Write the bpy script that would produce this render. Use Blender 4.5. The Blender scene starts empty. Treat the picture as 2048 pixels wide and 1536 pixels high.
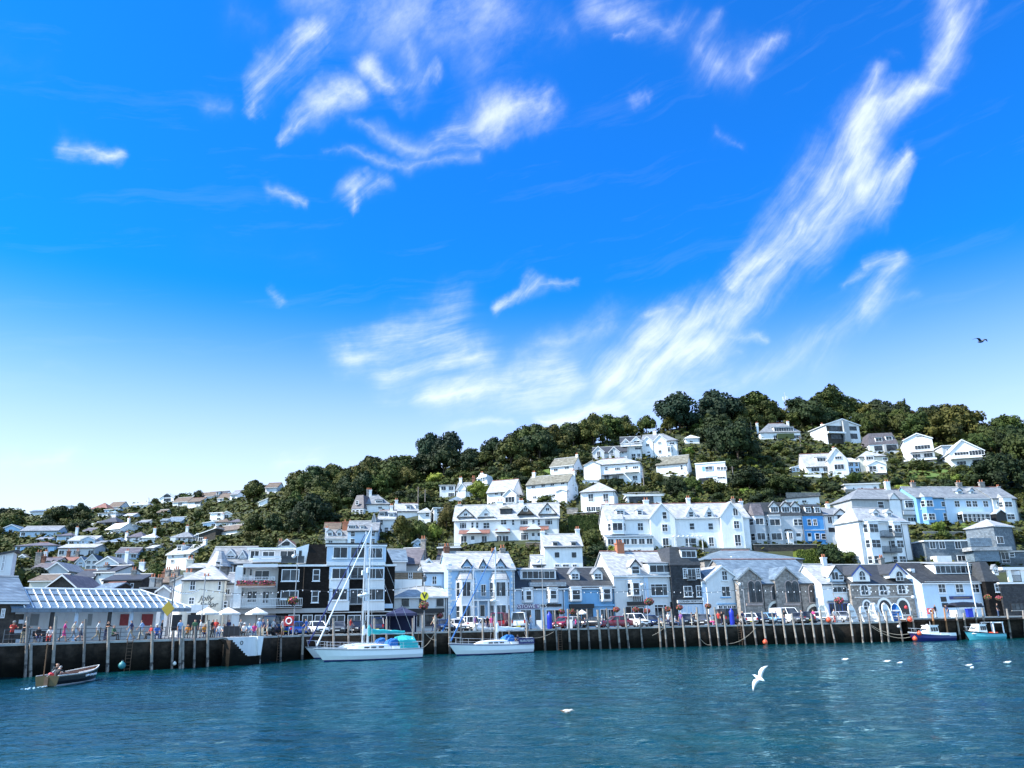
import bpy, math, random
from mathutils import Vector, Matrix
RD = random.Random(11)
SC = bpy.context.scene
COL = SC.collection
rad = D = math.radians
# ------------------------------------------------------------------ camera
FPX, PW, PH = 1560.0, 2048.0, 1536.0
PITCH, ROLL = rad(17.1), rad(1.2)
CAMZ = 3.2
RX = Matrix.Rotation(math.pi/2+PITCH, 3, 'X')
RM = RX @ Matrix.Rotation(-ROLL, 3, 'Z')
cam = bpy.data.cameras.new('camera'); camo = bpy.data.objects.new('camera', cam); COL.objects.link(camo)
camo.matrix_world = Matrix.Translation((0, 0, CAMZ)) @ RM.to_4x4()
cam.sensor_width = 36; cam.lens = 36*FPX/PW; cam.clip_start = .5; cam.clip_end = 6000
SC.camera = camo
CP = Vector((0, 0, CAMZ))
RMI = RM.transposed()
def ray(px, py):                       # direction scaled so that y == 1
    d = RM @ Vector((px-PW/2, PH/2-py, -FPX))
    return d/d.y
def P(px, py, Y): return CP + ray(px, py)*Y
def PZ(px, py, z):                     # where the sight line meets height z
    r = ray(px, py); return CP + r*((z-CAMZ)/r.z)
def proj(p):
    q = RMI @ (Vector(p)-CP); return (PW/2 - q.x/q.z*FPX, PH/2 + q.y/q.z*FPX)
# -------- measuring frame: coordinates may be noted in an enlarged crop
CO = [0., 0., 1.]
def crop(x, y, s=6.0235): CO[:] = [x, y, s]
def cv(x, y): return CO[0]+x/CO[2], CO[1]+y/CO[2]
def interp(x, pts):
    if x <= pts[0][0]: return pts[0][1]
    for (a, b), (c, d) in zip(pts, pts[1:]):
        if x <= c: return b+(d-b)*(x-a)/(c-a)
    return pts[-1][1]
# ------------------------------------------------------------------ terrain
def az(px): return ray(px, 1249-(px-1024)*.0209).x
SL = [(az(a), b) for a, b in ((-400, .21), (0, .21), (350, .215), (450, .24), (520, .29), (600, .31), (750, .325), (900, .36), (1000, .40), (1200, .42), (2048, .42), (2500, .42))]
Y0T = [(az(a), b) for a, b in ((-400, 112), (0, 114), (600, 118), (1000, 122), (1400, 126), (2048, 134), (2500, 140))]
SKY = [(-400, 1050), (0, 1040), (100, 1032), (200, 1020), (330, 1004), (480, 998), (550, 990), (600, 984), (700, 966), (800, 949), (900, 935), (1000, 918), (1100, 902), (1200, 885), (1300, 865), (1400, 850), (1500, 845), (1600, 842), (1700, 838), (1800, 850), (1900, 862), (2000, 890), (2048, 888), (2500, 900)]
def ysky(a_px):
    r = ray(a_px, interp(a_px, SKY)); s = interp(r.x, SL); y0 = interp(r.x, Y0T)
    return r.x, min(s*y0/max(s-r.z, .02), 560)
YSK = sorted(ysky(a) for a in range(-400, 2501, 50))
def tz(x, y):                          # terrain height
    a = x/max(y, 1); s = interp(a, SL); y0 = interp(a, Y0T); ys = interp(a, YSK)
    if y <= ys: z = CAMZ + s*(y-y0)
    else: z = CAMZ + s*(ys-y0) + .10*(y-ys) - .0006*(y-ys)**2
    return max(z, 2.2)
def GD(px, py):                        # distance of the slope seen at a picture point
    r = ray(px, py); s = interp(r.x, SL); y0 = interp(r.x, Y0T); ys = interp(r.x, YSK)
    d = s-r.z
    Y = s*y0/d if d > .01 else 999
    return min(Y, ys)
def G(px, py):
    p = P(px, py, GD(px, py)); p.z = tz(p.x, p.y); return p
# ------------------------------------------------------------------ materials
MATS = {}
PAINTS = ('white', 'cream', 'offwhite', 'palegrey', 'grey', 'blue', 'paleblue', 'midblue')
def nt_new(name):
    m = bpy.data.materials.new(name); m.use_nodes = True
    nt = m.node_tree; b = nt.nodes['Principled BSDF']
    return m, nt, b
def N(nt, t, **k):
    n = nt.nodes.new(t)
    for a, v in k.items():
        if a in n.inputs: n.inputs[a].default_value = v
        else: setattr(n, a, v)
    return n
def col4(c): return (c[0], c[1], c[2], 1)
def mat(name, c, rough=.6, c2=None, scale=1.5, kind='noise', bump=.0, metal=0., spec=.5, k2=.35, dist=.05, rand=0.):
    """procedural surface: a base colour broken up by noise, slate courses, rubble stone or boards"""
    if name in MATS: return MATS[name]
    m, nt, b = nt_new(name); L = nt.links
    b.inputs['Roughness'].default_value = rough; b.inputs['Metallic'].default_value = metal
    b.inputs['Specular IOR Level'].default_value = spec
    c2 = c2 or tuple(v*(1-k2) for v in c)
    tc = N(nt, 'ShaderNodeTexCoord'); vec = tc.outputs['Object']
    if kind == 'world':
        g = N(nt, 'ShaderNodeNewGeometry'); vec = g.outputs['Position']
    nz = N(nt, 'ShaderNodeTexNoise', Scale=scale, Detail=6., Roughness=.6); L.new(vec, nz.inputs['Vector'])
    rp = N(nt, 'ShaderNodeMapRange'); rp.inputs[1].default_value = .35; rp.inputs[2].default_value = .68
    L.new(nz.outputs['Fac'], rp.inputs[0])
    mx = N(nt, 'ShaderNodeMix', data_type='RGBA'); mx.inputs[6].default_value = col4(c); mx.inputs[7].default_value = col4(c2)
    L.new(rp.outputs[0], mx.inputs[0]); out = mx.outputs[2]; hgt = nz.outputs['Fac']
    if name in PAINTS:                       # rain streaks and grime down rendered walls
        mp = N(nt, 'ShaderNodeMapping'); mp.inputs['Scale'].default_value = (2.6, 2.6, .28); L.new(vec, mp.inputs['Vector'])
        n2 = N(nt, 'ShaderNodeTexNoise', Scale=1., Detail=5., Roughness=.7); L.new(mp.outputs[0], n2.inputs['Vector'])
        r2 = N(nt, 'ShaderNodeMapRange'); r2.inputs[1].default_value = .50; r2.inputs[2].default_value = .80; r2.inputs[4].default_value = .34; L.new(n2.outputs['Fac'], r2.inputs[0])
        m2 = N(nt, 'ShaderNodeMix', data_type='RGBA', blend_type='MULTIPLY'); m2.inputs[7].default_value = (.52, .50, .46, 1); L.new(r2.outputs[0], m2.inputs[0]); L.new(out, m2.inputs[6]); out = m2.outputs[2]
        r3 = N(nt, 'ShaderNodeHueSaturation'); oi = N(nt, 'ShaderNodeObjectInfo'); mv = N(nt, 'ShaderNodeMapRange'); mv.inputs[3].default_value = .88; mv.inputs[4].default_value = 1.03; L.new(oi.outputs['Random'], mv.inputs[0]); L.new(mv.outputs[0], r3.inputs['Value']); L.new(out, r3.inputs['Color']); out = r3.outputs['Color']
    if kind in ('slate', 'brick', 'stone', 'board'):
        sp = N(nt, 'ShaderNodeSeparateXYZ'); L.new(vec, sp.inputs[0])
        ad = N(nt, 'ShaderNodeMath', operation='ADD'); L.new(sp.outputs[0], ad.inputs[0]); L.new(sp.outputs[1], ad.inputs[1])
        cb = N(nt, 'ShaderNodeCombineXYZ'); L.new(ad.outputs[0], cb.inputs[0]); L.new(sp.outputs[2], cb.inputs[1])
        if kind == 'stone':
            nn = N(nt, 'ShaderNodeTexNoise', Scale=1.2, Detail=2.); L.new(cb.outputs[0], nn.inputs['Vector'])
            ma = N(nt, 'ShaderNodeVectorMath', operation='MULTIPLY_ADD'); L.new(nn.outputs['Color'], ma.inputs[0]); ma.inputs[1].default_value = (.25, .12, 0); L.new(cb.outputs[0], ma.inputs[2])
            cvv = ma.outputs[0]
        else: cvv = cb.outputs[0]
        bw, bh = {'slate': (.45, .28), 'brick': (.5, .17), 'stone': (.62, .26), 'board': (9., .2)}[kind]
        br = N(nt, 'ShaderNodeTexBrick', Scale=1.)
        br.inputs['Brick Width'].default_value = bw; br.inputs['Row Height'].default_value = bh
        br.inputs['Mortar Size'].default_value = .02 if kind != 'board' else .012
        br.inputs['Bias'].default_value = 0.
        br.inputs['Color1'].default_value = (1, 1, 1, 1); br.inputs['Color2'].default_value = (.5, .5, .5, 1)
        br.inputs['Mortar'].default_value = (.38, .38, .38, 1) if kind != 'stone' else (.8, .78, .74, 1)
        L.new(cvv, br.inputs['Vector'])
        mm = N(nt, 'ShaderNodeMix', data_type='RGBA', blend_type='MULTIPLY'); mm.inputs[0].default_value = .8
        L.new(out, mm.inputs[6]); L.new(br.outputs['Color'], mm.inputs[7]); out = mm.outputs[2]; hgt = br.outputs['Color']
    if rand:
        oi = N(nt, 'ShaderNodeObjectInfo'); hs = N(nt, 'ShaderNodeHueSaturation')
        mr = N(nt, 'ShaderNodeMapRange'); mr.inputs[3].default_value = 1-rand; mr.inputs[4].default_value = 1+rand
        L.new(oi.outputs['Random'], mr.inputs[0]); L.new(mr.outputs[0], hs.inputs['Value'])
        mh = N(nt, 'ShaderNodeMapRange'); mh.inputs[3].default_value = .5+rand*.07; mh.inputs[4].default_value = .5-rand*.07
        mo = N(nt, 'ShaderNodeMath', operation='FRACT'); mt = N(nt, 'ShaderNodeMath', operation='MULTIPLY'); mt.inputs[1].default_value = 7.31
        L.new(oi.outputs['Random'], mt.inputs[0]); L.new(mt.outputs[0], mo.inputs[0]); L.new(mo.outputs[0], mh.inputs[0]); L.new(mh.outputs[0], hs.inputs['Hue'])
        L.new(out, hs.inputs['Color']); out = hs.outputs['Color']
    L.new(out, b.inputs['Base Color'])
    if bump:
        bp = N(nt, 'ShaderNodeBump', Strength=bump, Distance=dist); L.new(hgt, bp.inputs['Height']); L.new(bp.outputs[0], b.inputs['Normal'])
    MATS[name] = m; return m
def M(k):
    if k in MATS: return MATS[k]
    return mat(k, *MDEF[k][0], **MDEF[k][1])
def d(*a, **k): return (a, k)
MDEF = dict(
    white=d((.86, .86, .85), .75, scale=.7, k2=.10, bump=.15),
    cream=d((.72, .69, .60), .75, scale=.8, k2=.14, bump=.15),
    offwhite=d((.70, .72, .72), .75, scale=.7, k2=.12, bump=.15),
    grey=d((.42, .43, .43), .8, scale=.8, k2=.2, bump=.15),
    palegrey=d((.56, .58, .60), .8, scale=.8, k2=.14, bump=.15),
    blue=d((.36, .56, .78), .7, scale=.7, k2=.10, bump=.1),
    paleblue=d((.52, .66, .80), .7, scale=.7, k2=.08, bump=.1),
    skyblue=d((.08, .32, .66), .7, scale=.7, k2=.10, bump=.1),
    midblue=d((.20, .44, .70), .7, scale=.7, k2=.10, bump=.1),
    slatehung=d((.036, .040, .048), .7, c2=(.06, .065, .07), scale=2., kind='slate', bump=.4, spec=.2),
    slatelight=d((.13, .165, .20), .7, c2=(.20, .235, .26), scale=2., kind='slate', bump=.4, spec=.2),
    darkclad=d((.012, .0105, .010), .8, c2=(.02, .018, .017), scale=2., kind='slate', bump=.4, spec=.1),
    stone=d((.40, .36, .32), .9, c2=(.20, .18, .165), scale=2.5, kind='stone', bump=.6),
    darkstone=d((.075, .062, .05), .9, c2=(.03, .028, .026), scale=2.5, kind='stone', bump=.6),
    brick=d((.30, .13, .075), .9, c2=(.22, .10, .07), scale=3., kind='brick', bump=.3),
    tanbrick=d((.34, .25, .17), .9, c2=(.24, .18, .13), scale=3., kind='brick', bump=.3),
    slate=d((.30, .32, .335), .55, c2=(.20, .215, .23), scale=.9, kind='slate', bump=.5),
    slatepale=d((.50, .51, .52), .6, c2=(.36, .37, .38), scale=.9, kind='slate', bump=.5),
    slateblue=d((.20, .27, .33), .5, c2=(.13, .18, .23), scale=.9, kind='slate', bump=.5),
    slatedark=d((.05, .055, .063), .6, c2=(.045, .05, .055), scale=.9, kind='slate', bump=.5),
    slatepurple=d((.17, .15, .165), .6, c2=(.10, .09, .10), scale=.9, kind='slate', bump=.5),
    slatemoss=d((.28, .27, .22), .8, c2=(.13, .12, .08), scale=1.2, kind='slate', bump=.5),
    tan=d((.20, .15, .11), .85, c2=(.12, .09, .07), scale=1.2, kind='slate', bump=.5),
    redtile=d((.30, .135, .11), .85, c2=(.22, .10, .08), scale=1.2, kind='slate', bump=.5),
    leadroof=d((.36, .37, .37), .6, scale=1.2, k2=.25),
    frame=d((.80, .81, .82), .5, scale=2., k2=.06),
    frameblue=d((.03, .07, .28), .5, scale=2., k2=.1),
    framedark=d((.02, .02, .022), .5, scale=2., k2=.1),
    trim=d((.78, .78, .77), .6, scale=2., k2=.08),
    black=d((.012, .012, .014), .5, scale=2., k2=.2),
    wood=d((.16, .09, .05), .7, c2=(.09, .05, .03), scale=3.),
    deckwood=d((.15, .12, .10), .8, c2=(.09, .07, .06), scale=3., kind='board'),
    ivy=d((.05, .08, .02), .8, c2=(.03, .04, .015), scale=3., bump=.8),
    hull=d((.78, .80, .80), .22, scale=.5, k2=.04),
    navy=d((.02, .025, .14), .3, scale=1., k2=.15),
    turq=d((.10, .46, .52), .35, scale=1., k2=.12),
    teal=d((.03, .46, .46), .7, scale=3., k2=.25, bump=.4),
    royal=d((.008, .13, .40), .7, scale=3., k2=.25, bump=.4),
    alloy=d((.62, .64, .66), .35, scale=2., k2=.08, metal=.6),
    orange=d((.75, .10, .04), .45, scale=3., k2=.15),
    red=d((.55, .03, .035), .45, scale=3., k2=.15),
    rubber=d((.015, .015, .016), .7, scale=4., k2=.2),
    rope=d((.32, .28, .22), .9, scale=6., k2=.3),
    yellow=d((.70, .60, .03), .5, scale=4., k2=.1),
    plasticblue=d((.012, .03, .38), .45, scale=3., k2=.12),
    buoyteal=d((.04, .22, .24), .5, scale=3., k2=.2),
    canvas=d((.72, .70, .64), .8, scale=3., k2=.1),
    concrete=d((.42, .42, .40), .85, c2=(.30, .30, .285), scale=1.1, bump=.2),
    post=d((.26, .225, .20), .85, c2=(.12, .10, .085), scale=2.5, bump=.4),
    terracotta=d((.45, .16, .08), .8, scale=4., k2=.2),
    grass=d((.09, .15, .02), .9, c2=(.06, .10, .015), scale=2., bump=.5),
    steel=d((.10, .11, .12), .5, scale=4., k2=.2, metal=.4),
    lampgrey=d((.30, .31, .32), .5, scale=4., k2=.15),
)
def glass_mat():
    m, nt, b = nt_new('window_glass'); L = nt.links
    oi = N(nt, 'ShaderNodeObjectInfo'); tc = N(nt, 'ShaderNodeTexCoord')
    nz = N(nt, 'ShaderNodeTexNoise', Scale=.9, Detail=1.)
    va = N(nt, 'ShaderNodeVectorMath', operation='ADD'); L.new(tc.outputs['Object'], va.inputs[0]); L.new(oi.outputs['Location'], va.inputs[1])
    L.new(va.outputs[0], nz.inputs['Vector'])
    cr = N(nt, 'ShaderNodeValToRGB'); cr.color_ramp.elements[0].position = .42; cr.color_ramp.elements[0].color = (.012, .016, .022, 1)
    cr.color_ramp.elements[1].position = .66; cr.color_ramp.elements[1].color = (.055, .065, .075, 1)
    L.new(nz.outputs['Fac'], cr.inputs[0]); L.new(cr.outputs[0], b.inputs['Base Color'])
    b.inputs['Roughness'].default_value = .08; b.inputs['Specular IOR Level'].default_value = .4
    MATS['glass'] = m
glass_mat()
# ------------------------------------------------------------------ mesh helpers
class MB:
    def __init__(s): s.v = []; s.f = []; s.m = []; s.mi = 0
    def add(s, vs, fs):
        o = len(s.v); s.v += [tuple(v) for v in vs]
        for f in fs: s.f.append(tuple(o+i for i in f)); s.m.append(s.mi)
        return s
    def box(s, x0, x1, y0, y1, z0, z1):
        return s.add([(x0, y0, z0), (x1, y0, z0), (x1, y1, z0), (x0, y1, z0), (x0, y0, z1), (x1, y0, z1), (x1, y1, z1), (x0, y1, z1)],
                     [(0, 3, 2, 1), (4, 5, 6, 7), (0, 1, 5, 4), (1, 2, 6, 5), (2, 3, 7, 6), (3, 0, 4, 7)])
    def prism(s, poly, a, b, ax='y'):
        """extrude a closed outline (2-D) along an axis; 'y': outline is (x,z); 'x': (y,z); 'z': (x,y)"""
        n = len(poly)
        mk = {'y': lambda p, t: (p[0], t, p[1]), 'x': lambda p, t: (t, p[0], p[1]), 'z': lambda p, t: (p[0], p[1], t)}[ax]
        return s.add([mk(p, a) for p in poly]+[mk(p, b) for p in poly],
                     [tuple(range(n)), tuple(range(2*n-1, n-1, -1))]+[(i, n+i, n+(i+1) % n, (i+1) % n) for i in range(n)])
    def tube(s, pts, r, n=6, r2=None, cap=True):
        pts = [Vector(p) for p in pts]; k = len(pts); rings = []
        for i, p in enumerate(pts):
            t = (pts[min(i+1, k-1)]-pts[max(i-1, 0)]).normalized()
            u = t.cross(Vector((0, 0, 1)) if abs(t.z) < .9 else Vector((1, 0, 0))).normalized(); w = t.cross(u)
            rr = r if r2 is None else r+(r2-r)*i/(k-1)
            rings.append([p+(u*math.cos(2*math.pi*j/n)+w*math.sin(2*math.pi*j/n))*rr for j in range(n)])
        vs = [v for q in rings for v in q]
        fs = [(i*n+j, i*n+(j+1) % n, (i+1)*n+(j+1) % n, (i+1)*n+j) for i in range(k-1) for j in range(n)]
        if cap: fs += [tuple(range(n-1, -1, -1)), tuple((k-1)*n+j for j in range(n))]
        return s.add(vs, fs)
    def lathe(s, prof, n=12, c=(0, 0, 0)):
        vs = [(c[0]+r*math.cos(2*math.pi*j/n), c[1]+r*math.sin(2*math.pi*j/n), c[2]+z) for r, z in prof for j in range(n)]
        k = len(prof)
        fs = [(i*n+j, i*n+(j+1) % n, (i+1)*n+(j+1) % n, (i+1)*n+j) for i in range(k-1) for j in range(n)]
        return s.add(vs, fs)
    def loft(s, rings, closed=True, cap=True):
        n = len(rings[0]); k = len(rings); vs = [v for q in rings for v in q]
        m = n if closed else n-1
        fs = [(i*n+j, i*n+(j+1) % n, (i+1)*n+(j+1) % n, (i+1)*n+j) for i in range(k-1) for j in range(m)]
        if cap and closed: fs += [tuple(range(n-1, -1, -1)), tuple((k-1)*n+j for j in range(n))]
        return s.add(vs, fs)
    def mesh(s, name, mats, smooth=False):
        me = bpy.data.meshes.new(name); me.from_pydata(s.v, [], s.f)
        for m in (mats if isinstance(mats, (list, tuple)) else [mats]): me.materials.append(M(m) if isinstance(m, str) else m)
        me.polygons.foreach_set('material_index', s.m)
        if smooth: me.polygons.foreach_set('use_smooth', [True]*len(s.f))
        return me
    def build(s, name, mats, parent=None, smooth=False, loc=None):
        return ob(name, s.mesh(name, mats, smooth), parent, loc)
def ob(name, me, parent=None, loc=None, rz=0.):
    o = bpy.data.objects.new(name, me); COL.objects.link(o)
    if parent is not None: o.parent = parent
    if loc is not None: o.location = loc
    if rz: o.rotation_euler = (0, 0, rz)
    return o
def empty(name, loc, rz=0.):
    o = ob(name, None, None, loc, rz); o.empty_display_size = .5; return o
def tag(o, label=None, cat=None, group=None, kind=None):
    if label: o['label'] = label
    if cat: o['category'] = cat
    if group: o['group'] = group
    if kind: o['kind'] = kind
    return o
def kids(o): return [c for c in o.children]
def dup(o, parent=None, loc=None, rz=None, label=None):
    c = o.copy(); COL.objects.link(c); c.parent = parent
    if loc is not None: c.location = loc
    if rz is not None: c.rotation_euler = (0, 0, rz)
    if label: c['label'] = label
    for k in kids(o): dup(k, c)
    return c
def wob(t, s): return math.sin(t*12.9898+s*78.233)*.5+math.sin(t*4.1+s*3.7)*.5
# ------------------------------------------------------------------ light, sky
SUN_EL, SUN_AZ = rad(47), rad(13)      # sun high on the left, slightly towards the viewer's side of the quay
sdir = Vector((-math.cos(SUN_EL)*math.cos(SUN_AZ), -math.cos(SUN_EL)*math.sin(SUN_AZ), math.sin(SUN_EL)))
sl = bpy.data.lights.new('sun', 'SUN'); sl.energy = 4.9; sl.angle = rad(.53); sl.color = (1, .955, .88)
so = bpy.data.objects.new('sun', sl); COL.objects.link(so)
so.rotation_euler = (-sdir).to_track_quat('-Z', 'Y').to_euler(); so.location = (-150, -30, 200)
W = bpy.data.worlds.new('World'); SC.world = W; W.use_nodes = True
def sky():
    nt = W.node_tree; L = nt.links; bg = nt.nodes['Background']
    st = N(nt, 'ShaderNodeTexSky'); st.sky_type = 'NISHITA'; st.sun_disc = False
    st.sun_elevation = SUN_EL; st.sun_rotation = math.atan2(sdir.x, sdir.y); st.altitude = 0; st.air_density = 1.; st.dust_density = .6; st.ozone_density = 2.2
    hs = N(nt, 'ShaderNodeHueSaturation', Saturation=1.75, Value=1.25, Hue=.503); L.new(st.outputs[0], hs.inputs['Color'])
    tc = N(nt, 'ShaderNodeTexCoord'); V = tc.outputs['Generated']
    # cirrus lie on a flat sheet high above: a sight direction becomes its place in the sky (azimuth, elevation)
    sp = N(nt, 'ShaderNodeSeparateXYZ'); L.new(V, sp.inputs[0])
    def m(op, a, b=None, c=None):
        n = N(nt, 'ShaderNodeMath', operation=op)
        for i, q in enumerate((a, b, c)):
            if q is None: continue
            if isinstance(q, (int, float)): n.inputs[i].default_value = q
            else: L.new(q, n.inputs[i])
        return n.outputs[0]
    a_ = m('ARCTAN2', sp.outputs[0], sp.outputs[1]); hyp = m('SQRT', m('ADD', m('MULTIPLY', sp.outputs[0], sp.outputs[0]), m('MULTIPLY', sp.outputs[1], sp.outputs[1])))
    e_ = m('ARCTAN2', sp.outputs[2], hyp)
    cb = N(nt, 'ShaderNodeCombineXYZ'); L.new(a_, cb.inputs[0]); L.new(e_, cb.inputs[1]); Q = cb.outputs[0]
    def ae(px, py):
        r = ray(px, py); return (math.atan2(r.x, 1), math.atan2(r.z, math.hypot(r.x, 1)))
    # broad and fine warps give the wisps their torn edges
    def warp(vec, sc, amt, det):
        n = N(nt, 'ShaderNodeTexNoise', Scale=sc, Detail=det, Roughness=.62); L.new(vec, n.inputs['Vector'])
        s1 = N(nt, 'ShaderNodeVectorMath', operation='SUBTRACT'); L.new(n.outputs['Color'], s1.inputs[0]); s1.inputs[1].default_value = (.5, .5, .5)
        s2 = N(nt, 'ShaderNodeVectorMath', operation='MULTIPLY_ADD'); L.new(s1.outputs[0], s2.inputs[0]); s2.inputs[1].default_value = (amt, amt, 0); L.new(vec, s2.inputs[2])
        return s2.outputs[0]
    QW = warp(warp(warp(Q, 5., .075, 2.), 17., .026, 3.), 60., .014, 4.)
    def streak(ang, sx, sy, seed):
        mp = N(nt, 'ShaderNodeMapping', vector_type='TEXTURE'); mp.inputs['Rotation'].default_value = (0, 0, ang); mp.inputs['Scale'].default_value = (1/sx, 1/sy, 1); mp.inputs['Location'].default_value = (seed, seed*.7, 0)
        L.new(warp(Q, 7., .04, 2.), mp.inputs['Vector'])
        n = N(nt, 'ShaderNodeTexNoise', Scale=1., Detail=9., Roughness=.66); L.new(mp.outputs[0], n.inputs['Vector'])
        return n.outputs['Fac']
    S = [streak(rad(43), 3., 26, .3), streak(rad(10), 3., 26, 4.1), streak(rad(30), 8, 16, 8.7)]
    tot = None
    # (x0,y0, x1,y1, half-width start, half-width end, strength, grain)
    strokes = [
        # long plume on the right
        (1905, -20, 1885, 90, 34, 30, .8, 0), (1965, -10, 1900, 60, 14, 22, .5, 0), (1885, 90, 1862, 165, 26, 24, .75, 0), (1862, 165, 1740, 235, 22, 40, .8, 0), (1735, 150, 1718, 250, 18, 36, .7, 0),
        (1725, 240, 1690, 350, 40, 62, 1., 0), (1815, 315, 1720, 390, 12, 46, 1., 0), (1690, 340, 1600, 450, 62, 66, 1., 0), (1790, 410, 1620, 450, 8, 50, .7, 1), (1610, 440, 1460, 570, 62, 26, .95, 0),
        (1560, 520, 1430, 640, 40, 52, .75, 0), (1650, 310, 1648, 322, 8, 8, .5, 0), (1450, 600, 1290, 690, 40, 66, .85, 0), (1400, 690, 1240, 750, 70, 80, .95, 0), (1540, 665, 1380, 672, 8, 30, .6, 1), (1480, 700, 1330, 730, 20, 40, .5, 1),
        (1290, 632, 1350, 622, 14, 16, .7, 2), (1040, 715, 1220, 640, 26, 40, .55, 2), (1360, 640, 1160, 668, 10, 20, .4, 0),
        # second plume
        (1745, 535, 1785, 515, 10, 12, .7, 1), (1700, 570, 1780, 540, 6, 16, .6, 0), (1785, 530, 1745, 620, 16, 34, .7, 0), (1750, 610, 1620, 700, 34, 46, .6, 0), (1820, 590, 1690, 660, 8, 30, .45, 0), (1640, 680, 1480, 760, 46, 40, .5, 0), (1690, 700, 1650, 740, 60, 50, .3, 2),
        # top middle
        (620, -20, 780, 30, 60, 90, .55, 2), (780, 10, 1010, 30, 80, 90, .6, 2), (660, 60, 545, 140, 26, 30, .8, 0), (550, 130, 500, 205, 30, 10, .85, 0), (800, 60, 830, 150, 50, 34, .55, 2), (740, 130, 790, 170, 30, 20, .8, 2), (790, 165, 870, 120, 22, 14, .7, 0), (930, 60, 960, 120, 70, 60, .45, 2),
        (720, 185, 640, 205, 24, 30, .85, 2), (640, 200, 565, 265, 28, 6, .85, 0), (410, 180, 460, 190, 20, 16, .45, 2), (470, 20, 540, 40, 40, 40, .3, 2),
        (1090, 215, 960, 215, 32, 38, .85, 2), (960, 215, 870, 250, 36, 20, .6, 1), (1180, 30, 1350, 45, 40, 34, .55, 1), (1220, 80, 1380, 20, 6, 26, .5, 0), (1030, 60, 1130, 80, 70, 40, .4, 2),
        (700, 240, 850, 280, 8, 24, .55, 2), (650, 300, 820, 318, 5, 12, .5, 2), (820, 318, 940, 285, 12, 18, .55, 2), (860, 270, 950, 255, 16, 12, .6, 1), (790, 260, 840, 285, 16, 16, .6, 1),
        (705, 380, 718, 412, 16, 5, .7, 0), (710, 375, 775, 350, 16, 13, .62, 0), (545, 380, 620, 402, 12, 6, .52, 1), (535, 575, 568, 608, 7, 4, .55, 0),
        (130, 280, 235, 292, 13, 7, .78, 1), (128, 268, 145, 288, 8, 12, .55, 1), (0, 130, 60, 150, 50, 40, .28, 2), (420, 500, 640, 505, 40, 50, .22, 1),
        (1405, 80, 1440, 30, 30, 14, .5, 2), (1410, 95, 1490, 140, 34, 34, .6, 0), (1490, 130, 1555, 75, 24, 12, .65, 0), (1490, 120, 1510, 160, 30, 6, .6, 2), (1440, 258, 1490, 290, 8, 4, .42, 0), (1270, 200, 1305, 190, 10, 6, .42, 1), (1578, 30, 1580, 70, 5, 5, .35, 0), (1760, 110, 1780, 102, 6, 5, .35, 1),
        (1000, 618, 1065, 572, 7, 18, .8, 0), (1060, 575, 1140, 560, 16, 6, .6, 1),
        # low bank
        (680, 720, 900, 660, 40, 60, .75, 1), (760, 760, 960, 700, 40, 50, .75, 1), (860, 790, 1120, 760, 34, 60, .85, 1), (1090, 840, 1230, 815, 16, 34, .95, 1), (1180, 800, 1440, 770, 40, 50, .7, 1), (900, 860, 1020, 850, 12, 12, .6, 1),
        (0, 915, 120, 918, 14, 12, .6, 1), (560, 920, 640, 915, 14, 14, .6, 1), (100, 745, 150, 748, 12, 8, .35, 1),
    ]
    sc = 1/1650.*2.05
    def zone(lo, hi):
        tot = None
        for x0, y0, x1, y1, r0, r1, k, g in strokes:
            A = Vector((*ae(x0, y0), 0)); B = Vector((*ae(x1, y1), 0)); pad = max(r0, r1)*sc+.07
            if max(A.x, B.x)+pad < lo or min(A.x, B.x)-pad > hi: continue
            BA = B-A; l2 = max(BA.length_squared, 1e-6)
            pa = N(nt, 'ShaderNodeVectorMath', operation='SUBTRACT'); L.new(QW, pa.inputs[0]); pa.inputs[1].default_value = A
            dt = N(nt, 'ShaderNodeVectorMath', operation='DOT_PRODUCT'); L.new(pa.outputs[0], dt.inputs[0]); dt.inputs[1].default_value = BA/l2
            cl = N(nt, 'ShaderNodeClamp'); L.new(dt.outputs['Value'], cl.inputs[0])
            sb = N(nt, 'ShaderNodeVectorMath', operation='SCALE'); sb.inputs[0].default_value = BA; L.new(cl.outputs[0], sb.inputs['Scale'])
            dd = N(nt, 'ShaderNodeVectorMath', operation='DISTANCE'); L.new(pa.outputs[0], dd.inputs[0]); L.new(sb.outputs[0], dd.inputs[1])
            rr = m('MULTIPLY_ADD', cl.outputs[0], (r1-r0)*sc, (r0*.92+7)*sc)
            q = m('MAXIMUM', m('SUBTRACT', k, m('DIVIDE', m('MULTIPLY', dd.outputs['Value'], k), rr)), 0.)
            q = m('MULTIPLY', m('MULTIPLY', q, m('SQRT', q)), GR[g])
            tot = q if tot is None else m('SMOOTH_MAX', tot, q, .12)
        al = N(nt, 'ShaderNodeMapRange', interpolation_type='SMOOTHSTEP'); al.inputs[1].default_value = .01; al.inputs[2].default_value = 1.05; al.inputs[4].default_value = .8
        L.new(tot, al.inputs[0])
        fac = m('MINIMUM', m('ADD', al.outputs[0], veil), .88)
        mx = N(nt, 'ShaderNodeMix', data_type='RGBA'); mx.inputs[7].default_value = (6.4, 7.1, 7.9, 1)
        L.new(fac, mx.inputs[0]); L.new(mh.outputs[2], mx.inputs[6])
        z = N(nt, 'ShaderNodeBackground', Strength=.08); L.new(mx.outputs[2], z.inputs['Color']); return z.outputs[0]
    GR = [m('MULTIPLY_ADD', q, 2.7, -.5) for q in S]; GR = [m('MULTIPLY', q, m('MULTIPLY_ADD', S[2], 1.9, .05)) for q in GR[:2]]+[GR[2]]
    veil = m('MULTIPLY', m('MAXIMUM', m('SUBTRACT', S[1], .55), 0.), .22)   # thin veil everywhere
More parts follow.
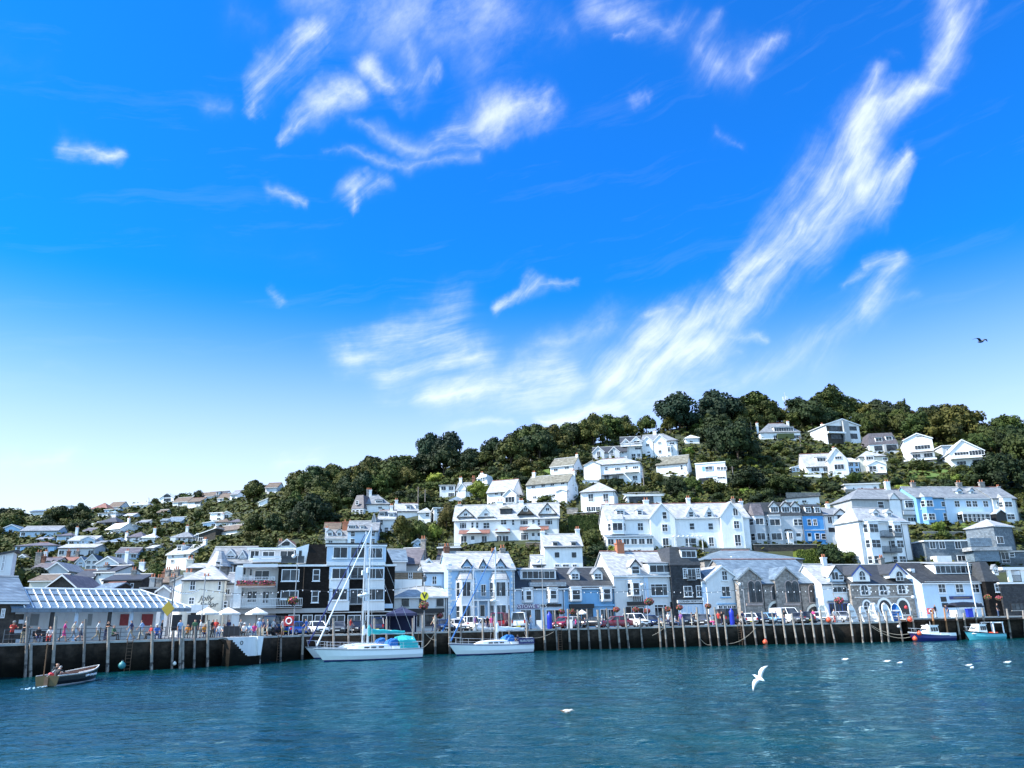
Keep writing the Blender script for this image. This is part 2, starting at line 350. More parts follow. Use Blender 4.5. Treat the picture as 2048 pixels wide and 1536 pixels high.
    # brighter, milkier air low down
    hz = N(nt, 'ShaderNodeMapRange', interpolation_type='SMOOTHSTEP'); hz.inputs[1].default_value = .42; hz.inputs[2].default_value = .06; hz.inputs[3].default_value = 0.; hz.inputs[4].default_value = .93
    L.new(e_, hz.inputs[0])
    tn = N(nt, 'ShaderNodeMix', data_type='RGBA', blend_type='MULTIPLY'); tn.inputs[0].default_value = 1.; tn.inputs[7].default_value = (.03, 1.20, 1.60, 1); L.new(hs.outputs[0], tn.inputs[6])
    mh = N(nt, 'ShaderNodeMix', data_type='RGBA'); mh.inputs[7].default_value = (6.5, 7.1, 7.8, 1)
    L.new(hz.outputs[0], mh.inputs[0]); L.new(tn.outputs[2], mh.inputs[6])
    # blue-white brightness added to the unseen sky behind the viewer, lifting shaded walls
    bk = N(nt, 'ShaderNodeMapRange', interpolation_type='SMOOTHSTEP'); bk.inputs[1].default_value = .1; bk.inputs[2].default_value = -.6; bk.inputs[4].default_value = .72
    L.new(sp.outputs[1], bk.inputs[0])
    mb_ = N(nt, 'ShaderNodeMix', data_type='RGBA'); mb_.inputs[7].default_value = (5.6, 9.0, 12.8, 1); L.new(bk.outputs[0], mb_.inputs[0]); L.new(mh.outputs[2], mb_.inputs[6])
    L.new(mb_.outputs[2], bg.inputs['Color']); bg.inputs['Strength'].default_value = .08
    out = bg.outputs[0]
    for lo, hi in ((-.75, -.17), (-.17, .05), (.05, .28), (.28, .75)):     # one band of clouds after another; elsewhere clear sky
        inside = m('MULTIPLY', m('MULTIPLY', m('GREATER_THAN', a_, lo), m('LESS_THAN', a_, hi)), m('GREATER_THAN', e_, 0.))
        ms = N(nt, 'ShaderNodeMixShader'); L.new(inside, ms.inputs[0]); L.new(out, ms.inputs[1]); L.new(zone(lo, hi), ms.inputs[2]); out = ms.outputs[0]
    L.new(out, nt.nodes['World Output'].inputs['Surface'])
sky()
W.cycles.sampling_method = 'MANUAL'; W.cycles.sample_map_resolution = 512
SC.view_settings.view_transform = 'Standard'; SC.view_settings.look = 'None'; SC.view_settings.exposure = 1.08; SC.view_settings.gamma = 1
SC.cycles.max_bounces = 5; SC.cycles.diffuse_bounces = 2; SC.cycles.glossy_bounces = 3; SC.cycles.transmission_bounces = 4; SC.cycles.transparent_max_bounces = 6
# ------------------------------------------------------------------ water, hillside, quay
QZ = 2.5
def water():
    m, nt, b = nt_new('harbour_water'); L = nt.links
    g = N(nt, 'ShaderNodeNewGeometry'); pos = g.outputs['Position']
    def nz(sx, sy, sc, det, rough=.55, rot=0.):
        mp = N(nt, 'ShaderNodeMapping'); mp.inputs['Scale'].default_value = (sx, sy, 1); mp.inputs['Rotation'].default_value = (0, 0, rot); L.new(pos, mp.inputs['Vector'])
        n = N(nt, 'ShaderNodeTexNoise', Scale=sc, Detail=det, Roughness=rough); L.new(mp.outputs[0], n.inputs['Vector']); return n.outputs['Fac']
    big = nz(.05, .12, 1., 3.)
    cr = N(nt, 'ShaderNodeValToRGB'); cr.color_ramp.elements[0].position = .35; cr.color_ramp.elements[0].color = (.001, .022, .033, 1)
    cr.color_ramp.elements[1].position = .7; cr.color_ramp.elements[1].color = (.0012, .042, .041, 1)
    L.new(big, cr.inputs[0])
    h1 = nz(1., 1.4, .9, 3., .55, .2); h2 = nz(1., 1.5, 3., 3., .6, -.25); h3 = nz(.35, .5, .5, 2., .5, .5)
    def mth(op, a, bb, c=None):
        n = N(nt, 'ShaderNodeMath', operation=op)
        for i, q in enumerate((a, bb, c)):
            if q is None: continue
            if isinstance(q, (int, float)): n.inputs[i].default_value = q
            else: L.new(q, n.inputs[i])
        return n.outputs[0]
    h = mth('MULTIPLY_ADD', h2, .30, mth('MULTIPLY_ADD', h3, .6, h1))
    bp = N(nt, 'ShaderNodeBump', Strength=1., Distance=.16); L.new(h, bp.inputs['Height']); 
    # water body colour under a fresnel-weighted sheen; teal put into the reflection colour
    nd = nt.nodes; nd.remove(b); df = N(nt, 'ShaderNodeBsdfDiffuse'); gl = N(nt, 'ShaderNodeBsdfGlossy', Roughness=.07, Color=(.50, .80, .88, 1)); fr = N(nt, 'ShaderNodeFresnel', IOR=1.31); mxs = N(nt, 'ShaderNodeMixShader')
    for q in (df, gl, fr): L.new(bp.outputs[0], q.inputs['Normal'])
    L.new(cr.outputs[0], df.inputs['Color']); L.new(fr.outputs[0], mxs.inputs[0]); L.new(df.outputs[0], mxs.inputs[1]); L.new(gl.outputs[0], mxs.inputs[2]); L.new(mxs.outputs[0], nd['Material Output'].inputs[0])
    MATS['water'] = m
    import numpy as np
    rng = np.random.default_rng(3); ny, nx = 470, 560
    yy = 9+(132-9)*(np.arange(ny)/(ny-1)); s = np.linspace(-1, 1, nx); Y, S_ = np.meshgrid(yy, s, indexing='ij'); X = S_*(.86*Y+16)
    Z = np.zeros_like(X); wind = 1.25
    patch = .75+.35*np.sin(X*.09+Y*.05+1.)*np.sin(Y*.11-X*.03)
    for i in range(46):
        lam = .55*(1.085**i)*.9 if i < 30 else rng.uniform(.8, 3.); th = wind+rng.normal(0, .75); k = 2*math.pi/lam; amp = .0030*lam**.75*rng.uniform(.6, 1.3)
        Z += amp*np.sin(k*(X*math.cos(th)+Y*math.sin(th))+rng.uniform(0, 6.28))
    edge = np.clip((1-np.abs(S_))*12, 0, 1)*np.clip((132-Y)/8, 0, 1); Z = Z*patch*edge
    co = np.stack([X, Y, Z], -1).reshape(-1, 3).tolist(); idx = np.arange(ny*nx).reshape(ny, nx)
    fc = np.stack([idx[:-1, :-1], idx[:-1, 1:], idx[1:, 1:], idx[1:, :-1]], -1).reshape(-1, 4).tolist()
    n = len(co); a0, a1 = .86*9+16, .86*132+16
    co += [(-900, -60, 0), (900, -60, 0), (900, 9, 0), (a0, 9, 0), (-a0, 9, 0), (-900, 9, 0), (900, 132, 0), (a1, 132, 0), (-a1, 132, 0), (-900, 132, 0), (900, 300, 0), (-900, 300, 0)]
    fc += [tuple(n+i for i in q) for q in ((0, 1, 2, 3, 4, 5), (3, 2, 6, 7), (5, 4, 8, 9), (9, 8, 7, 6, 10, 11))]
    me = bpy.data.meshes.new('water'); me.from_pydata(co, [], fc); me.materials.append(m); me.polygons.foreach_set('use_smooth', [True]*len(fc))
    tag(ob('water', me), kind='structure')
water()
# quay edge measured along its foot at the water line
EDGE_PX = [(-60, 1361), (0, 1356), (200, 1344), (332, 1338), (400, 1334), (500, 1328), (540, 1323), (616, 1318), (800, 1311), (1069, 1302), (1306, 1295), (1606, 1287.5), (1772, 1284)]
EDGE = [PZ(a, b, 0.) for a, b in EDGE_PX]
EDGE = [Vector((p.x, p.y, 0)) for p in EDGE]
EDGE[-1] = EDGE[-1] + Vector((0, 0, 0))
_e = EDGE[-2]-EDGE[-3]; 
EDGE.append(EDGE[-1]+_e.normalized()*2.5)                     # end of the lower quay
PIERZ = 2.85
def edge_y(px, py=1270):                # distance of the quay edge in a picture column
    r = ray(px, py).x
    for a, b in zip(EDGE, EDGE[1:]):
        ra, rb = a.x/a.y, b.x/b.y
        if ra <= r <= rb:
            # intersect x = r*y with segment
            dx, dy = b.x-a.x, b.y-a.y
            t = (r*a.y-a.x)/(dx-r*dy); return a.y+dy*t
    a, b = (EDGE[0], EDGE[1]) if r < EDGE[0].x/EDGE[0].y else (EDGE[-2], EDGE[-1])
    dx, dy = b.x-a.x, b.y-a.y
    t = (r*a.y-a.x)/(dx-r*dy); return a.y+dy*t
def Q(px, back, z=QZ, py=1270):         # a point on the quay: picture column, metres behind the edge
    y = edge_y(px, py)+back; r = ray(px, py); return Vector((r.x*y, y, z))
def wall_ribbon(pts, z0, z1, th, mats, name, label, coping=True, parent=None):
    mb = MB(); mc = MB()
    for a, b in zip(pts, pts[1:]):
        t = (b-a).normalized(); n = Vector((-t.y, t.x, 0))
        q = [a, b, b+n*th, a+n*th]
        mb.add([(p.x, p.y, z0) for p in q]+[(p.x, p.y, z1-.16) for p in q], [(0, 1, 5, 4), (2, 3, 7, 6), (1, 2, 6, 5), (3, 0, 4, 7), (4, 5, 6, 7)])
        q = [a-n*.06, b-n*.06, b+n*.5, a+n*.5]
        mc.add([(p.x, p.y, z1-.16) for p in q]+[(p.x, p.y, z1+.02) for p in q], [(0, 1, 5, 4), (2, 3, 7, 6), (1, 2, 6, 5), (3, 0, 4, 7), (4, 5, 6, 7), (0, 3, 2, 1)])
    e = empty(name, (0, 0, 0)); tag(e, label, 'wall')
    mb.build('wall', mats, e); mc.build('coping', 'concrete', e)
    return e
def quay_stone():
    m = mat('quaywall', (.060, .048, .040), .9, c2=(.020, .018, .016), scale=1.3, kind='stone', bump=.9, spec=.15); nt = m.node_tree; L = nt.links; b = nt.nodes['Principled BSDF']
    src = b.inputs['Base Color'].links[0].from_socket; g = N(nt, 'ShaderNodeNewGeometry'); sp = N(nt, 'ShaderNodeSeparateXYZ'); L.new(g.outputs['Position'], sp.inputs[0])
    n = N(nt, 'ShaderNodeTexNoise', Scale=.7, Detail=5.); L.new(g.outputs['Position'], n.inputs['Vector']); ad = N(nt, 'ShaderNodeMath', operation='MULTIPLY_ADD'); L.new(n.outputs['Fac'], ad.inputs[0]); ad.inputs[1].default_value = 1.3; L.new(sp.outputs[2], ad.inputs[2])
    cr = N(nt, 'ShaderNodeValToRGB'); e = cr.color_ramp.elements; e[0].position = .30; e[0].color = (.10, .12, .07, 1); e[1].position = .78; e[1].color = (1.1, 1., .9, 1); e.new(.5).color = (.28, .27, .22, 1)   # weed, wet and dry bands left by the tide
    mr = N(nt, 'ShaderNodeMapRange'); mr.inputs[1].default_value = 0.; mr.inputs[2].default_value = 3.2; L.new(ad.outputs[0], mr.inputs[0]); L.new(mr.outputs[0], cr.inputs[0])
    mx = N(nt, 'ShaderNodeMix', data_type='RGBA', blend_type='MULTIPLY'); mx.inputs[0].default_value = 1.; L.new(src, mx.inputs[6]); L.new(cr.outputs[0], mx.inputs[7]); L.new(mx.outputs[2], b.inputs['Base Color'])
quay_stone()
mat('tarmac', (.13, .13, .135), .9, c2=(.09, .09, .095), scale=1.2, bump=.2)
SPLIT = next(i for i, p in enumerate(EDGE_PX) if p[0] == 540)
wall_ribbon(EDGE[:SPLIT], -2, QZ, 1.2, 'quaywall', 'quay_wall', 'dark stone quay wall below the railing and glazed market shelter')
wall_ribbon(EDGE[SPLIT-1:], -2, QZ, 1.2, 'quaywall', 'quay_wall', 'long dark stone quay wall lined with leaning timber posts')
# pier that steps forward and up at the far right
PA = Q(1818, 1.2, 0); PB = Vector((PA.x+15, PA.y+3.5, 0)); PC = Vector((PA.x+60, PA.y+13, 0))
PIER = [PA+Vector((-1.0, 6, 0)), PA, PB, PC]
wall_ribbon(PIER, -2, PIERZ, 1.2, 'quaywall', 'quay_wall', 'higher stone pier wall behind the two moored motorboats')
def quay_ground():
    mb = MB(); f = [(p.x, p.y+.3, QZ-.004) for p in EDGE]
    back = [(p.x/p.y*165 if p.y < 165 else p.x, 165, QZ-.004) for p in EDGE]
    f = [(-190, f[0][1]-60, QZ-.004)]+f+[(130, 122, QZ-.004)]; back = [(-250, 165, QZ-.004)]+back+[(240, 165, QZ-.004)]
    n = len(f); mb.add(f+back, [(i, i+1, n+i+1, n+i) for i in range(n-1)])
    tag(mb.build('quay_road', 'tarmac'), kind='structure')
    pv = [(p.x, p.y+.4, PIERZ-.004) for p in PIER[1:]]; mb = MB(); bk = [(p[0]+2, 160, PIERZ-.004) for p in pv]
    n = len(pv); mb.add(pv+bk, [(i, i+1, n+i+1, n+i) for i in range(n-1)])
    tag(mb.build('pier_pavement', 'concrete'), kind='structure')
quay_ground()
def hillside():
    az_ = [-1.6+.016*i for i in range(170)]
    ts = [0, .02, .05, .09, .14, .2, .26, .32, .38, .45, .52, .6, .68, .76, .84, .92, 1.0, 1.06, 1.15, 1.3, 1.6]
    mb = MB(); vs = []
    for a in az_:
        y0 = interp(a, Y0T)-2; ys = interp(a, YSK)
        for t in ts:
            y = y0+(ys-y0)*t; x = a*y; z = tz(x, y)
            if .03 < t < .98: z += .35*math.sin(x*.31+y*.17)*math.sin(y*.23)-.2
            if t < .03: z = min(z, 2.3)
            vs.append((x, y, z))
    n = len(ts)
    mb.add(vs, [(i*n+j, (i+1)*n+j, (i+1)*n+j+1, i*n+j+1) for i in range(len(az_)-1) for j in range(n-1)])
    mat('hill', (.034, .044, .012), .95, c2=(.016, .024, .007), scale=.35, kind='world', bump=.6, dist=.3)
    o = mb.build('hillside', 'hill', smooth=True); tag(o, kind='structure')
hillside()
# ------------------------------------------------------------------ houses
BOXES = []                              # picture boxes of the buildings, so that no tree is planted inside or in front of one
WIN = {}
def win_mesh(w, h, st, fr='frame'):
    """pane and frame meshes of one window, lower left corner at the origin, outward is -y"""
    key = (round(w*10), round(h*10), st, fr)
    if key in WIN: return WIN[key]
    w, h = max(key[0], 3)/10, max(key[1], 3)/10
    p = MB(); p.box(.02, w-.02, -.03, .04, .02, h-.02)
    f = MB(); t = .09 if w > .7 else .07; y0, y1 = -.08, .03
    f.box(0, w, y0, y1, 0, t); f.box(0, w, y0, y1, h-t, h); f.box(0, t, y0, y1, t, h-t); f.box(w-t, w, y0, y1, t, h-t)
    b = .05; yb = -.065
    def V(x): f.box(x-b/2, x+b/2, yb, y1, t, h-t)
    def Hh(z, b=.06): f.box(t, w-t, yb, y1, z-b/2, z+b/2)
    if st == 's': Hh(h*.52)                           # sash
    elif st == 'S': Hh(h*.52); V(w/2)
    elif st == 'c': V(w/2)
    elif st == 'C': V(w/3); V(2*w/3)
    elif st == 'T': V(w*.27); V(w*.73); Hh(h*.75)
    elif st == 'B':
        n = max(2, round(w/.9))
        for i in range(1, n): V(w*i/n)
    elif st == 'D': V(w/2); Hh(h*.3, .08)
    elif st == 'd': f.box(t, w-t, -.05, y1, 0, h*.55)
    elif st == 'G':
        for i in range(1, 4): Hh(h*i/4, .04)
        V(w/2)
    s = MB(); s.box(-.08, w+.08, -.18, .02, -.09, 0)
    WIN[key] = (p.mesh('pane', 'glass'), f.mesh('frame', fr), s.mesh('sill', 'trim' if fr != 'framedark' else 'grey'))
    both = MB()
    both.v = p.v+f.v; both.f = p.f+[tuple(i+len(p.v) for i in q) for q in f.f]; both.m = [0]*len(p.f)+[1]*len(f.f)
    WIN[key] += (both.mesh('window', ['glass', fr]),)
    return WIN[key]
NEAR = [False]
POT = MB().lathe([(.13, 0), (.10, .2), (.10, .42), (.14, .45), (.11, .5), (0, .5)], 8).mesh('chimney_pot', 'terracotta')
class House:
    def __init__(s, label, x0, x1, yb, ye, yr=None, roof='g', wall='white', rc='slate', th=0., dep=7., Y=None, zb=None, win='', ch='', name='house', cat='house', group=None, ov=.3, fr='frame', peak=.5, bury=2.5, hipl=None, yre=None, sides='', door=None, box=True):
        (a0, b0), (a1, b1) = cv(x0, yb), cv(x1, yb)
        s.th = rad(th); s.ux = Vector((math.cos(s.th), math.sin(s.th), 0)); s.uy = Vector((-math.sin(s.th), math.cos(s.th), 0))
        if zb is not None:
            p = P(a0, b0, Y); p.z = zb
        elif Y is not None: p = P(a0, b0, Y)
        else: p = G(a0, b0)
        s.A = p; s.fr = fr
        if zb is None: bury = max(bury, p.z-tz(p.x, p.y)+1.5, p.z-tz(p.x, p.y+dep*.5)+1.5)
        s.w = s.loc(a1, b1)[0]
        s.h = s.loc((a0+a1)/2, cv(x0, ye)[1])[1]
        s.dep = dep; s.e = empty(name, p, s.th); tag(s.e, label, cat, group)
        s.wallm = wall; s.rc = rc; s.roof = roof; s.ov = ov; s.peak = peak
        w, h = s.w, s.h
        if yr is not None:
            yy = dep/2 if roof in 'gh' else (0 if roof in 'fml' else dep*.3)
            mxp = (a0+a1)/2
            if roof == 'h': yy = dep/2
            s.zr = max(s.loc(mxp, cv(0, yr)[1], yy)[1], h+.5)
        else: s.zr = h
        zr = s.zr; zb_ = -bury
        W_ = MB(); R_ = MB()
        ph = MB()
        if roof == 'g':
            W_.prism([(0, zb_), (dep, zb_), (dep, h), (dep/2, zr-.12), (0, h)], 0, w, 'x')
            k = (zr-h)/(dep/2); o = ov; zo = h-k*o
            R_.prism([(-o, zo+.1), (dep/2, zr+.1), (dep+o, zo+.1), (dep+o, zo-.1), (dep/2, zr-.1), (-o, zo-.1)], -o*.7, w+o*.7, 'x')
        elif roof == 'f':                              # gable towards the viewer
            m = w*peak
            W_.prism([(0, zb_), (w, zb_), (w, h), (m, zr-.12), (0, h)], 0, dep, 'y')
            o = ov; kl = (zr-h)/m; kr = (zr-h)/(w-m)
            R_.prism([(-o, h-kl*o+.1), (m, zr+.12), (w+o, h-kr*o+.1), (w+o, h-kr*o-.1), (m, zr-.1), (-o, h-kl*o-.1)], -o, dep+o, 'y')
            bt = MB(); bt.prism([(-o, h-kl*o+.02), (m, zr+.04), (w+o, h-kr*o+.02), (w+o, h-kr*o-.22), (m, zr-.24), (-o, h-kl*o-.22)], -o-.05, -o-.003, 'y')
            s.barge = bt
        elif roof == 'h':
            W_.box(0, w, 0, dep, zb_, h)
            hl = hipl if hipl is not None else min(dep/2, w/2-.05); hr = hl
            if isinstance(hl, tuple): hl, hr = hl
            o = ov
            R_.add([(-o, -o, h), (w+o, -o, h), (w+o, dep+o, h), (-o, dep+o, h), (hl, dep/2, zr), (w-hr, dep/2, zr),
                    (-o, -o, h-.14), (w+o, -o, h-.14), (w+o, dep+o, h-.14), (-o, dep+o, h-.14)],
                   [(0, 1, 5, 4), (1, 2, 5), (2, 3, 4, 5), (3, 0, 4), (0, 6, 7, 1), (1, 7, 8, 2), (2, 8, 9, 3), (3, 9, 6, 0), (6, 9, 8, 7)])
        elif roof == 'F':
            W_.box(0, w, 0, dep, zb_, h-.25); o = ov
            R_.box(-o, w+o, -o, dep+o, h-.25, h)
        elif roof in 'ml':                             # single slope: m rises to the right, l to the left
            za, zc = (h, zr) if roof == 'm' else (zr, h)
            W_.prism([(0, zb_), (w, zb_), (w, zc-.15), (0, za-.15)], 0, dep, 'y'); o = ov
            k = (zc-za)/w
            R_.prism([(-o, za-k*o-.15), (w+o, zc+k*o-.15), (w+o, zc+k*o+.08), (-o, za-k*o+.08)], -o, dep+o, 'y')
        elif roof == 'M':                              # mansard
            W_.box(0, w, 0, dep, zb_, h); i = min(dep*.18, (zr-h)*.35); o = .12
            R_.add([(-o, -o, h), (w+o, -o, h), (w+o, dep+o, h), (-o, dep+o, h), (i*.6, i, zr), (w-i*.6, i, zr), (w-i*.6, dep-i, zr), (i*.6, dep-i, zr)],
                   [(0, 1, 5, 4), (1, 2, 6, 5), (2, 3, 7, 6), (3, 0, 4, 7), (4, 5, 6, 7), (3, 2, 1, 0)])
        s.wallo = W_.build('wall', wall, s.e); s.roofo = R_.build('roof', rc, s.e)
        if roof == 'f': s.barge.build('bargeboard', 'trim', s.e)
        if roof in 'gh' and zr-h > 1:
            rt = MB()
            if roof == 'g': rt.tube([(-.2, dep/2, zr+.1), (w+.2, dep/2, zr+.1)], .13, 5)
            elif w-hl-hr > .3: rt.tube([(hl, dep/2, zr), (w-hr, dep/2, zr)], .13, 5)
            if rt.v: rt.build('ridge_tile', 'redtile' if RD.random() < .35 else 'leadroof', s.roofo)
        if roof in 'gh':
            gt = MB(); gt.box(-ov*.6, w+ov*.6, -ov-.1, -ov+.02, h-.22 if roof == 'h' else h-.35*(zr-h)/(dep/2)-.12, h-.08 if roof == 'h' else h-.35*(zr-h)/(dep/2)+.02)
            gt.build('gutter', 'framedark' if RD.random() < .6 else 'trim', s.e)
        if roof in 'ghM' and w > 4 and RD.random() < .7:
            dp = MB(); dp.tube([(w-.2, -.09, .0), (w-.2, -.09, h-.2)], .05, 5); dp.build('drainpipe', 'framedark' if RD.random() < .5 else 'lampgrey', s.e)
        if win: s.auto(win)
        for c in [q for q in ch.split() if q]:         # chimneys: fraction along the ridge : material letter
            f, k = c.split(':'); s.chimney(float(f), k)
        if sides: s.side_windows(sides)
        if box:
            top = min(cv(0, yr if yr is not None else ye)[1], cv(0, ye)[1]); BOXES.append((min(a0, a1)-2, top-2, max(a0, a1)+4, max(b0, b1), p.y, p.y+dep*math.cos(s.th)+abs(w*math.sin(s.th))))
    # -------- picture point -> facade coordinates (x along the wall, z up) on the plane y = off
    def loc(s, px, py, off=0.):
        r = ray(px, py); n = s.uy; A = s.A+n*off
        t = (A-CP).dot(n)/r.dot(n); p = CP+r*t-s.A
        return p.dot(s.ux), p.z
    def L(s, cx, cy, off=0.): return s.loc(*cv(cx, cy), off)
    def put(s, x, z, w, h, st, y=0., parent=None, fr=None, name=None, rz=0., sill=True):
        fr = fr or s.fr; pm, fm, sm, both = win_mesh(w, h, st, fr)
        name = name or ('door' if st in 'dD' else 'window'); parent = parent or s.e
        if NEAR[0] and parent is s.e:
            o = ob(name, pm, parent, (x, y-.01, z), rz); ob('frame', fm, o)
            if sill and st not in 'dD': ob('sill', sm, o)
        else: o = ob(name, both, parent, (x, y-.01, z), rz)
        return o
    def W(s, x0, y0, x1, y1, st='s', y=0., **k):
        a, b = s.L(x0, y1, y); c, dd = s.L(x1, y0, y)
        return s.put(a, b, c-a, dd-b, st, y, **k)
    def auto(s, spec):
        rows = spec.split('/'); n = len(rows); fh = s.h/n
        dim = {'s': (.95, 1.45), 'S': (1.15, 1.5), 'c': (1.4, 1.2), 'C': (2.1, 1.25), 'B': (3.2, 1.5), 'D': (1.7, 2.0), 'd': (.95, 2.05), 'w': (.7, .8), 'T': (2.3, 1.4), 'G': (1., 1.3), 'P': (3.4, 2.1)}
        for i, r in enumerate(rows):
            z0 = s.h-(i+1)*fh; cells = len(r)
            for j, c in enumerate(r):
                if c in '- ': continue
                ww, hh = dim[c]; ww = min(ww, s.w/cells*.8); hh = min(hh, fh*.72)
                x = s.w*(j+.5)/cells-ww/2
                z = z0+.1 if c in 'dDP' else z0+(fh-hh)*.45
                s.put(x, z, ww, hh, 'B' if c == 'P' else ('s' if c == 'w' else c))
    def side_windows(s, spec):
        """R:rows or L:rows on the end wall"""
        sd, rows = spec.split(':'); rows = rows.split('/'); fh = s.h/len(rows)
        for i, r in enumerate(rows):
            for j, c in enumerate(r):
                if c == '-': continue
                ww, hh = {'s': (.9, 1.3), 'c': (1.3, 1.1), 'w': (.6, .7), 'd': (.9, 2.)}[c]; z = s.h-(i+1)*fh+(.1 if c == 'd' else (fh-hh)*.45); yy = s.dep*(j+.5)/len(r)
                o = s.put(0, z, ww, hh, 's' if c == 'w' else c, parent=s.e)
                if sd == 'R': o.location = (s.w+.01, yy-ww/2, z); o.rotation_euler = (0, 0, math.pi/2)
                else: o.location = (-.01, yy+ww/2, z); o.rotation_euler = (0, 0, -math.pi/2)
    def chimney(s, f, k='w', x=None, y=None, hh=1.5, w=.75, dp=.6, pots=2, z0=None):
        x = s.w*f if x is None else x; y = s.dep/2 if y is None else y
        z1 = s.zr+hh; z0 = (min(s.h, s.zr)-.3) if z0 is None else z0
        b = MB(); b.box(x-w/2, x+w/2, y-dp/2, y+dp/2, z0, z1-.2); b.box(x-w/2-.08, x+w/2+.08, y-dp/2-.08, y+dp/2+.08, z1-.2, z1)
        c = b.build('chimney', {'w': 'white', 'b': 'brick', 's': 'stone', 'c': 'cream', 'g': 'grey', 'p': 'terracotta'}[k], s.roofo)
        for i in range(pots): ob('chimney_pot', POT, s.roofo, (x-w/2+w*(i+.5)/pots, y, z1))
        return c
    # -------- roof surface height above the facade plane at depth y
    def roofz(s, y):
        if s.roof in 'gh': return s.h+(s.zr-s.h)*min(y, s.dep-y)/(s.dep/2)
        if s.roof == 'M':
            i = min(s.dep*.18, (s.zr-s.h)*.35); return s.h+(s.zr-s.h)*min(1, y/i)
        return s.h
    def on_roof(s, cx, cy):
        best = None
        for i in range(60):
            y = s.dep/2*i/59; x, z = s.L(cx, cy, y); e = abs(z-s.roofz(y))
            if best is None or e < best[0]: best = (e, y, x, z)
        return best[1:]
    def dormer(s, x0, x1, yb, yt, kind='g', yp=None, st='s', wall=None, rc=None, flush=False, fr=None, inset=.12, barge=None, nwin=1):
        """dormer: front wall x0..x1, foot yb, eaves yt, peak yp in picture coordinates"""
        y, xm, z0 = (0., 0, s.L(x0, yb)[1]) if flush else s.on_roof((x0+x1)/2, yb)
        if flush: y = -.04
        a = s.L(x0, yb, y)[0]; b = s.L(x1, yb, y)[0]; h = s.L(x0, yt, y)[1]-z0; w = b-a
        k = (s.zr-s.h)/(s.dep/2) if s.roof in 'gh' else 3.
        pk = (s.L(x0, yp, y)[1]-z0) if yp is not None else (h+w*.42 if kind in 'g' else h+(.5 if kind == 'h' else .15))
        back = y+max(min((pk+.3)/max(k, .3), s.dep/2-y), .5)
        mb = MB(); R_ = MB(); o = .18
        if kind == 'g':
            mb.prism([(0, -.05), (w, -.05), (w, h), (w/2, pk-.08), (0, h)], 0, back-y, 'y')
            kk = (pk-h)/(w/2)
            R_.prism([(-o, h-kk*o+.08), (w/2, pk+.09), (w+o, h-kk*o+.08), (w+o, h-kk*o-.06), (w/2, pk-.06), (-o, h-kk*o-.06)], -o-.05, back-y, 'y')
        elif kind == 'h':
            mb.box(0, w, 0, back-y, -.05, h)
            R_.add([(-o, -o, h), (w+o, -o, h), (w+o, back-y, h), (-o, back-y, h), (w*.5, w*.45, pk), (w*.5, back-y, pk)], [(0, 1, 4), (1, 2, 5, 4), (3, 0, 4, 5), (2, 3, 5), (0, 3, 2, 1)])
        else:
            mb.box(0, w, 0, back-y, -.05, h)
            R_.prism([(-.25, h), (back-y, pk+.25), (back-y, pk+.35), (-.25, h+.12)], -o, w+o, 'x')
        e = mb.build('dormer', wall or s.wallm, s.e, loc=(a, y, z0))
        ro = R_.build('dormer_roof', rc or s.rc, e)
        if barge:
            bt = MB(); kk = (pk-h)/(w/2)
            bt.prism([(-o, h-kk*o+.02), (w/2, pk+.03), (w+o, h-kk*o+.02), (w+o, h-kk*o-.2), (w/2, pk-.22), (-o, h-kk*o-.2)], -o-.1, -o-.053, 'y')
            bt.build('bargeboard', barge, e)
        if st:
            n = nwin; ww = (w-inset*2-(n-1)*.1)/n
            for i in range(n):
                pm, fm, sm, both = win_mesh(ww, h-.25, st, fr or s.fr); ob('window', both, e, (inset+i*(ww+.1), -.01, .12))
        return e
    def gable(s, x0, x1, yb, yt, yp, out=.6, st=None, wall=None, rc=None, barge='trim', wins=()):
        """projecting gabled front: x0..x1, foot yb, eaves yt, peak yp"""
        y = -out; a, z0 = s.L(x0, yb, y); b = s.L(x1, yb, y)[0]; h = s.L(x0, yt, y)[1]-z0; pk = s.L((x0+x1)/2, yp, y)[1]-z0; w = b-a
        back = out+s.dep/2*min(1, max(.2, (z0+pk-s.h)/max(s.zr-s.h, .5)))
        zf = -2. if z0 < .8 else 0.
        mb = MB(); mb.prism([(0, zf), (w, zf), (w, h), (w/2, pk-.1), (0, h)], 0, back, 'y')
        o = .2; kk = (pk-h)/(w/2); R_ = MB()
        R_.prism([(-o, h-kk*o+.1), (w/2, pk+.1), (w+o, h-kk*o+.1), (w+o, h-kk*o-.08), (w/2, pk-.08), (-o, h-kk*o-.08)], -o, back, 'y')
        e = mb.build('gable', wall or s.wallm, s.e, loc=(a, y, z0)); R_.build('gable_roof', rc or s.rc, e)
        if barge:
            bt = MB(); bt.prism([(-o, h-kk*o+.02), (w/2, pk+.03), (w+o, h-kk*o+.02), (w+o, h-kk*o-.2), (w/2, pk-.22), (-o, h-kk*o-.2)], -o-.05, -o-.003, 'y'); bt.build('bargeboard', barge, e)
        for q in wins: s.Wp(e, (a, y, z0), *q)
        return e
    def Wp(s, par, base, x0, y0, x1, y1, st='s', fr=None):
        a, b = s.L(x0, y1, base[1]); c, dd = s.L(x1, y0, base[1])
        pm, fm, sm, both = win_mesh(c-a, dd-b, st, fr or s.fr); return ob('door' if st in 'dD' else 'window', both, par, (a-base[0], -.01, b-base[2]))
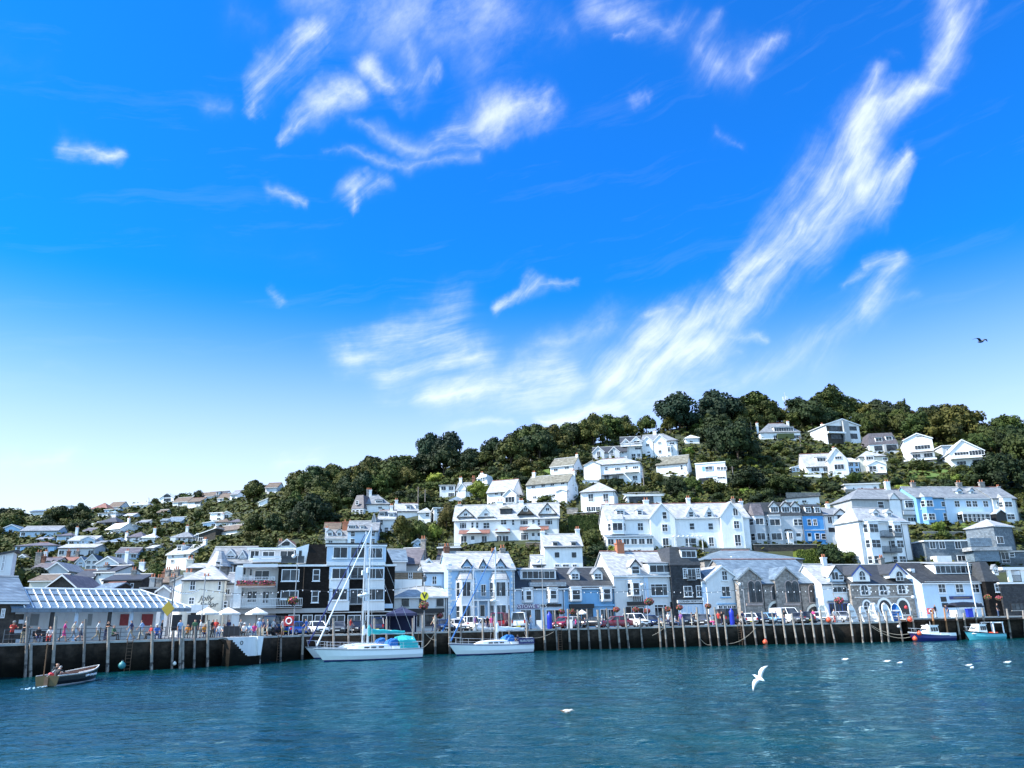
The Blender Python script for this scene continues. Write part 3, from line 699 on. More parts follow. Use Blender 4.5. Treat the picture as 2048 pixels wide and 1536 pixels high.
    def bay(s, x0, x1, yb, yt, out=.8, cant=.5, wall=None, rows=(), roof=None, rh=.5, rc=None, fr=None, st='s', side=True, name='bay_window'):
        """canted or square bay; rows: (ytop, ybottom) of each band of glass"""
        a, z0 = s.L(x0, yb, -out*.5); b = s.L(x1, yb, -out*.5)[0]; z1 = s.L(x0, yt, -out*.5)[1]; w = b-a; c = min(out*cant, w*.3)
        zz = z0-2 if z0 < .6 else z0
        mb = MB(); mb.prism([(0, 0), (c, -out), (w-c, -out), (w, 0)], zz-z0, z1-z0, 'z')
        e = mb.build(name, wall or s.wallm, s.e, loc=(a, -.005, z0))
        R_ = MB(); o = .12
        if roof: R_.add([(-o, 0, z1-z0), (c-o*.4, -out-o, z1-z0), (w-c+o*.4, -out-o, z1-z0), (w+o, 0, z1-z0), (c*.9, 0, z1-z0+rh), (w-c*.9, 0, z1-z0+rh)], [(0, 1, 4), (1, 2, 5, 4), (2, 3, 5), (3, 2, 1, 0), (0, 4, 5, 3)])
        else: R_.prism([(-o, 0), (c-o*.4, -out-o), (w-c+o*.4, -out-o), (w+o, 0)], z1-z0+.002, z1-z0+.14, 'z')
        R_.build('bay_roof', rc or ('trim' if not roof else s.rc), e)
        for yt_, yb_ in rows:
            zb, zt = s.L(x0, yb_, -out)[1]-z0, s.L(x0, yt_, -out)[1]-z0; h = zt-zb
            m_ = .12; pm, fm, sm, both = win_mesh(w-2*c-2*m_, h, st, fr or s.fr); ob('window', both, e, (c+m_, -out-.012, zb))
            sl_ = math.hypot(c, out)
            if side and sl_ > .55:
                ang = math.atan2(-out, c); pm, fm, sm, both = win_mesh(sl_-.25, h, 's', fr or s.fr)
                n = Vector((-out, -c, 0)).normalized()*.012
                ob('window', both, e, (c*.12/sl_*1.+n.x, -out*.12/sl_+n.y, zb), ang)
                ob('window', both, e, (w-c+c*.12/sl_-n.x, -out+out*.12/sl_+n.y, zb), -ang)
        return e
    def part(s, mb, name, mats, **k): return mb.build(name, mats, s.e, **k)
    def slab(s, x0, y0, x1, y1, d0, d1, name, mats):
        """box on the facade between picture corners, from depth d0 (outwards negative) to d1"""
        a, b = s.L(x0, y1, d0); c, dd = s.L(x1, y0, d0)
        mb = MB(); mb.box(0, c-a, d0, d1, 0, dd-b); return mb.build(name, mats, s.e, loc=(a, 0, b))
    def rail(s, x0, y0, x1, y1, out, name='balcony_rail', mats='trim', step=.14, sides=True, r=.02):
        a, b = s.L(x0, y1, -out); c, dd = s.L(x1, y0, -out); mb = MB(); w, h = c-a, dd-b
        mb.box(0, w, -out-.03, -out+.03, h-.06, h); mb.box(0, w, -out-.02, -out+.02, .05, .1)
        n = max(2, int(w/step))
        for i in range(n+1): mb.box(w*i/n-r, w*i/n+r, -out-.018, -out+.018, 0, h-.06)
        if sides:
            for x in (0, w):
                mb.box(x-.03, x+.03, -out+.03, 0, h-.06, h)
                m2 = max(2, int(out/step))
                for i in range(m2): mb.box(x-r, x+r, -out+out*i/m2, -out+out*i/m2+.03, 0, h-.06)
        return mb.build(name, mats, s.e, loc=(a, 0, b))
    def pipe(s, cx, y0, y1, mats='framedark', off=-.07):
        a, b = s.L(cx, y1); _, t = s.L(cx, y0); mb = MB(); mb.tube([(a, off, b), (a, off, t)], .05, 5); return mb.build('drainpipe', mats, s.e)
    def text(s, body, cx, cy, size, mats, off=-.06, ex=.01, shear=0., font=None, align='CENTER', parent=None):
        a, b = s.L(cx, cy, off); cu = bpy.data.curves.new('lettering', 'FONT'); cu.body = body; cu.size = size; cu.extrude = ex; cu.align_x = align; cu.align_y = 'CENTER'; cu.shear = shear
        t = bpy.data.objects.new('tmp', cu); COL.objects.link(t); bpy.context.view_layer.update()
        me = bpy.data.meshes.new_from_object(t.evaluated_get(bpy.context.evaluated_depsgraph_get())); bpy.data.objects.remove(t)
        me.materials.clear(); me.materials.append(M(mats)); o = ob('lettering', me, parent or s.e, (a, off, b)); o.rotation_euler = (math.pi/2, 0, 0)
        return o
# ------------------------------------------------------------------ the row along the quay
NEAR[0] = True
C1, C2, C3, C4, C5, C6, C7, C8, C9, C10, C11, C12, C13, C14 = ((0, 960), (0, 1160), (300, 960), (300, 1160), (580, 960), (580, 1130), (860, 860), (860, 1070), (1140, 860), (1140, 1070), (1440, 820), (1440, 1070), (1708, 820), (1708, 1040))
def RAW(): crop(0, 0, 1.)
def FY(px): return edge_y(px)+18.
# ---- pub with hipped roof and painted lettering
crop(*C3)
h = House('cream rendered pub with hipped slate roof and black painted lettering on its wall', 350, 870, 1750, 1200, 1020, 'h', 'cream', 'slatepale', 12, 9, Y=104, zb=QZ, name='pub', cat='pub')
h.W(475, 1210, 560, 1330, 'S'); h.W(815, 1215, 862, 1330, 's'); h.W(462, 1410, 540, 1500, 'S')
h.chimney(0, 'c', x=.2, y=2., w=1.1, hh=-1.2); h.chimney(0, 'c', x=h.w-2.6, y=.8, w=.9, hh=-1.9)
h.text('Jolly', 672, 1428, .98, 'black', shear=.35); h.text('Sailor', 700, 1502, .98, 'black', shear=.35)
crop(*C4)
h.slab(440, 298, 700, 372, -1.6, 0, 'awning', 'white'); h.slab(440, 372, 690, 395, -1.6, -1.5, 'awning_frame', 'trim')
h.slab(480, 395, 670, 520, -.05, .02, 'shopfront', 'black'); h.W(880, 250, 940, 340, 's')
# ---- narrow cottage right of the pub
crop(*C3)
h = House('narrow green-grey cottage squeezed between the pub and the balcony flats', 870, 985, 1750, 1240, 1130, 'g', 'palegrey', 'slate', 12, 8, Y=106, zb=QZ, win='', name='house')
h.W(868, 1310, 975, 1385, 'C'); h.W(890, 1465, 935, 1535, 's'); h.slab(860, 1240, 985, 1262, -.25, 0, 'fascia', 'black')
# ---- stone house with turret behind
h = House('stone house with steep slate roof and round corner turret behind the pub', 690, 1200, 1240, 1000, 815, 'g', 'darkstone', 'slate', 8, 8, Y=118, name='house')
h.dormer(915, 1025, 950, 895, 'g', 835, 'c', wall='white', barge='trim'); h.dormer(1075, 1150, 955, 910, 'g', 850, 's', wall='white', barge='trim')
h.W(965, 1040, 1000, 1125, 's'); h.slab(950, 1000, 1015, 1135, -.02, .0, 'window_surround', 'white')
a, z = h.L(835, 1160, -1.2); _, z1 = h.L(835, 1045, -1.2); _, z2 = h.L(835, 925, -1.2)
mb = MB(); mb.lathe([(1.55, 0), (1.55, z1-z)], 12); t = mb.build('turret', 'stone', h.e, loc=(a-.4, -.4, z))
mb = MB(); mb.lathe([(1.95, 0), (1.2, 1.), (.55, 2.3), (0, z2-z1)], 12); mb.build('turret_roof', 'slatepale', t, loc=(0, 0, z1-z))
ob('window', win_mesh(.7, 1.6, 's')[3], t, (-.1, -1.58, .5))
# ---- flats
RAW()
h = House('dark slate-hung apartment block with white bay strips and balconies facing the quay', 549, 787, 1264, 1129, None, 'F', 'darkclad', 'trim', 14, 11, Y=103, zb=QZ, name='apartment_block', cat='apartments', ov=.2)
# shop floor
h.slab(468, 1216, 655, 1228, -.35, .0, 'shop_fascia', 'grey'); h.slab(655, 1222, 787, 1226, -.12, 0, 'shop_fascia', 'trim')
for x0, x1 in ((575, 600), (603, 626), (628, 652), (657, 690), (694, 722), (730, 778)): h.W(x0, 1229, x1, 1261, 'B')
# dark middle section windows (crop 3 and 5)
crop(*C3)
h.W(1580, 1075, 1805, 1220, 'c'); h.W(1570, 1330, 1790, 1440, 'c')
crop(*C5)
h.W(270, 1072, 362, 1218, 's'); h.W(255, 1332, 350, 1478, 's'); h.pipe(155, 1030, 1350, 'wood')
# mansard storey
def slope_box(h, x0, x1, yb, yt, d0, inset, name, mats, il=0., ir=0.):
    a, z0 = h.L(x0, yb, d0); b = h.L(x1, yb, d0)[0]; z1 = h.L(x0, yt, d0)[1]
    mb = MB(); D = 9.; mb.add([(a, d0, z0), (b, d0, z0), (b, d0+D, z0), (a, d0+D, z0), (a+il, d0+inset, z1), (b-ir, d0+inset, z1), (b-ir, d0+D, z1), (a+il, d0+D, z1)], [(0, 1, 5, 4), (1, 2, 6, 5), (2, 3, 7, 6), (3, 0, 4, 7), (4, 5, 6, 7), (0, 3, 2, 1)])
    return mb.build(name, mats, h.e)
slope_box(h, 190, 1245, 1012, 770, 0., .5, 'mansard', 'darkclad', .3, 1.2)
h.slab(430, 760, 1175, 772, -.5, 9.3, 'roof_edge', 'black')
# penthouse end and white bay strips
for (x0, x1) in ((470, 715), (905, 1140)):
    h.slab(x0, 1045, x1, 1195, -.55, .0, 'bay_upper', 'paleblue'); h.slab(x0, 1195, x1, 1305, -.58, .0, 'bay_panel', 'white'); h.slab(x0, 1305, x1, 1455, -.55, .0, 'bay_lower', 'paleblue'); h.slab(x0-15, 1455, x1, 1575, -.58, .0, 'bay_panel', 'white')
h.slab(440, 795, 1160, 985, -.55, 1., 'bay_top', 'paleblue'); h.slab(440, 985, 1150, 1030, -.6, .0, 'bay_panel', 'white'); h.slab(430, 780, 1170, 797, -.75, 1.2, 'fascia', 'trim')
y = -.56
h.W(515, 808, 695, 945, 'c', y); h.W(725, 808, 905, 945, 'c', y); h.W(940, 815, 1120, 945, 'c', y)
for yt, yb in ((1060, 1195), (1308, 1452)):
    h.W(500, yt, 695, yb, 'c', y); h.W(925, yt, 1130, yb, 'c', y)
h.W(725, 1045, 905, 1190, 'B', -.02); h.W(715, 1310, 905, 1495, 'B', -.02)
h.rail(722, 1150, 900, 1200, .5, mats='steel', sides=False); h.rail(715, 1405, 900, 1500, .5, mats='steel', sides=False)
h.slab(1130, 1490, 1240, 1545, -.1, 0, 'shop_panel', 'paleblue')
# left wing with the balconies
crop(*C3)
a, z0 = h.L(985, 1640); b = h.L(1530, 1640)[0]; zt = h.L(985, 1010)[1]
mb = MB(); mb.box(a, b-.1, 1.6, 10.5, -1, zt-.1); mb.box(a, a+.9, .0, 1.6, -1, zt-.35); wg = mb.build('wing', 'offwhite', h.e)
crop(*C3)
def WB(x0, y0, x1, y1, st): return h.W(x0, y0, x1, y1, st, 1.58)
WB(1090, 1060, 1160, 1240, 'd'); WB(1185, 1065, 1240, 1250, 'd'); WB(1250, 1090, 1450, 1250, 'D'); WB(1160, 1335, 1300, 1480, 'D'); WB(1345, 1330, 1440, 1490, 'D'); WB(1085, 1330, 1140, 1480, 'd')
h.slab(1060, 1262, 1500, 1290, -.9, 1.5, 'balcony_floor', 'trim'); h.rail(1080, 1165, 1500, 1262, .88, step=.18)
crop(*C4); h.slab(950, 325, 1830, 342, -1.1, 1.5, 'balcony_floor', 'trim'); h.rail(965, 215, 1835, 325, 1.05, step=.2)
crop(*C3); h.slab(1120, 1010, 1540, 1050, -.5, 3., 'canopy', 'trim')
# roof terrace: set-back glazed penthouse, parapet, raised sloping end
h.slab(1180, 835, 1750, 960, 3.2, 8., 'penthouse', 'palegrey'); h.slab(1170, 815, 1760, 836, 2.6, 8.4, 'penthouse_roof', 'trim')
h.W(1200, 850, 1320, 950, 'B', 3.15); h.W(1350, 860, 1510, 940, 'B', 3.15); h.W(1560, 850, 1740, 950, 'B', 3.15)
h.slab(1240, 915, 1580, 940, -.3, -.2, 'parapet_rail', 'trim'); h.slab(1240, 955, 1580, 985, -.32, -.2, 'parapet_rail', 'trim')
h.slab(1580, 915, 1860, 1000, -.18, -.14, 'glass_screen', 'glass')
a, z0 = h.L(1765, 1005, .3); b = h.L(1885, 1005, .3)[0]; z1 = h.L(1885, 770, .3)[1]; z2 = h.L(1740, 820, .3)[1]
mb = MB(); mb.prism([(a, z0), (b, z0), (b+.2, z1), (a-.2, z2)], .3, 7., 'y'); mb.build('penthouse_end', 'white', h.e)
h.slab(1790, 850, 1830, 960, .24, .3, 'terrace_door', 'glass')
# ---- terracotta flower boxes on the balcony
crop(*C3)
for i, cx in enumerate((1110, 1225, 1380, 1440)):
    a, z = h.L(cx, 1262, -.95); w_ = h.e.matrix_basis @ Vector((a, -1.0, z))
    mb = MB()
    for k in range(160):
        c = Vector((RD.uniform(-.7, .7), RD.uniform(-.25, .15), RD.uniform(.05, .5))); r = .09; n = Vector((RD.gauss(0, 1), RD.gauss(0, 1), RD.gauss(0, 1))).normalized(); u = n.orthogonal().normalized()*r; v_ = n.cross(u)
        mb.mi = 0 if RD.random() < .45 else 1; mb.add([c-u, c-v_, c+u, c+v_], [(0, 1, 2, 3)])
    mb.mi = 2; mb.box(-.75, .75, -.2, .12, -.12, .08)
    mat('petal_pink', (.70, .12, .22), .7, k2=.4, scale=4.); mat('leaf_flower', (.05, .10, .02), .8, k2=.4, scale=4.)
    o = mb.build('flower_box', ['petal_pink', 'leaf_flower', 'terracotta'], None, loc=w_); o.rotation_euler = (0, 0, h.th)
    tag(o, 'pink flower box on the upper white balcony of the flats, %s' % ('at its left end', 'left of its middle', 'right of its middle', 'at its right end')[i], 'flower box', 'flower boxes on the upper balcony')
# ---- low white restaurant
crop(*C5)
h = House('low white restaurant with hipped slate roof and black awning', 1245, 1890, 1790, 1405, 1285, 'h', 'white', 'slatepale', 14, 8, Y=113, zb=QZ, hipl=(3.4, .2), name='restaurant', cat='restaurant')
for x in (1345, 1555, 1765): h.W(x, 1430, x+88, 1520, 'c', fr='framedark')
crop(*C6)
h.slab(1330, 520, 1860, 580, -1.5, 0, 'awning', 'black'); h.slab(1335, 580, 1850, 590, -1.55, -1.4, 'awning_edge', 'grey'); h.slab(1250, 530, 1330, 560, -.2, 0, 'fascia', 'black')
for a_, b_ in ((1310, 1460), (1480, 1560), (1610, 1750)): h.W(a_, 600, b_, 740, 'B', fr='framedark')
# ---- little houses behind the restaurant
NEAR[0] = False
crop(*C5)
h = House('low lean-to cottage with pale blue slate roof beside the flats', 1200, 1400, 1090, 965, 845, 'g', 'palegrey', 'slateblue', 14, 6, Y=121, zb=None)
h = House('cottage with mottled purple slate roof and a skylight', 1300, 1545, 1090, 1005, 830, 'g', 'palegrey', 'slatepurple', -6, 8, Y=124); h.chimney(.95, 's')
a, z = h.L(1470, 965, 1.6); mb = MB(); mb.box(0, 1.2, 0, .8, 0, .1); o = mb.build('skylight', 'frame', h.e, loc=(a, 1.4, z)); o.rotation_euler = (rad(45), 0, 0)
h = House('brick backed house with white painted lower wall behind the restaurant', 1250, 1590, 1400, 1095, None, 'F', 'tanbrick', 'leadroof', 14, 6, Y=118, ov=.1); h.W(1425, 1105, 1475, 1190, 'S'); h.slab(1248, 1195, 1592, 1400, -.04, .0, 'painted_wall', 'white')
mb = MB()
h = House('white cottage with curved gable behind the restaurant', 1565, 1770, 1300, 1060, 950, 'f', 'white', 'leadroof', 14, 6, Y=121); h.W(1650, 1035, 1700, 1080, 's')
h = House('pale blue house with sash window beside the tall blue Victorian house', 1620, 1900, 1420, 1105, 985, 'g', 'paleblue', 'slatepale', 14, 7, Y=118); h.W(1710, 1160, 1770, 1258, 'S')
NEAR[0] = True
# ---- tall blue Victorian house
crop(*C8)
h = House('tall pale blue Victorian house with three pointed black and white gables', 215, 1030, 1150, 400, 215, 'g', 'blue', 'slatepale', 14, 9, Y=FY(895), zb=QZ, bury=1.)
for x0, x1, p in ((385, 500, 290), (600, 680, 290), (790, 905, 285)):
    h.dormer(x0, x1, 500 if x1 < 900 and x0 != 600 else 460, 365, 'g', p, 'S' if x0 == 600 else 'D', flush=True, barge='framedark', inset=.15)
for x0, x1 in ((318, 548), (730, 975)):
    h.bay(x0, x1, 1150, 535, 1.0, .6, 'white', ((560, 745), (845, 1000)), roof=True, rh=1.25, rc='slatepale', st='c')
h.W(610, 590, 675, 740, 'D'); h.slab(510, 775, 780, 795, -1.15, 0, 'balcony_floor', 'trim'); h.rail(515, 690, 775, 775, 1.1, mats='lampgrey')
h.slab(575, 795, 590, 1150, -1.1, -.9, 'porch_column', 'trim'); h.slab(700, 795, 715, 1150, -1.1, -.9, 'porch_column', 'trim'); h.W(600, 840, 665, 1150, 'd')
h.slab(215, 775, 510, 792, -.06, 0, 'string_course', 'trim')
for x in (0, 1):
    q = MB()
    for i in range(22): z = i*.42; w_ = .55 if i % 2 else .35; q.box(x*(h.w-w_), w_+x*(h.w-w_), -.05, .01, z, z+.34)
    h.part(q, 'quoins', 'trim')
h.chimney(.05, 'b', hh=.9, w=.8); h.chimney(.93, 's', hh=.7, w=.8); h.chimney(.78, 's', hh=.2, w=.6)
# ---- blue vets' house with box dormer
h = House('pale blue house with long white box dormer over a vets sign', 1030, 1635, 1150, 630, 430, 'g', 'paleblue', 'slatedark', 14, 8, Y=FY(1035)+.2, zb=QZ, bury=1.)
e = h.dormer(1090, 1520, 540, 425, 'b', None, 'B', wall='white', inset=.2, rc='leadroof'); 
h.bay(1110, 1255, 815, 645, .7, .5, 'white', ((670, 790),), st='s'); h.bay(1405, 1555, 815, 645, .7, .5, 'white', ((665, 775),), st='s')
h.slab(1205, 565, 1640, 622, -.4, .5, 'roof_apron', 'slatepale')
h.slab(1055, 832, 1315, 888, -.2, 0, 'sign_board', 'redsign' if 'redsign' in MATS else mat('redsign', (.22, .17, .30), .6)); h.text('LUXSTOWE VETS', 1186, 860, .72, 'white', off=-.24)
h.slab(1325, 828, 1585, 865, -.2, 0, 'sign_board', 'black');
for a_, b_ in ((1090, 1220), (1270, 1330), (1400, 1560)): h.W(a_, 895, b_, 1080, 'B', fr='framedark' if a_ == 1270 else 'frame')
# ---- mid-blue house with two hooded dormers
h = House('mid blue house with two white gabled dormers in a dark slate roof', 1635, 2240, 1150, 620, 400, 'g', 'midblue', 'slatedark', 14, 8, Y=FY(1135)+.3, zb=QZ, bury=1.)
h.dormer(1695, 1805, 545, 450, 'g', 395, 'S', wall='white', rc='slate')
crop(*C10); h.dormer(285, 395, 545, 450, 'g', 395, 'S', wall='white', rc='slate')
h.bay(-10, 150, 800, 640, .7, .35, 'white', ((655, 785),), st='s'); h.bay(365, 515, 800, 640, .7, .35, 'white', ((650, 780),), st='s')
h.slab(0, 828, 290, 885, -.5, 0, 'sign_board', 'black'); h.slab(290, 832, 540, 860, -.3, 0, 'fascia', 'midblue');
for a_, b_ in ((10, 130), (150, 270), (370, 450), (460, 530)): h.W(a_, 890, b_, 1060, 'B', fr='framedark' if b_ < 300 else 'frame')
h.slab(0, 612, 550, 632, -.15, 0, 'fascia', 'trim')
# ---- pale house, half-timbered dormer on its left half, box dormer on the right half
h = House('white and pale blue double house with red brick chimney and timbered dormer', 560, 1285, 1130, 475, 205, 'g', 'offwhite', 'slatepale', 14, 10, Y=FY(1233)+.4, zb=QZ, bury=1.)
h.dormer(735, 850, 480, 365, 'g', 295, 's', flush=True, barge='framedark', wall='offwhite')
h.dormer(950, 1230, 465, 345, 'b', None, 'C', wall='white', flush=True, rc='slate')
h.bay(705, 870, 740, 555, .9, .5, 'white', ((572, 730),), st='s'); h.W(975, 590, 1170, 735, 'T'); h.slab(975, 735, 1185, 748, -.2, 0, 'sill', 'paleblue')
h.slab(695, 800, 920, 850, -.25, 0, 'sign_board', 'black'); h.slab(755, 860, 895, 1000, -.05, .02, 'shopfront', 'black'); h.W(765, 870, 885, 990, 'B'); h.W(1020, 830, 1160, 985, 'T'); h.slab(1220, 805, 1278, 1000, -.03, .02, 'doorway', 'black'); h.slab(680, 865, 735, 1000, -.03, .02, 'doorway', 'black')
h.slab(565, 528, 925, 540, -.1, 0, 'string_course', 'paleblue'); h.slab(925, 478, 935, 1100, -.07, 0, 'drainpipe', 'paleblue')
mb = MB()
for i in range(5): mb.box(i*.35, i*.35+.09, -.1, 0, 0, .95)
a, z = h.L(765, 800); h.part(mb, 'timber_framing', 'framedark', loc=(a, -.02, z))
h.chimney(.33, 'p', w=1.2, dp=1.1, hh=1.4, pots=3)
# left gable end wall
a, z = h.L(430, 450, 3.)
# ---- tall dark slate-hung house
h = House('tall dark slate-hung house with white three-light dormer at its top', 1265, 1635, 1120, 365, 155, 'M', 'slatehung', 'slatedark', 14, 9, Y=FY(1350)+.5, zb=QZ, bury=1.)
h.dormer(1335, 1530, 285, 178, 'b', None, 'C', wall='white', rc='slatedark')
h.W(1365, 400, 1412, 520, 'G'); h.W(1412, 400, 1515, 540, 'D'); h.W(1515, 400, 1565, 520, 'G'); h.slab(1420, 540, 1515, 552, -.5, 0, 'balcony_floor', 'steel'); h.rail(1422, 470, 1512, 540, .45, mats='steel')
h.W(1375, 610, 1465, 745, 'S'); h.W(1525, 610, 1583, 745, 'S')
h.slab(1300, 780, 1640, 822, -.3, 0, 'sign_board', 'white'); h.text('CORNISH MORTGAGE', 1470, 800, .42, 'framedark', off=-.34); h.slab(1310, 832, 1560, 950, -.05, .02, 'shopfront', 'paleblue')
for a_ in (1330, 1410, 1490): h.W(a_, 845, a_+65, 945, 'B')
h.slab(1570, 832, 1605, 960, -.05, .02, 'door', 'paleblue')
# ---- white gabled house
h = House('white house with a single tall gable and black bargeboards', 1690, 2090, 1110, 525, 370, 'f', 'offwhite', 'slatepale', 14, 10, Y=FY(1425)+.5, zb=QZ, bury=1.)
h.W(1830, 430, 1888, 550, 'S'); h.W(1828, 612, 1925, 745, 'S'); h.slab(1820, 745, 1940, 760, -.2, 0, 'sill', 'midblue')
h.slab(1775, 822, 2010, 838, -.15, 0, 'fascia', 'midblue')
for i in range(4): h.W(1795+i*52, 845, 1842+i*52, 1000, 'G')
h2 = House('small white link house with arched doorway beside the dark slate house', 1635, 1700, 1110, 545, 370, 'g', 'paleblue', 'slatedark', 14, 8, Y=FY(1412)+.8, zb=QZ, bury=1.)
h2.W(1645, 615, 1690, 750, 's'); h2.slab(1655, 835, 1715, 1000, -.05, .0, 'doorway', 'black')
# ---- stone chapel hall
crop(*C12)
h = House('rubble stone chapel hall with two gables and tall paired arched windows', 255, 1295, 1030, 575, 300, 'g', 'stone', 'slateblue', 14, 14, Y=FY(1485)+.3, zb=QZ, bury=1.)
def arch(w, hh, n=8):
    r = w/2; return [(0, 0), (w, 0), (w, hh-r)]+[(r+r*math.cos(math.pi*i/n), hh-r+r*math.sin(math.pi*i/n)*1.15) for i in range(1, n)]+[(0, hh-r)]
def arched(h, par, base, x0, y0, x1, y1, sur='pinkstone', gl='glass', b=.18, name='arched_window', bars=True):
    a, z0 = h.L(x0, y1, base[1]); c, z1 = h.L(x1, y0, base[1]); w, hh = c-a, z1-z0
    mb = MB(); mb.prism([(x-b, z-b*.5) for x, z in [(p[0]*(w+2*b)/w, p[1]*(hh+1.6*b)/hh) for p in arch(w, hh)]], -.10, .05, 'y'); s_ = mb.build(name, sur, par, loc=(a-base[0], 0, z0-base[2]))
    mb = MB(); mb.prism(arch(w, hh), -.12, .0, 'y'); g = mb.build('pane', gl, s_)
    if bars:
        mb = MB(); mb.box(0, w, -.15, -.10, hh*.40, hh*.40+.07); mb.box(w/2-.03, w/2+.03, -.15, -.1, 0, hh*.9); mb.build('glazing_bar', 'frame' if sur != 'pinkstone' else 'framedark', s_)
    return s_
mat('pinkstone', (.46, .36, .32), .85, k2=.2, scale=2.)
for x0, x1, pk in ((265, 550, 395), (715, 1000, 385)):
    e = h.gable(x0, x1, 1030, 520, pk, .5, None, 'stone', 'slateblue', 'concrete')
    base = tuple(e.location)
    cx = (x0+x1)/2
    for a_ in (-55, 25): arched(h, e, base, cx+a_+6, 560, cx+a_+52, 810, b=.12)
    mb = MB(); a, z = h.L(cx, 500, base[1]); mb.lathe([(0, -.06), (.62, -.06), (.62, .1)], 16); o = mb.build('round_vent', 'palegrey', e, loc=(a-base[0], -.02, z-base[2])); o.rotation_euler = (math.pi/2, 0, 0)
    a, z = h.L(cx-90, 850, base[1]); b_ = h.L(cx+105, 850, base[1])[0]; mb = MB(); mb.box(0, b_-a, -.15, .1, 0, .3); mb.build('sill', 'pinkstone', e, loc=(a-base[0], 0, z-base[2]))
arched(h, h.e, (0, 0, 0), 630, 620, 688, 780); arched(h, h.e, (0, 0, 0), 1085, 610, 1140, 810)
arched(h, h.e, (0, 0, 0), 605, 835, 745, 1000, 'cream', 'black', .3, 'arched_doorway', False); arched(h, h.e, (0, 0, 0), 1055, 875, 1230, 1010, 'cream', 'black', .3, 'arched_doorway', False)
h.pipe(545, 580, 920); h.pipe(1000, 580, 930); h.slab(310, 885, 500, 1010, -.08, .02, 'garage_door', 'slatedark')
# long roof behind the hall
NEAR[0] = False
h = House('large hall behind the stone chapel with blue-grey hipped slate roof', -180, 1010, 420, 290, 185, 'h', 'stone', 'slateblue', 12, 14, Y=FY(1480)+22); NEAR[0] = True
h.chimney(0, 'w', x=h.w*.35, y=1.5, hh=-1.6, w=1.6, pots=0); h.chimney(0, 'w', x=h.w*.78, y=1.5, hh=-1.8, w=2., pots=0)
# ---- small white gabled house
h = House('small white house with one blue-glazed gable beside the stone chapel', 1280, 1625, 1030, 575, 360, 'g', 'white', 'slatepale', 14, 8, Y=FY(1655)+.4, zb=QZ, bury=1.)
h.gable(1325, 1490, 560, 480, 372, .25, None, 'paleblue', 'slatepale', 'framedark', wins=((1345, 440, 1420, 545, 'c'), (1430, 470, 1480, 545, 's')))
h.W(1355, 620, 1520, 695, 'B'); h.slab(1300, 785, 1620, 810, -.3, 0, 'sign_board', 'slateblue')
for a_ in (1325, 1400, 1480, 1560): h.W(a_, 820, a_+60, 960, 'B', fr='frameblue')
h.chimney(.75, 'w', hh=1.2)
# ---- stone house with white quoins and blue gables
h = House('grey stone house with white dressed quoins and two royal blue gables', 1625, 2440, 1030, 575, 365, 'g', 'stone', 'slatedark', 14, 9, Y=FY(1705)+.5, zb=QZ, bury=1.)
for x0, x1, p, wx in ((1600, 1810, 362, 1705),):
    e = h.gable(x0, x1, 560, 470, p, .06, None, 'white', 'slatedark', 'frameblue'); arched(h, e, tuple(e.location), 1682, 440, 1735, 540, 'white', 'glass', .1, 'arched_window')
def qwin(x0, y0, x1, y1):
    s_ = arched(h, h.e, (0, 0, 0), x0, y0, x1, y1, 'white', 'glass', .22)
    a, z0 = h.L(x0, y1); c, z1 = h.L(x1, y0); mb = MB(); w, hh = c-a, z1-z0
    for i in range(int(hh/.3)):
        b_ = .42 if i % 2 else .2; mb.box(-b_-.05, -.02, -.06, .02, i*.3, i*.3+.26); mb.box(w+.02, w+b_+.05, -.06, .02, i*.3, i*.3+.26)
    mb.build('dressed_stones', 'white', s_, loc=(.22, 0, 0))
qwin(1705, 605, 1768, 720); qwin(1930, 605, 1990, 720)
h.slab(1630, 738, 2445, 756, -.12, 0, 'string_course', 'white'); qwin(1735, 805, 1800, 900)
crop(*C14); e = h.gable(430, 630, 700, 640, 525, .06, None, 'white', 'slatedark', 'frameblue'); arched(h, e, tuple(e.location), 515, 625, 575, 730, 'white', 'glass', .1)
qwin(318, 785, 375, 895); qwin(538, 780, 600, 885)
for x0, x1 in ((310, 430), (545, 640)): arched(h, h.e, (0, 0, 0), x0, 975, x1, 1140, 'white', 'black', .3, 'arched_doorway', False)
q = MB()
for i in range(20): q.box(h.w-(.7 if i % 2 else .45), h.w+.06, -.06, .8, i*.42-.5, i*.42-.12)
h.part(q, 'quoins', 'white'); h.chimney(.82, 's', hh=1.2)
# ---- white harbour pub at the right
mat('mustardline', (.35, .27, .05), .5, c2=(.02, .025, .12), scale=9.)
h = House('white harbour inn with dark slate roof, wide box dormer and blue name board', 880, 1720, 1155, 740, 520, 'g', 'paleblue', 'slatehung', 13, 9, Y=FY(1845)+.5, zb=PIERZ, name='inn', cat='inn', bury=1.)
h.dormer(980, 1480, 655, 535, 'b', None, 'B', wall='white', rc='leadroof')
for x in (1020, 1228, 1420): h.W(x, 765, x+75, 880, 'S')
for x in (1265, 1470): h.W(x, 995, x+70, 1060, 'S')
h.slab(1160, 915, 1425, 958, -.12, 0, 'name_board', 'navy'); h.slab(1195, 930, 1395, 944, -.135, -.1, 'name_lettering', 'mustardline')
h.slab(1055, 925, 1110, 985, -.08, 0, 'menu_board', 'black'); h.slab(1070, 1000, 1135, 1050, -.08, 0, 'menu_board', 'black'); h.slab(1380, 1005, 1425, 1150, -.05, 0, 'door', 'paleblue')
h.slab(860, 735, 1660, 748, -.3, 0, 'fascia', 'trim'); a, z = h.L(1525, 800, -.5); _, z2 = h.L(1525, 510, -.5)
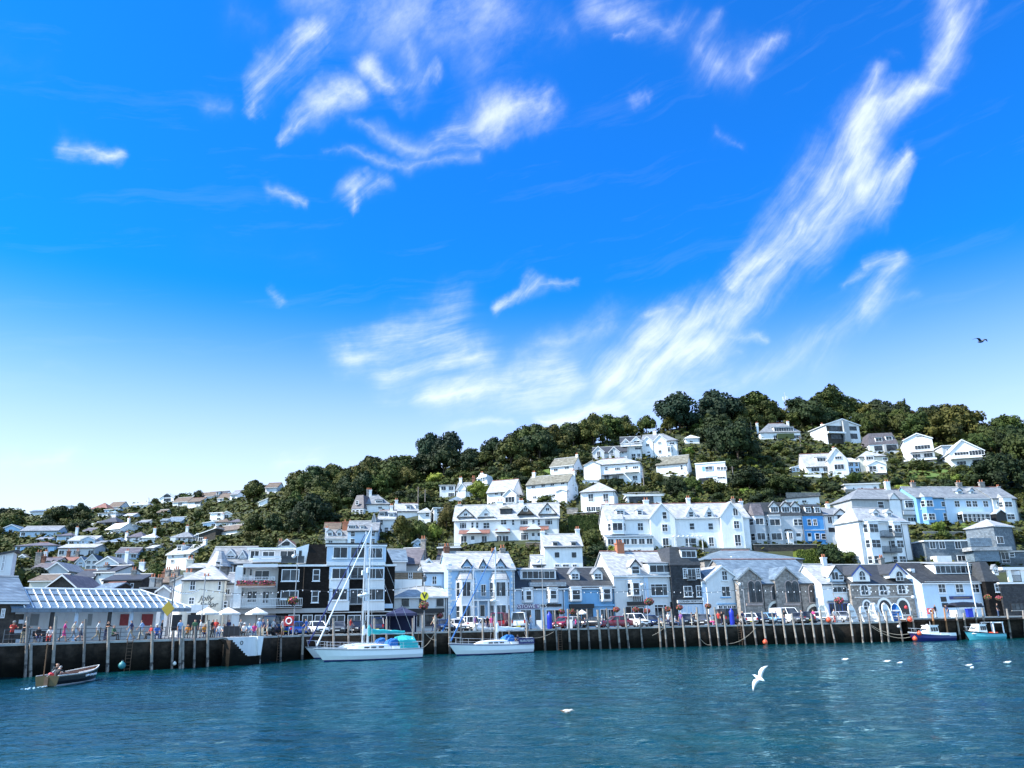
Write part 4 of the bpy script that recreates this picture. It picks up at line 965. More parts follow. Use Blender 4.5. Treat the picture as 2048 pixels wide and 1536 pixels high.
# ---- dark narrow house and dark slate bar beyond
h = House('narrow dark slate house with small pointed white dormer beside the harbour inn', 1660, 1830, 1165, 740, 510, 'M', 'darkclad', 'slatedark', 13, 8, Y=FY(1985)+.6, zb=PIERZ, bury=1.)
h.dormer(1680, 1745, 660, 580, 'g', 540, 'S', wall='white', rc='slate'); h.W(1705, 765, 1765, 870, 'S')
h = House('dark slate bar with covered roof terrace at the right edge', 1830, 2200, 1165, 750, None, 'F', 'slatehung', 'trim', 13, 9, Y=FY(2012)+.6, zb=PIERZ, bury=1., name='bar', cat='bar')
h.W(1900, 1000, 2040, 1090, 'B', fr='framedark'); h.slab(1790, 565, 2200, 600, -.4, 7, 'terrace_roof', 'trim'); h.rail(1880, 660, 2200, 745, .0, mats='steel', sides=False)
for x in (1870, 2030): h.slab(x, 600, x+18, 745, -.1, .1, 'terrace_post', 'trim')
h.slab(1895, 610, 2190, 740, 4., 4.2, 'terrace_back_wall', 'white')
# ------------------------------------------------------------------ houses on the hill, right half
NEAR[0] = False
crop(*C8)
h = House('tall narrow white house with two small hooded dormers above the blue row', 1385, 1845, 420, 130, -5, 'g', 'white', 'slatepale', 4, 7)
for a_ in (1480, 1700): h.dormer(a_, a_+60, 148, 85, 'b', 70, 's', fr='framedark', inset=.06)
for a_ in (1505, 1710): h.W(a_, 210, a_+50, 270, 'S', fr='framedark')
for a_, b_ in ((1505, 1560), (1595, 1680), (1715, 1770)): h.W(a_, 350, b_, 405, 'S')
h.chimney(.02, 'w', hh=.7); h.chimney(.97, 'w', hh=1.)
h = House('small flat-dormered cottage tucked below the tall narrow white house', 1240, 1385, 420, 350, 250, 'g', 'white', 'slatepale', 4, 6, Y=FY(1080)+14); h.W(1285, 355, 1365, 400, 'C', fr='framedark')
# terrace of cottages with red pent roof
crop(*C7)
h = House('long white terrace with gabled attics and red tiled porch roofs', 290, 1560, 1390, 1060, 900, 'g', 'white', 'slatepale', -3, 8, name='terrace', cat='terrace', ov=.45)
for x0, x1, yp, w_ in ((335, 525, 950, 'white'), (575, 775, 930, 'white'), (1055, 1250, 900, 'tan'), (1315, 1520, 880, 'white')):
    e = h.gable(x0, x1, 1045 if x0 < 900 else 1010, 1040 if x0 < 900 else 1005, yp, .25, None, w_, 'slate', 'framedark' if x0 in (335, 1315) else 'trim', wins=(((x0+x1)/2-25, 1000 if x0 < 900 else 930, (x0+x1)/2+25, 1040 if x0 < 900 else 980, 'c'),))
h.dormer(845, 985, 1020, 950, 'h', 905, 'C', wall='black', rc='slatemoss', fr='framedark')
for a_, b_ in ((355, 440), (640, 720), (850, 925), (1085, 1180), (1385, 1475)): h.W(a_, 1115 if a_ < 800 else 1075, b_, 1190 if a_ < 800 else 1145, 'T' if b_-a_ > 80 else 'S')
for a_ in (495, 552, 985, 1230, 1295): h.W(a_, 1110 if a_ < 800 else 1080, a_+32, 1185 if a_ < 800 else 1150, 's')
for x0, x1, y0 in ((345, 720, 1245), (1080, 1430, 1200), (790, 960, 1230)):
    a, z = h.L(x0, y0, -.9); b = h.L(x1, y0, -.9)[0]; mb = MB(); mb.prism([(-1.1, z-.1), (0, z+.75), (0, z+.6), (-1.1, z-.22)], a, b, 'x'); h.part(mb, 'porch_roof', 'redtile')
    m_ = (a+b)/2; mb = MB(); mb.prism([(m_-1.6, z), (m_, z+1.2), (m_+1.6, z)], -1.3, 0, 'y'); h.part(mb, 'porch_gable', 'white')
for a_, b_, st in ((370, 445, 'D'), (490, 540, 'd'), (620, 690, 'D'), (800, 865, 'c'), (870, 950, 'D'), (1095, 1185, 'T'), (1225, 1265, 'd'), (1295, 1325, 'd'), (1380, 1410, 'd')): h.W(a_, 1270 if a_ < 1000 else 1235, b_, 1385 if a_ < 1000 else 1330, st)
h.chimney(.43, 'w', hh=.8, w=1.3); h.chimney(.64, 'w', hh=.8, w=1.); h.chimney(.03, 'g', hh=.4)
h.slab(290, 1390, 660, 1470, -3.2, 0, 'terrace_deck', 'deckwood')
# long white terrace, gabled sections
crop(*C9)
h = House('long white Victorian terrace with steep front gables and a conservatory', 465, 2190, 1420, 1050, 890, 'g', 'white', 'slatepale', 3, 10, name='terrace', cat='terrace', ov=.35)
h.dormer(555, 660, 1030, 960, 'h', 890, 'S'); h.dormer(805, 880, 1030, 960, 'h', 905, 's')
e = h.gable(990, 1290, 1420, 1050, 880, .9, wins=((1112, 985, 1162, 1075, 's'), (1110, 1130, 1175, 1225, 'S'), (1120, 1300, 1190, 1430, 'D')))
for a_ in (1430, 1650): h.gable(a_-25, a_+85, 1060, 1010, 920, .15, barge='trim', wins=((a_+2, 985, a_+55, 1050, 's'),))
h.gable(1850, 2120, 1420, 1030, 860, .9, wins=((1965, 940, 2020, 1035, 'c'), (1975, 1090, 2035, 1190, 'S'), (1990, 1260, 2055, 1400, 'D')))
h.bay(465, 680, 1260, 1080, 1.2, .5, 'white', ((1115, 1215),), roof=True, rh=1.2, st='c'); h.W(815, 1115, 880, 1215, 'S')
for a_ in (1440, 1665): h.W(a_, 1120, a_+55, 1205, 's')
h.W(1675, 1285, 1730, 1405, 'D'); h.W(1840, 1285, 1885, 1410, 'd', fr='frameblue')
# conservatory and pergola
a, z = h.L(450, 1440, -2.6); b, z1 = h.L(1000, 1290, -2.6)
mb = MB(); mb.box(0, b-a, 0, 2.55, -2, z1-z); cs = mb.build('conservatory', 'white', h.e, loc=(a, -2.6, z))
for i in range(6):
    ww = (b-a)/6; ob('window', win_mesh(ww-.25, (z1-z)*.55, 'c')[3], cs, (ww*i+.12, -.01, (z1-z)*.38))
mb = MB(); mb.prism([(-.15, z1-z), (2.6, z1-z+.75), (2.6, z1-z+.9), (-.15, z1-z+.12)], -.1, b-a+.1, 'x'); mb.build('glass_roof', 'slateblue', cs)
a, z = h.L(1270, 1420, -2.2); b, z1 = h.L(1590, 1275, -2.2); mb = MB()
for i in range(7): x = (b-a)*i/6; mb.box(x-.05, x+.05, -.2, 2.2, z1-z, z1-z+.14)
for x in (0, (b-a)/2, b-a): mb.box(x-.07, x+.07, 0, .14, -1, z1-z)
mb.box(-.1, b-a+.1, 0, .12, z1-z-.14, z1-z); mb.build('pergola', 'trim', h.e, loc=(a, -2.2, z)); h.W(1390, 1300, 1520, 1400, 'D')
h.chimney(.32, 'w', hh=.9, w=1.1); h.chimney(.63, 'w', hh=1.2); h.chimney(.035, 'w', hh=.3); h.chimney(.96, 's', hh=.9)
# grey-blue terrace with three dormers
crop(*C11)
h = House('pale grey terrace with corner turret and three gabled attic dormers', 385, 1030, 1600, 1275, 1125, 'M', 'palegrey', 'slatedark', 4, 9, name='terrace', cat='terrace')
for a_ in (605, 740, 860): h.dormer(a_, a_+110, 1240, 1155, 'g', 1100, 'C', wall='white', barge='framedark', rc='slate')
h.bay(390, 590, 1600, 1275, 1.3, .55, 'palegrey', ((1300, 1385), (1480, 1570)), roof=True, rh=2.6, rc='slatepurple', st='c')
for a_ in (600, 665, 890, 940): h.W(a_, 1315, a_+48, 1395, 's')
h.bay(590, 770, 1600, 1275, .8, .4, 'palegrey', ((1310, 1395), (1480, 1570)), st='c'); h.bay(800, 900, 1600, 1460, .8, .4, 'white', ((1475, 1560),), roof=True, st='c')
h.chimney(0, 'w', x=.2, hh=.8); h.W(920, 1480, 975, 1580, 'd')
h = House('bright sky blue terraced house with black mansard attic', 1030, 1295, 1600, 1275, 1150, 'M', 'skyblue', 'slatedark', 4, 9)
h.dormer(1025, 1105, 1245, 1165, 'b', None, 'S', wall='white'); h.dormer(1140, 1215, 1245, 1165, 'b', None, 'S', wall='white')
h.W(1055, 1310, 1095, 1395, 's'); h.W(1125, 1310, 1165, 1395, 'S'); h.slab(1025, 1440, 1300, 1452, -.1, 0, 'string_course', 'white'); h.W(1060, 1480, 1100, 1580, 'd'); h.W(1150, 1480, 1195, 1560, 's'); h.W(1225, 1490, 1275, 1560, 's')
h = House('white modern infill house with wide gable glazing beside the sky blue house', 1290, 1560, 1600, 1260, 1185, 'g', 'white', 'slate', 4, 9)
h.gable(1390, 1560, 1400, 1260, 1190, .3, None, 'white', 'slate', 'framedark', wins=((1415, 1260, 1560, 1350, 'B'),)); h.W(1300, 1280, 1345, 1370, 'c'); h.W(1310, 1415, 1390, 1470, 'c', fr='framedark'); h.W(1400, 1480, 1500, 1580, 'B'); h.chimney(.7, 'w', hh=1.)
# tall white tower-like house
crop(*C13)
h = House('tall white four-storey house with hipped roof, bay windows and blue balconies', 130, 735, 1880, 1345, 1190, 'h', 'white', 'slatepale', 22, 6.2, hipl=(2., 3.), fr='frame', bury=5)
for a_ in (225, 385): h.dormer(a_+10, a_+75, 1285, 1225, 'g', 1195, 's')
crop(*C14)
h.bay(195, 365, 545, 30, 1., .5, 'white', ((45, 150), (235, 335), (425, 525)), st='S'); h.bay(500, 640, 545, 30, 1., .5, 'white', ((60, 150), (240, 335), (430, 520)), st='S')
for y0 in (205, 392): h.slab(370, y0-8, 575, y0, -1.1, 0, 'balcony_floor', 'steel'); h.rail(372, y0-75, 572, y0-6, 1.05, mats='steel')
h.W(430, 250, 540, 385, 'D'); h.W(430, 70, 540, 200, 'D'); h.pipe(640, 35, 490); h.slab(120, 20, 740, 30, -.35, 0, 'cornice', 'trim')
# long terrace at the right
crop(*C13)
h = House('grey stone end house with white projecting bay in the upper right terrace', 10, 800, 1370, 1075, 955, 'h', 'grey', 'slate', 10, 9, hipl=(5., .2), name='terrace_house', cat='house')
h.gable(470, 600, 1370, 1080, 1000, .3, None, 'white', 'slate', None); h.slab(600, 1075, 760, 1200, -.35, 0, 'bay_front', 'white'); h.W(620, 1092, 735, 1180, 'T', -.36); h.W(290, 1100, 355, 1185, 's'); h.W(650, 1290, 790, 1370, 'B'); h.slab(600, 1215, 820, 1260, -.5, 0, 'fascia', 'palegrey'); h.chimney(.78, 'w', hh=1.8, w=1.2)
h = House('sky blue house with a sunlit white bay in the upper right terrace', 800, 1140, 1370, 1050, 935, 'g', 'midblue', 'slate', 10, 9, name='terrace_house', cat='house')
h.bay(860, 1005, 1370, 1050, 1.1, .5, 'midblue', ((1085, 1165), (1245, 1325)), roof=True, rh=1.2, st='S'); h.W(1055, 1105, 1100, 1165, 's'); h.W(1085, 1240, 1115, 1330, 's'); h.chimney(.45, 's', hh=1.2, w=1.1); h.slab(800, 1190, 1140, 1200, -.08, 0, 'string_course', 'white')
h = House('pair of pale blue terraced houses with glazed porches in the upper right terrace', 1140, 1720, 1360, 1055, 935, 'g', 'paleblue', 'slate', 10, 9, name='terrace_house', cat='house')
for a_ in (1215, 1355, 1430, 1560): h.W(a_, 1090, a_+48, 1170, 'S')
h.W(1245, 1240, 1295, 1330, 'S'); h.dormer(1245, 1310, 1015, 965, 'g', 935, 's'); h.dormer(1400, 1450, 1010, 965, 'g', 935, 's')
h.slab(1310, 1225, 1640, 1250, -1.6, 0, 'porch_roof', 'trim')
for i in range(6): a_ = 1320+i*52; h.W(a_, 1250, a_+50, 1345, 's', -1.5)
h.chimney(.66, 's', hh=1.2, w=1.3)
h = House('white end house with tall bay and dark pointed porch in the upper right terrace', 1720, 2005, 1350, 1060, 935, 'g', 'offwhite', 'slate', 10, 9, name='terrace_house', cat='house')
h.bay(1800, 1960, 1350, 1060, 1.1, .5, 'white', ((1100, 1170), (1250, 1320)), roof=True, rh=1.1, st='S'); h.W(1725, 1100, 1765, 1170, 's'); h.gable(1730, 1850, 1350, 1240, 1195, 1.2, None, 'black', 'slatepale', 'trim'); h.chimney(.3, 's', hh=1.3, w=1.3); h.chimney(1., 'g', hh=.2)
# slate-clad villas at the right edge
crop(*C14)
h = House('slate-clad split-level house with white sloping fascia below the right terrace', 890, 1650, 520, 240, None, 'F', 'slatelight', 'trim', 6, 8, ov=.25, fr='frame')
for a_ in (915, 1030, 1220): h.W(a_, 255, a_+60, 350, 'c')
h.slab(1005, 430, 1170, 505, -2., 0, 'conservatory', 'white'); h.W(1250, 420, 1340, 500, 'c'); h.W(1385, 405, 1450, 490, 'c')
h.slab(1410, 215, 1650, 320, -1., 0, 'slate_bay', 'slateblue'); h.slab(1460, 370, 1740, 500, -2.5, 0, 'lower_bay', 'slateblue'); h.slab(1420, 320, 1900, 370, -2.8, 3, 'lower_roof', 'slatepale')
h = House('slate tower with pyramid roof at the right edge of the hill', 1760, 1990, 500, 75, 5, 'h', 'slatelight', 'slatepale', 25, 6)
h.W(1725, 195, 1790, 285, 'c')
h = House('dark slate house with tall white French window and balcony at the right edge', 1740, 2150, 540, 370, None, 'F', 'slatelight', 'leadroof', 5, 7, ov=.3)
h.W(1785, 385, 1860, 520, 'D'); h.W(1875, 385, 1925, 450, 's'); h.rail(1860, 465, 2150, 530, 1., mats='steel', sides=False)
# ---- upper hill
crop(*C9)
h = House('white square house with pyramid slate roof, sun deck and wide lower glazing', 137, 552, 990, 740, 632, 'h', 'white', 'slatepale', -12, 9)
for a_ in (220, 400): h.W(a_, 765, a_+62, 862, 'D')
h.slab(190, 910, 480, 990, -.6, 0, 'sun_room', 'white'); 
for i in range(5): h.W(198+i*56, 918, 250+i*56, 985, 'B', -.62)
h.slab(50, 995, 360, 1030, -3., 0, 'sun_deck', 'deckwood'); h.slab(50, 985, 360, 997, -3.1, 0, 'deck_edge', 'trim')
h = House('low flat-roofed dark glazed building with white end posts above the Victorian terrace', 690, 1105, 890, 785, None, 'F', 'offwhite', 'trim', 0, 8, ov=.3)
h.W(715, 800, 1000, 885, 'B', fr='framedark'); h.slab(690, 745, 1080, 755, 0, .2, 'roof_rail', 'trim')
crop(*C7)
h = House('white house with brown tiled roof and sunny end gable below the wood', 1452, 1738, 545, 425, 345, 'g', 'white', 'slatemoss', -24, 8, sides='R:c/w-'); h.W(1490, 460, 1545, 500, 'c'); h.W(1620, 440, 1680, 475, 'c'); h.chimney(.95, 'w', hh=.7, w=.6)
h = House('long white house with mossy slate roof and white end stack below the brown-roofed house', 1165, 1672, 860, 640, 555, 'g', 'white', 'slatemoss', -22, 8, sides='R:-s/--')
for a_ in (1220, 1340, 1450, 1575): h.W(a_, 668-(a_-1220)*.13, a_+50, 708-(a_-1220)*.13, 'c')
for a_ in (1240, 1390, 1470): h.W(a_, 790-(a_-1240)*.1, a_+45, 830-(a_-1240)*.1, 'c')
h.gable(1520, 1650, 840, 735, 705, .8, None, 'white', 'slatepale', 'trim'); h.chimney(.06, 'w', hh=1.2); h.chimney(1.02, 'w', hh=.6)
h = House('white chalet bungalow with pale slate roof and glazed gabled porch', 690, 1000, 905, 742, 612, 'g', 'white', 'slatepale', -18, 9); h.gable(885, 1040, 890, 785, 705, 1.6, None, 'white', 'slatepale', 'trim', wins=((905, 800, 1020, 880, 'B'),)); h.W(780, 745, 820, 785, 'c'); h.W(850, 740, 882, 800, 's'); h.W(740, 860, 790, 890, 'c')
h = House('small white flat-roofed house at the foot of the wood', 117, 300, 820, 662, None, 'F', 'white', 'leadroof', 3, 6, win='cc/-C')
h = House('white cottage with twin front gable and tall chimney at the foot of the wood', 318, 560, 825, 720, 640, 'g', 'white', 'slate', -8, 6); h.gable(335, 430, 825, 700, 640, .4); h.W(440, 665, 480, 705, 's'); h.W(470, 750, 520, 790, 'c'); h.chimney(.1, 'w'); h.chimney(.75, 'b')
h = House('white house with mansard attic windows at the foot of the wood', 550, 690, 760, 655, 545, 'M', 'white', 'offwhite', -20, 6, win='ss'); h.dormer(570, 610, 640, 590, 'b', None, 's', wall='white'); h.dormer(630, 670, 620, 575, 'b', None, 's', wall='white'); h.chimney(.2, 'w', hh=.8)
h = House('pale blue hipped garden house half hidden in shrubs', 240, 390, 870, 845, 800, 'h', 'paleblue', 'slateblue', 0, 5)
crop(*C9)
h = House('long white villa with three hipped roof sections and wide lower windows', 172, 855, 620, 412, 345, 'h', 'white', 'slatepale', -14, 9, sides='R:--/--')
for a_, b_, st in ((250, 300, 'c'), (420, 455, 's'), (540, 605, 'C'), (665, 700, 's'), (755, 825, 'C')): h.W(a_, 445-(a_>600)*15, b_, 490-(a_>600)*15, st)
h.slab(380, 515, 640, 545, -1.5, 0, 'porch_roof', 'slatepale'); h.slab(650, 500, 830, 512, -1.2, 0, 'balcony_floor', 'trim'); h.rail(655, 462, 828, 502, 1.15)
for a_, b_, st in ((410, 475, 'D'), (510, 590, 'T'), (755, 815, 'D')): h.W(a_, 548, b_, 612, st)
h.gable(178, 375, 620, 425, 372, .5, None, 'white', 'slatepale', None)
h = House('grey-blue twin gabled cottage below the hilltop trees, left of the balcony cottages', 275, 690, 355, 265, 205, 'g', 'palegrey', 'slatedark', -10, 7); h.gable(275, 415, 350, 265, 195, .5, None, 'palegrey', 'slatedark', 'trim', wins=((325, 255, 365, 325, 'D'),)); h.gable(470, 600, 345, 265, 200, .5, None, 'palegrey', 'slatedark', 'trim', wins=((485, 240, 525, 310, 'D'),)); h.W(620, 255, 655, 290, 's')
h = House('white cottage with two grey gables and a balcony beneath the hilltop wood', 620, 870, 345, 150, 85, 'g', 'white', 'slatedark', -8, 8); h.gable(630, 720, 200, 150, 105, .2, None, 'white', 'slatepale', 'trim', wins=((665, 135, 700, 165, 'c'),)); h.gable(735, 870, 200, 140, 78, .2, None, 'white', 'slatepale', 'trim', wins=((770, 125, 840, 175, 'B'),)); h.slab(625, 185, 870, 200, -1.2, 0, 'balcony_floor', 'trim'); h.rail(628, 160, 868, 190, 1.15, mats='lampgrey'); h.W(780, 205, 860, 240, 'B'); h.W(740, 285, 790, 340, 'D'); h.W(810, 280, 850, 340, 'D')
h = House('large white house with two tall gables, hipped wing and bay window below the hilltop pines', 872, 1305, 315, 135, 50, 'h', 'white', 'slate', -12, 10, hipl=(.3, 4), sides='R:ws/s-')
h.gable(875, 1010, 315, 140, 78, .6, None, 'white', 'palegrey', 'trim', wins=((915, 165, 955, 200, 'c'), (930, 255, 965, 300, 'd'))); h.gable(1020, 1175, 315, 130, 55, .6, None, 'white', 'palegrey', 'trim', wins=((1060, 140, 1095, 170, 'c'), (1065, 240, 1100, 280, 'c'))); h.bay(1155, 1240, 300, 190, .9, .5, 'white', ((205, 265),), st='T'); h.W(1200, 145, 1260, 180, 'C'); h.chimney(.38, 'w', hh=1., w=1.1)
h = House('white villa almost hidden by the dark trees at the hilltop', 1390, 1560, 150, 95, 60, 'h', 'white', 'offwhite', -5, 6)
h = House('wide white bungalow with dark sloping roof above a cream garage', 1045, 1422, 525, 405, 320, 'g', 'white', 'slatemoss', -20, 9, sides='R:w-'); h.W(1330, 420, 1360, 480, 's'); h.slab(1040, 530, 1230, 615, -2.2, 1, 'garage', 'cream'); h.W(1120, 555, 1200, 612, 'B', -2.21);
h = House('white flat-roofed modernist house with recessed blue balcony', 1528, 1892, 645, 388, None, 'F', 'white', 'white', -16, 9, ov=.15, sides='R:-/-')
h.slab(1595, 430, 1730, 500, -.02, .05, 'balcony_recess', 'midblue'); h.W(1630, 430, 1715, 495, 'D', -.04); h.rail(1600, 505, 1735, 550, .5, step=.5); 
for a_ in (1770, 1815, 1850): h.W(a_, 440, a_+36, 485, 'c')
h.W(1775, 555, 1870, 590, 'C'); h.slab(1560, 570, 1720, 640, -.03, .05, 'undercroft_panel', 'black')  # flat black panel in place of an open undercroft
crop(*C11)
h = House('hipped white bungalow with a long strip of attic windows and two end stacks', 490, 975, 350, 268, 160, 'h', 'white', 'slate', 0, 9, hipl=(5, 4)); e = h.dormer(650, 890, 262, 208, 'b', None, 'B', wall='white'); h.W(645, 305, 690, 350, 'c'); h.W(890, 300, 970, 345, 'C'); h.slab(700, 280, 890, 345, -1., 0, 'hedge_trellis', 'ivy'); h.chimney(0, 'w', x=.7, hh=.2); h.chimney(0, 'w', x=h.w-2.4, hh=.6)
h = House('modern white house with split gable roof and dark recessed balconies', 1305, 1705, 405, 180, 110, 'f', 'white', 'offwhite', 12, 10, peak=.5, ov=.5)
h.slab(1310, 195, 1520, 405, -.04, .03, 'painted_shade_front', 'darkstone'); h.W(1320, 195, 1490, 260, 'B', -.06, fr='framedark'); h.W(1340, 290, 1480, 350, 'B', -.06, fr='framedark'); h.slab(1310, 262, 1520, 275, -1.2, 0, 'balcony_floor', 'trim'); h.slab(1520, 130, 1545, 405, -1.2, 0, 'fin_wall', 'grey'); h.W(1545, 200, 1640, 245, 'B', fr='framedark'); h.W(1550, 285, 1650, 345, 'B', fr='framedark'); h.chimney(0, 'w', x=.6, y=3., hh=-1.4)  # dark slab paints the shade onto the balcony front
h = House('big white house with steep cross gable and garden terrace in the upper right hill', 1045, 1560, 768, 670, 525, 'g', 'white', 'slatepale', -5, 9, bury=4); h.gable(1315, 1560, 768, 600, 455, .8, None, 'white', 'slatepale', 'trim', wins=((1385, 555, 1465, 595, 'C'), (1380, 650, 1490, 720, 'B'))); h.dormer(1165, 1285, 628, 570, 'b', None, 'C', wall='white'); h.W(1100, 690, 1195, 745, 'B'); h.W(1245, 690, 1335, 745, 'B'); h.chimney(.83, 'w', hh=1.6, w=.7); h.slab(960, 775, 1220, 850, -3.5, -1., 'terrace_rail', 'trim'); h.slab(1310, 770, 1520, 850, -2.5, 0, 'terrace_wall', 'white')
h = House('pale blue garden cabin with veranda left of the big white house', 870, 960, 745, 690, 672, 'm', 'paleblue', 'offwhite', 0, 3, win='ss'); h.slab(905, 790, 990, 860, -2, -.5, 'veranda', 'paleblue')
h = House('pale blue extension house on the right of the big white house', 1560, 1690, 755, 620, 585, 'g', 'blue', 'offwhite', 8, 7, win='cs/sc')
h = House('cream house with hipped roof, curved bay and a deck on tall posts', 1700, 2020, 750, 555, 490, 'h', 'cream', 'slatepale', -8, 9, bury=1.); h.bay(1745, 1875, 660, 555, .8, .4, 'cream', ((560, 605),), st='C'); h.gable(1790, 2010, 750, 660, 605, 1.5, None, 'white', 'cream', 'trim', wins=((1800, 670, 1880, 745, 'D'), (1930, 680, 1960, 710, 'c'))); h.W(1965, 570, 2015, 615, 'C'); h.slab(1725, 752, 2025, 765, -2.6, 0, 'deck', 'trim')
for x in (1755, 1840, 1910, 2000): h.slab(x, 765, x+9, 830, -2.5, -2.35, 'deck_post', 'deckwood')
h.rail(1728, 715, 1900, 755, 2.55, mats='lampgrey', step=.4)
h = House('long low white flat-roofed annexe above the right terrace', 1515, 1925, 970, 885, None, 'F', 'white', 'offwhite', -4, 6, ov=.4); h.W(1600, 930, 1620, 960, 'w'); h.W(1700, 930, 1720, 960, 'w'); h.W(1850, 920, 1885, 960, 'c')
h = House('white outbuilding with dark roof behind the grey dormered terrace', 800, 1205, 1140, 1065, 1040, 'm', 'white', 'slatedark', 3, 6, sides=''); h.W(985, 1085, 1045, 1120, 'c')
crop(*C13)
h = House('dark mansard house with two wide roof windows right of the split gable house', 195, 548, 510, 412, 285, 'M', 'offwhite', 'slatepurple', -6, 9); h.dormer(258, 345, 385, 332, 'b', None, 'B', wall='white'); h.dormer(382, 468, 368, 315, 'b', None, 'B', wall='white'); h.W(250, 428, 335, 490, 'B', fr='framedark'); h.W(385, 415, 510, 490, 'B', fr='framedark'); h.slab(370, 412, 385, 510, -.8, 0, 'fin_wall', 'grey')
h = House('white gabled house with big picture window above a black timber deck', 630, 985, 600, 345, 275, 'f', 'white', 'slate', -20, 9, sides='R:s-/-'); h.W(735, 412, 915, 482, 'B'); h.slab(680, 485, 985, 510, -1.8, 0, 'porch_roof', 'slatepurple'); h.W(705, 525, 800, 580, 'B'); h.W(845, 515, 945, 575, 'B'); h.slab(600, 590, 1000, 605, -2.4, 0, 'deck', 'trim'); h.rail(600, 560, 1000, 592, 2.35, mats='framedark', step=.6); h.chimney(0, 'c', x=.5, y=2, hh=-1.5, w=.5); h.W(750, 300, 860, 330, 'B', fr='frame')
h = House('small pale pebbledash annexe between two white gabled houses', 1075, 1195, 540, 425, None, 'F', 'palegrey', 'trim', -5, 6, win='w')
h = House('wide white gabled house with full-width glass balcony at the upper right', 1180, 1600, 680, 492, 350, 'f', 'white', 'offwhite', -14, 10, peak=.42); h.slab(1175, 560, 1650, 578, -1.8, 0, 'balcony_floor', 'white'); h.W(1210, 498, 1378, 552, 'B'); h.W(1392, 478, 1562, 550, 'B'); h.slab(1180, 530, 1640, 560, -1.78, -1.74, 'balcony_glass', 'glass'); h.W(1240, 610, 1350, 665, 'B'); h.W(1430, 590, 1550, 655, 'B')
# ------------------------------------------------------------------ middle and left slopes
GL = 'houses on the far left hillside'
crop(*C5)
h = House('white house with two steep dark roofs and slatted porch highest below the wood', 890, 1195, 400, 290, 185, 'h', 'white', 'slate', 8, 9, hipl=(1.5, 3.)); h.dormer(1025, 1115, 280, 240, 'b', None, 'C'); h.W(900, 335, 935, 360, 's'); h.W(1060, 320, 1110, 350, 'c'); h.chimney(.2, 'w'); h.chimney(.1, 's', hh=1.6)
h = House('white gabled wing with slate-hung attic beside the steep dark roofs', 740, 885, 420, 345, 190, 'M', 'white', 'slatepurple', -12, 7, win='sss'); h.W(790, 250, 830, 300, 's')
h = House('white house with black box dormers in the terrace above the green garden', 1058, 1260, 650, 462, 370, 'g', 'white', 'slatepale', 4, 7, win='s--/wss'); h.dormer(1065, 1150, 440, 385, 'b', None, 'C', wall='black'); h.dormer(1185, 1255, 445, 400, 'b', None, 'C', wall='white'); h.chimney(.7, 'w', hh=1.2)
h = House('white gable-ended house with two dormers and a round white stack', 1265, 1540, 480, 370, 285, 'g', 'white', 'slatepale', 10, 7); h.dormer(1395, 1455, 355, 305, 'b', None, 'C'); h.dormer(1510, 1545, 350, 310, 'b', None, 's'); h.chimney(.06, 'w', hh=.9)
h = House('plain white cube house left of the palm', 1545, 1690, 525, 385, 335, 'h', 'white', 'slatepale', -4, 6, win='-s/--'); 
h = House('white cottage among trees right of the palm', 1735, 1845, 515, 330, None, 'F', 'white', 'offwhite', 10, 5, win='s/w')
h = House('terrace in painted pale blue shade with hipped dormers behind the yacht masts', 690, 1055, 780, 605, 500, 'g', 'paleblue', 'slate', 6, 8, win='s-s/s-s'); h.dormer(695, 795, 590, 545, 'h', 505, 'C', wall='white'); h.dormer(840, 895, 590, 550, 'h', 515, 'c', wall='white')  # blue of the shade put into the wall colour
h = House('pebbled gabled house with decorated white attic behind the yacht masts', 945, 1060, 720, 605, 400, 'f', 'palegrey', 'slate', 6, 8, win='s'); h.W(960, 550, 1040, 600, 'C')
h = House('white end cottage with two gabled dormers and broad pink chimney', 425, 685, 790, 700, 610, 'g', 'white', 'slate', 8, 8); h.dormer(445, 515, 680, 620, 'g', 595, 's', wall='white'); h.dormer(560, 625, 680, 620, 'g', 590, 's', wall='white'); h.W(460, 725, 520, 760, 'c'); h.chimney(0, 'w', x=-.1, y=3, hh=.4, w=.6, dp=1.2); h.chimney(.93, 'p', hh=2., w=2.2)
h = House('low brown pantiled roof behind the pink chimney', 410, 600, 640, 605, 520, 'g', 'white', 'tan', 10, 6)
h = House('pale green garden shed beneath the trees behind the flats', 1480, 1600, 805, 745, 708, 'f', 'paleblue', 'slateblue', 0, 4)
h = House('white glazed terrace deck on posts beside the white terrace', 1780, 2050, 900, 805, None, 'F', 'deckwood', 'trim', 0, 5, ov=.2); h.rail(1790, 760, 2050, 805, -.2, mats='lampgrey', step=.3)
h = House('low slate roofed store behind the Victorian house', 1770, 1900, 1000, 975, 910, 'g', 'darkstone', 'slatedark', 0, 5, Y=126)
crop(*C3)
h = House('white gabled chalet with red roof slope behind the flats', 1530, 1760, 850, 800, 710, 'f', 'white', 'redtile', 4, 8, peak=.5); h.W(1590, 745, 1680, 790, 'T', fr='framedark'); h.chimney(0, 's', x=.2, y=2, hh=-.2)
h = House('white cottage half buried in the woodland edge', 1310, 1410, 325, 265, 225, 'm', 'white', 'offwhite', -6, 6, group=GL)
h = House('brown roofed house on the skyline beside the wood', 1390, 1535, 100, 85, 40, 'g', 'white', 'tan', -5, 7, group=GL)
h = House('white box house beside a small gabled wing on the left hill', 718, 860, 500, 392, None, 'F', 'white', 'white', -10, 7, win='-c/-c', group=GL)
h = House('small white gabled wing at the right of the white box house', 860, 980, 470, 405, 378, 'f', 'white', 'white', 8, 7, win='c', group=GL)
h = House('pale blue lean-to house below the white box house', 635, 815, 580, 515, 490, 'm', 'paleblue', 'white', -4, 6, win='-C', group=GL)
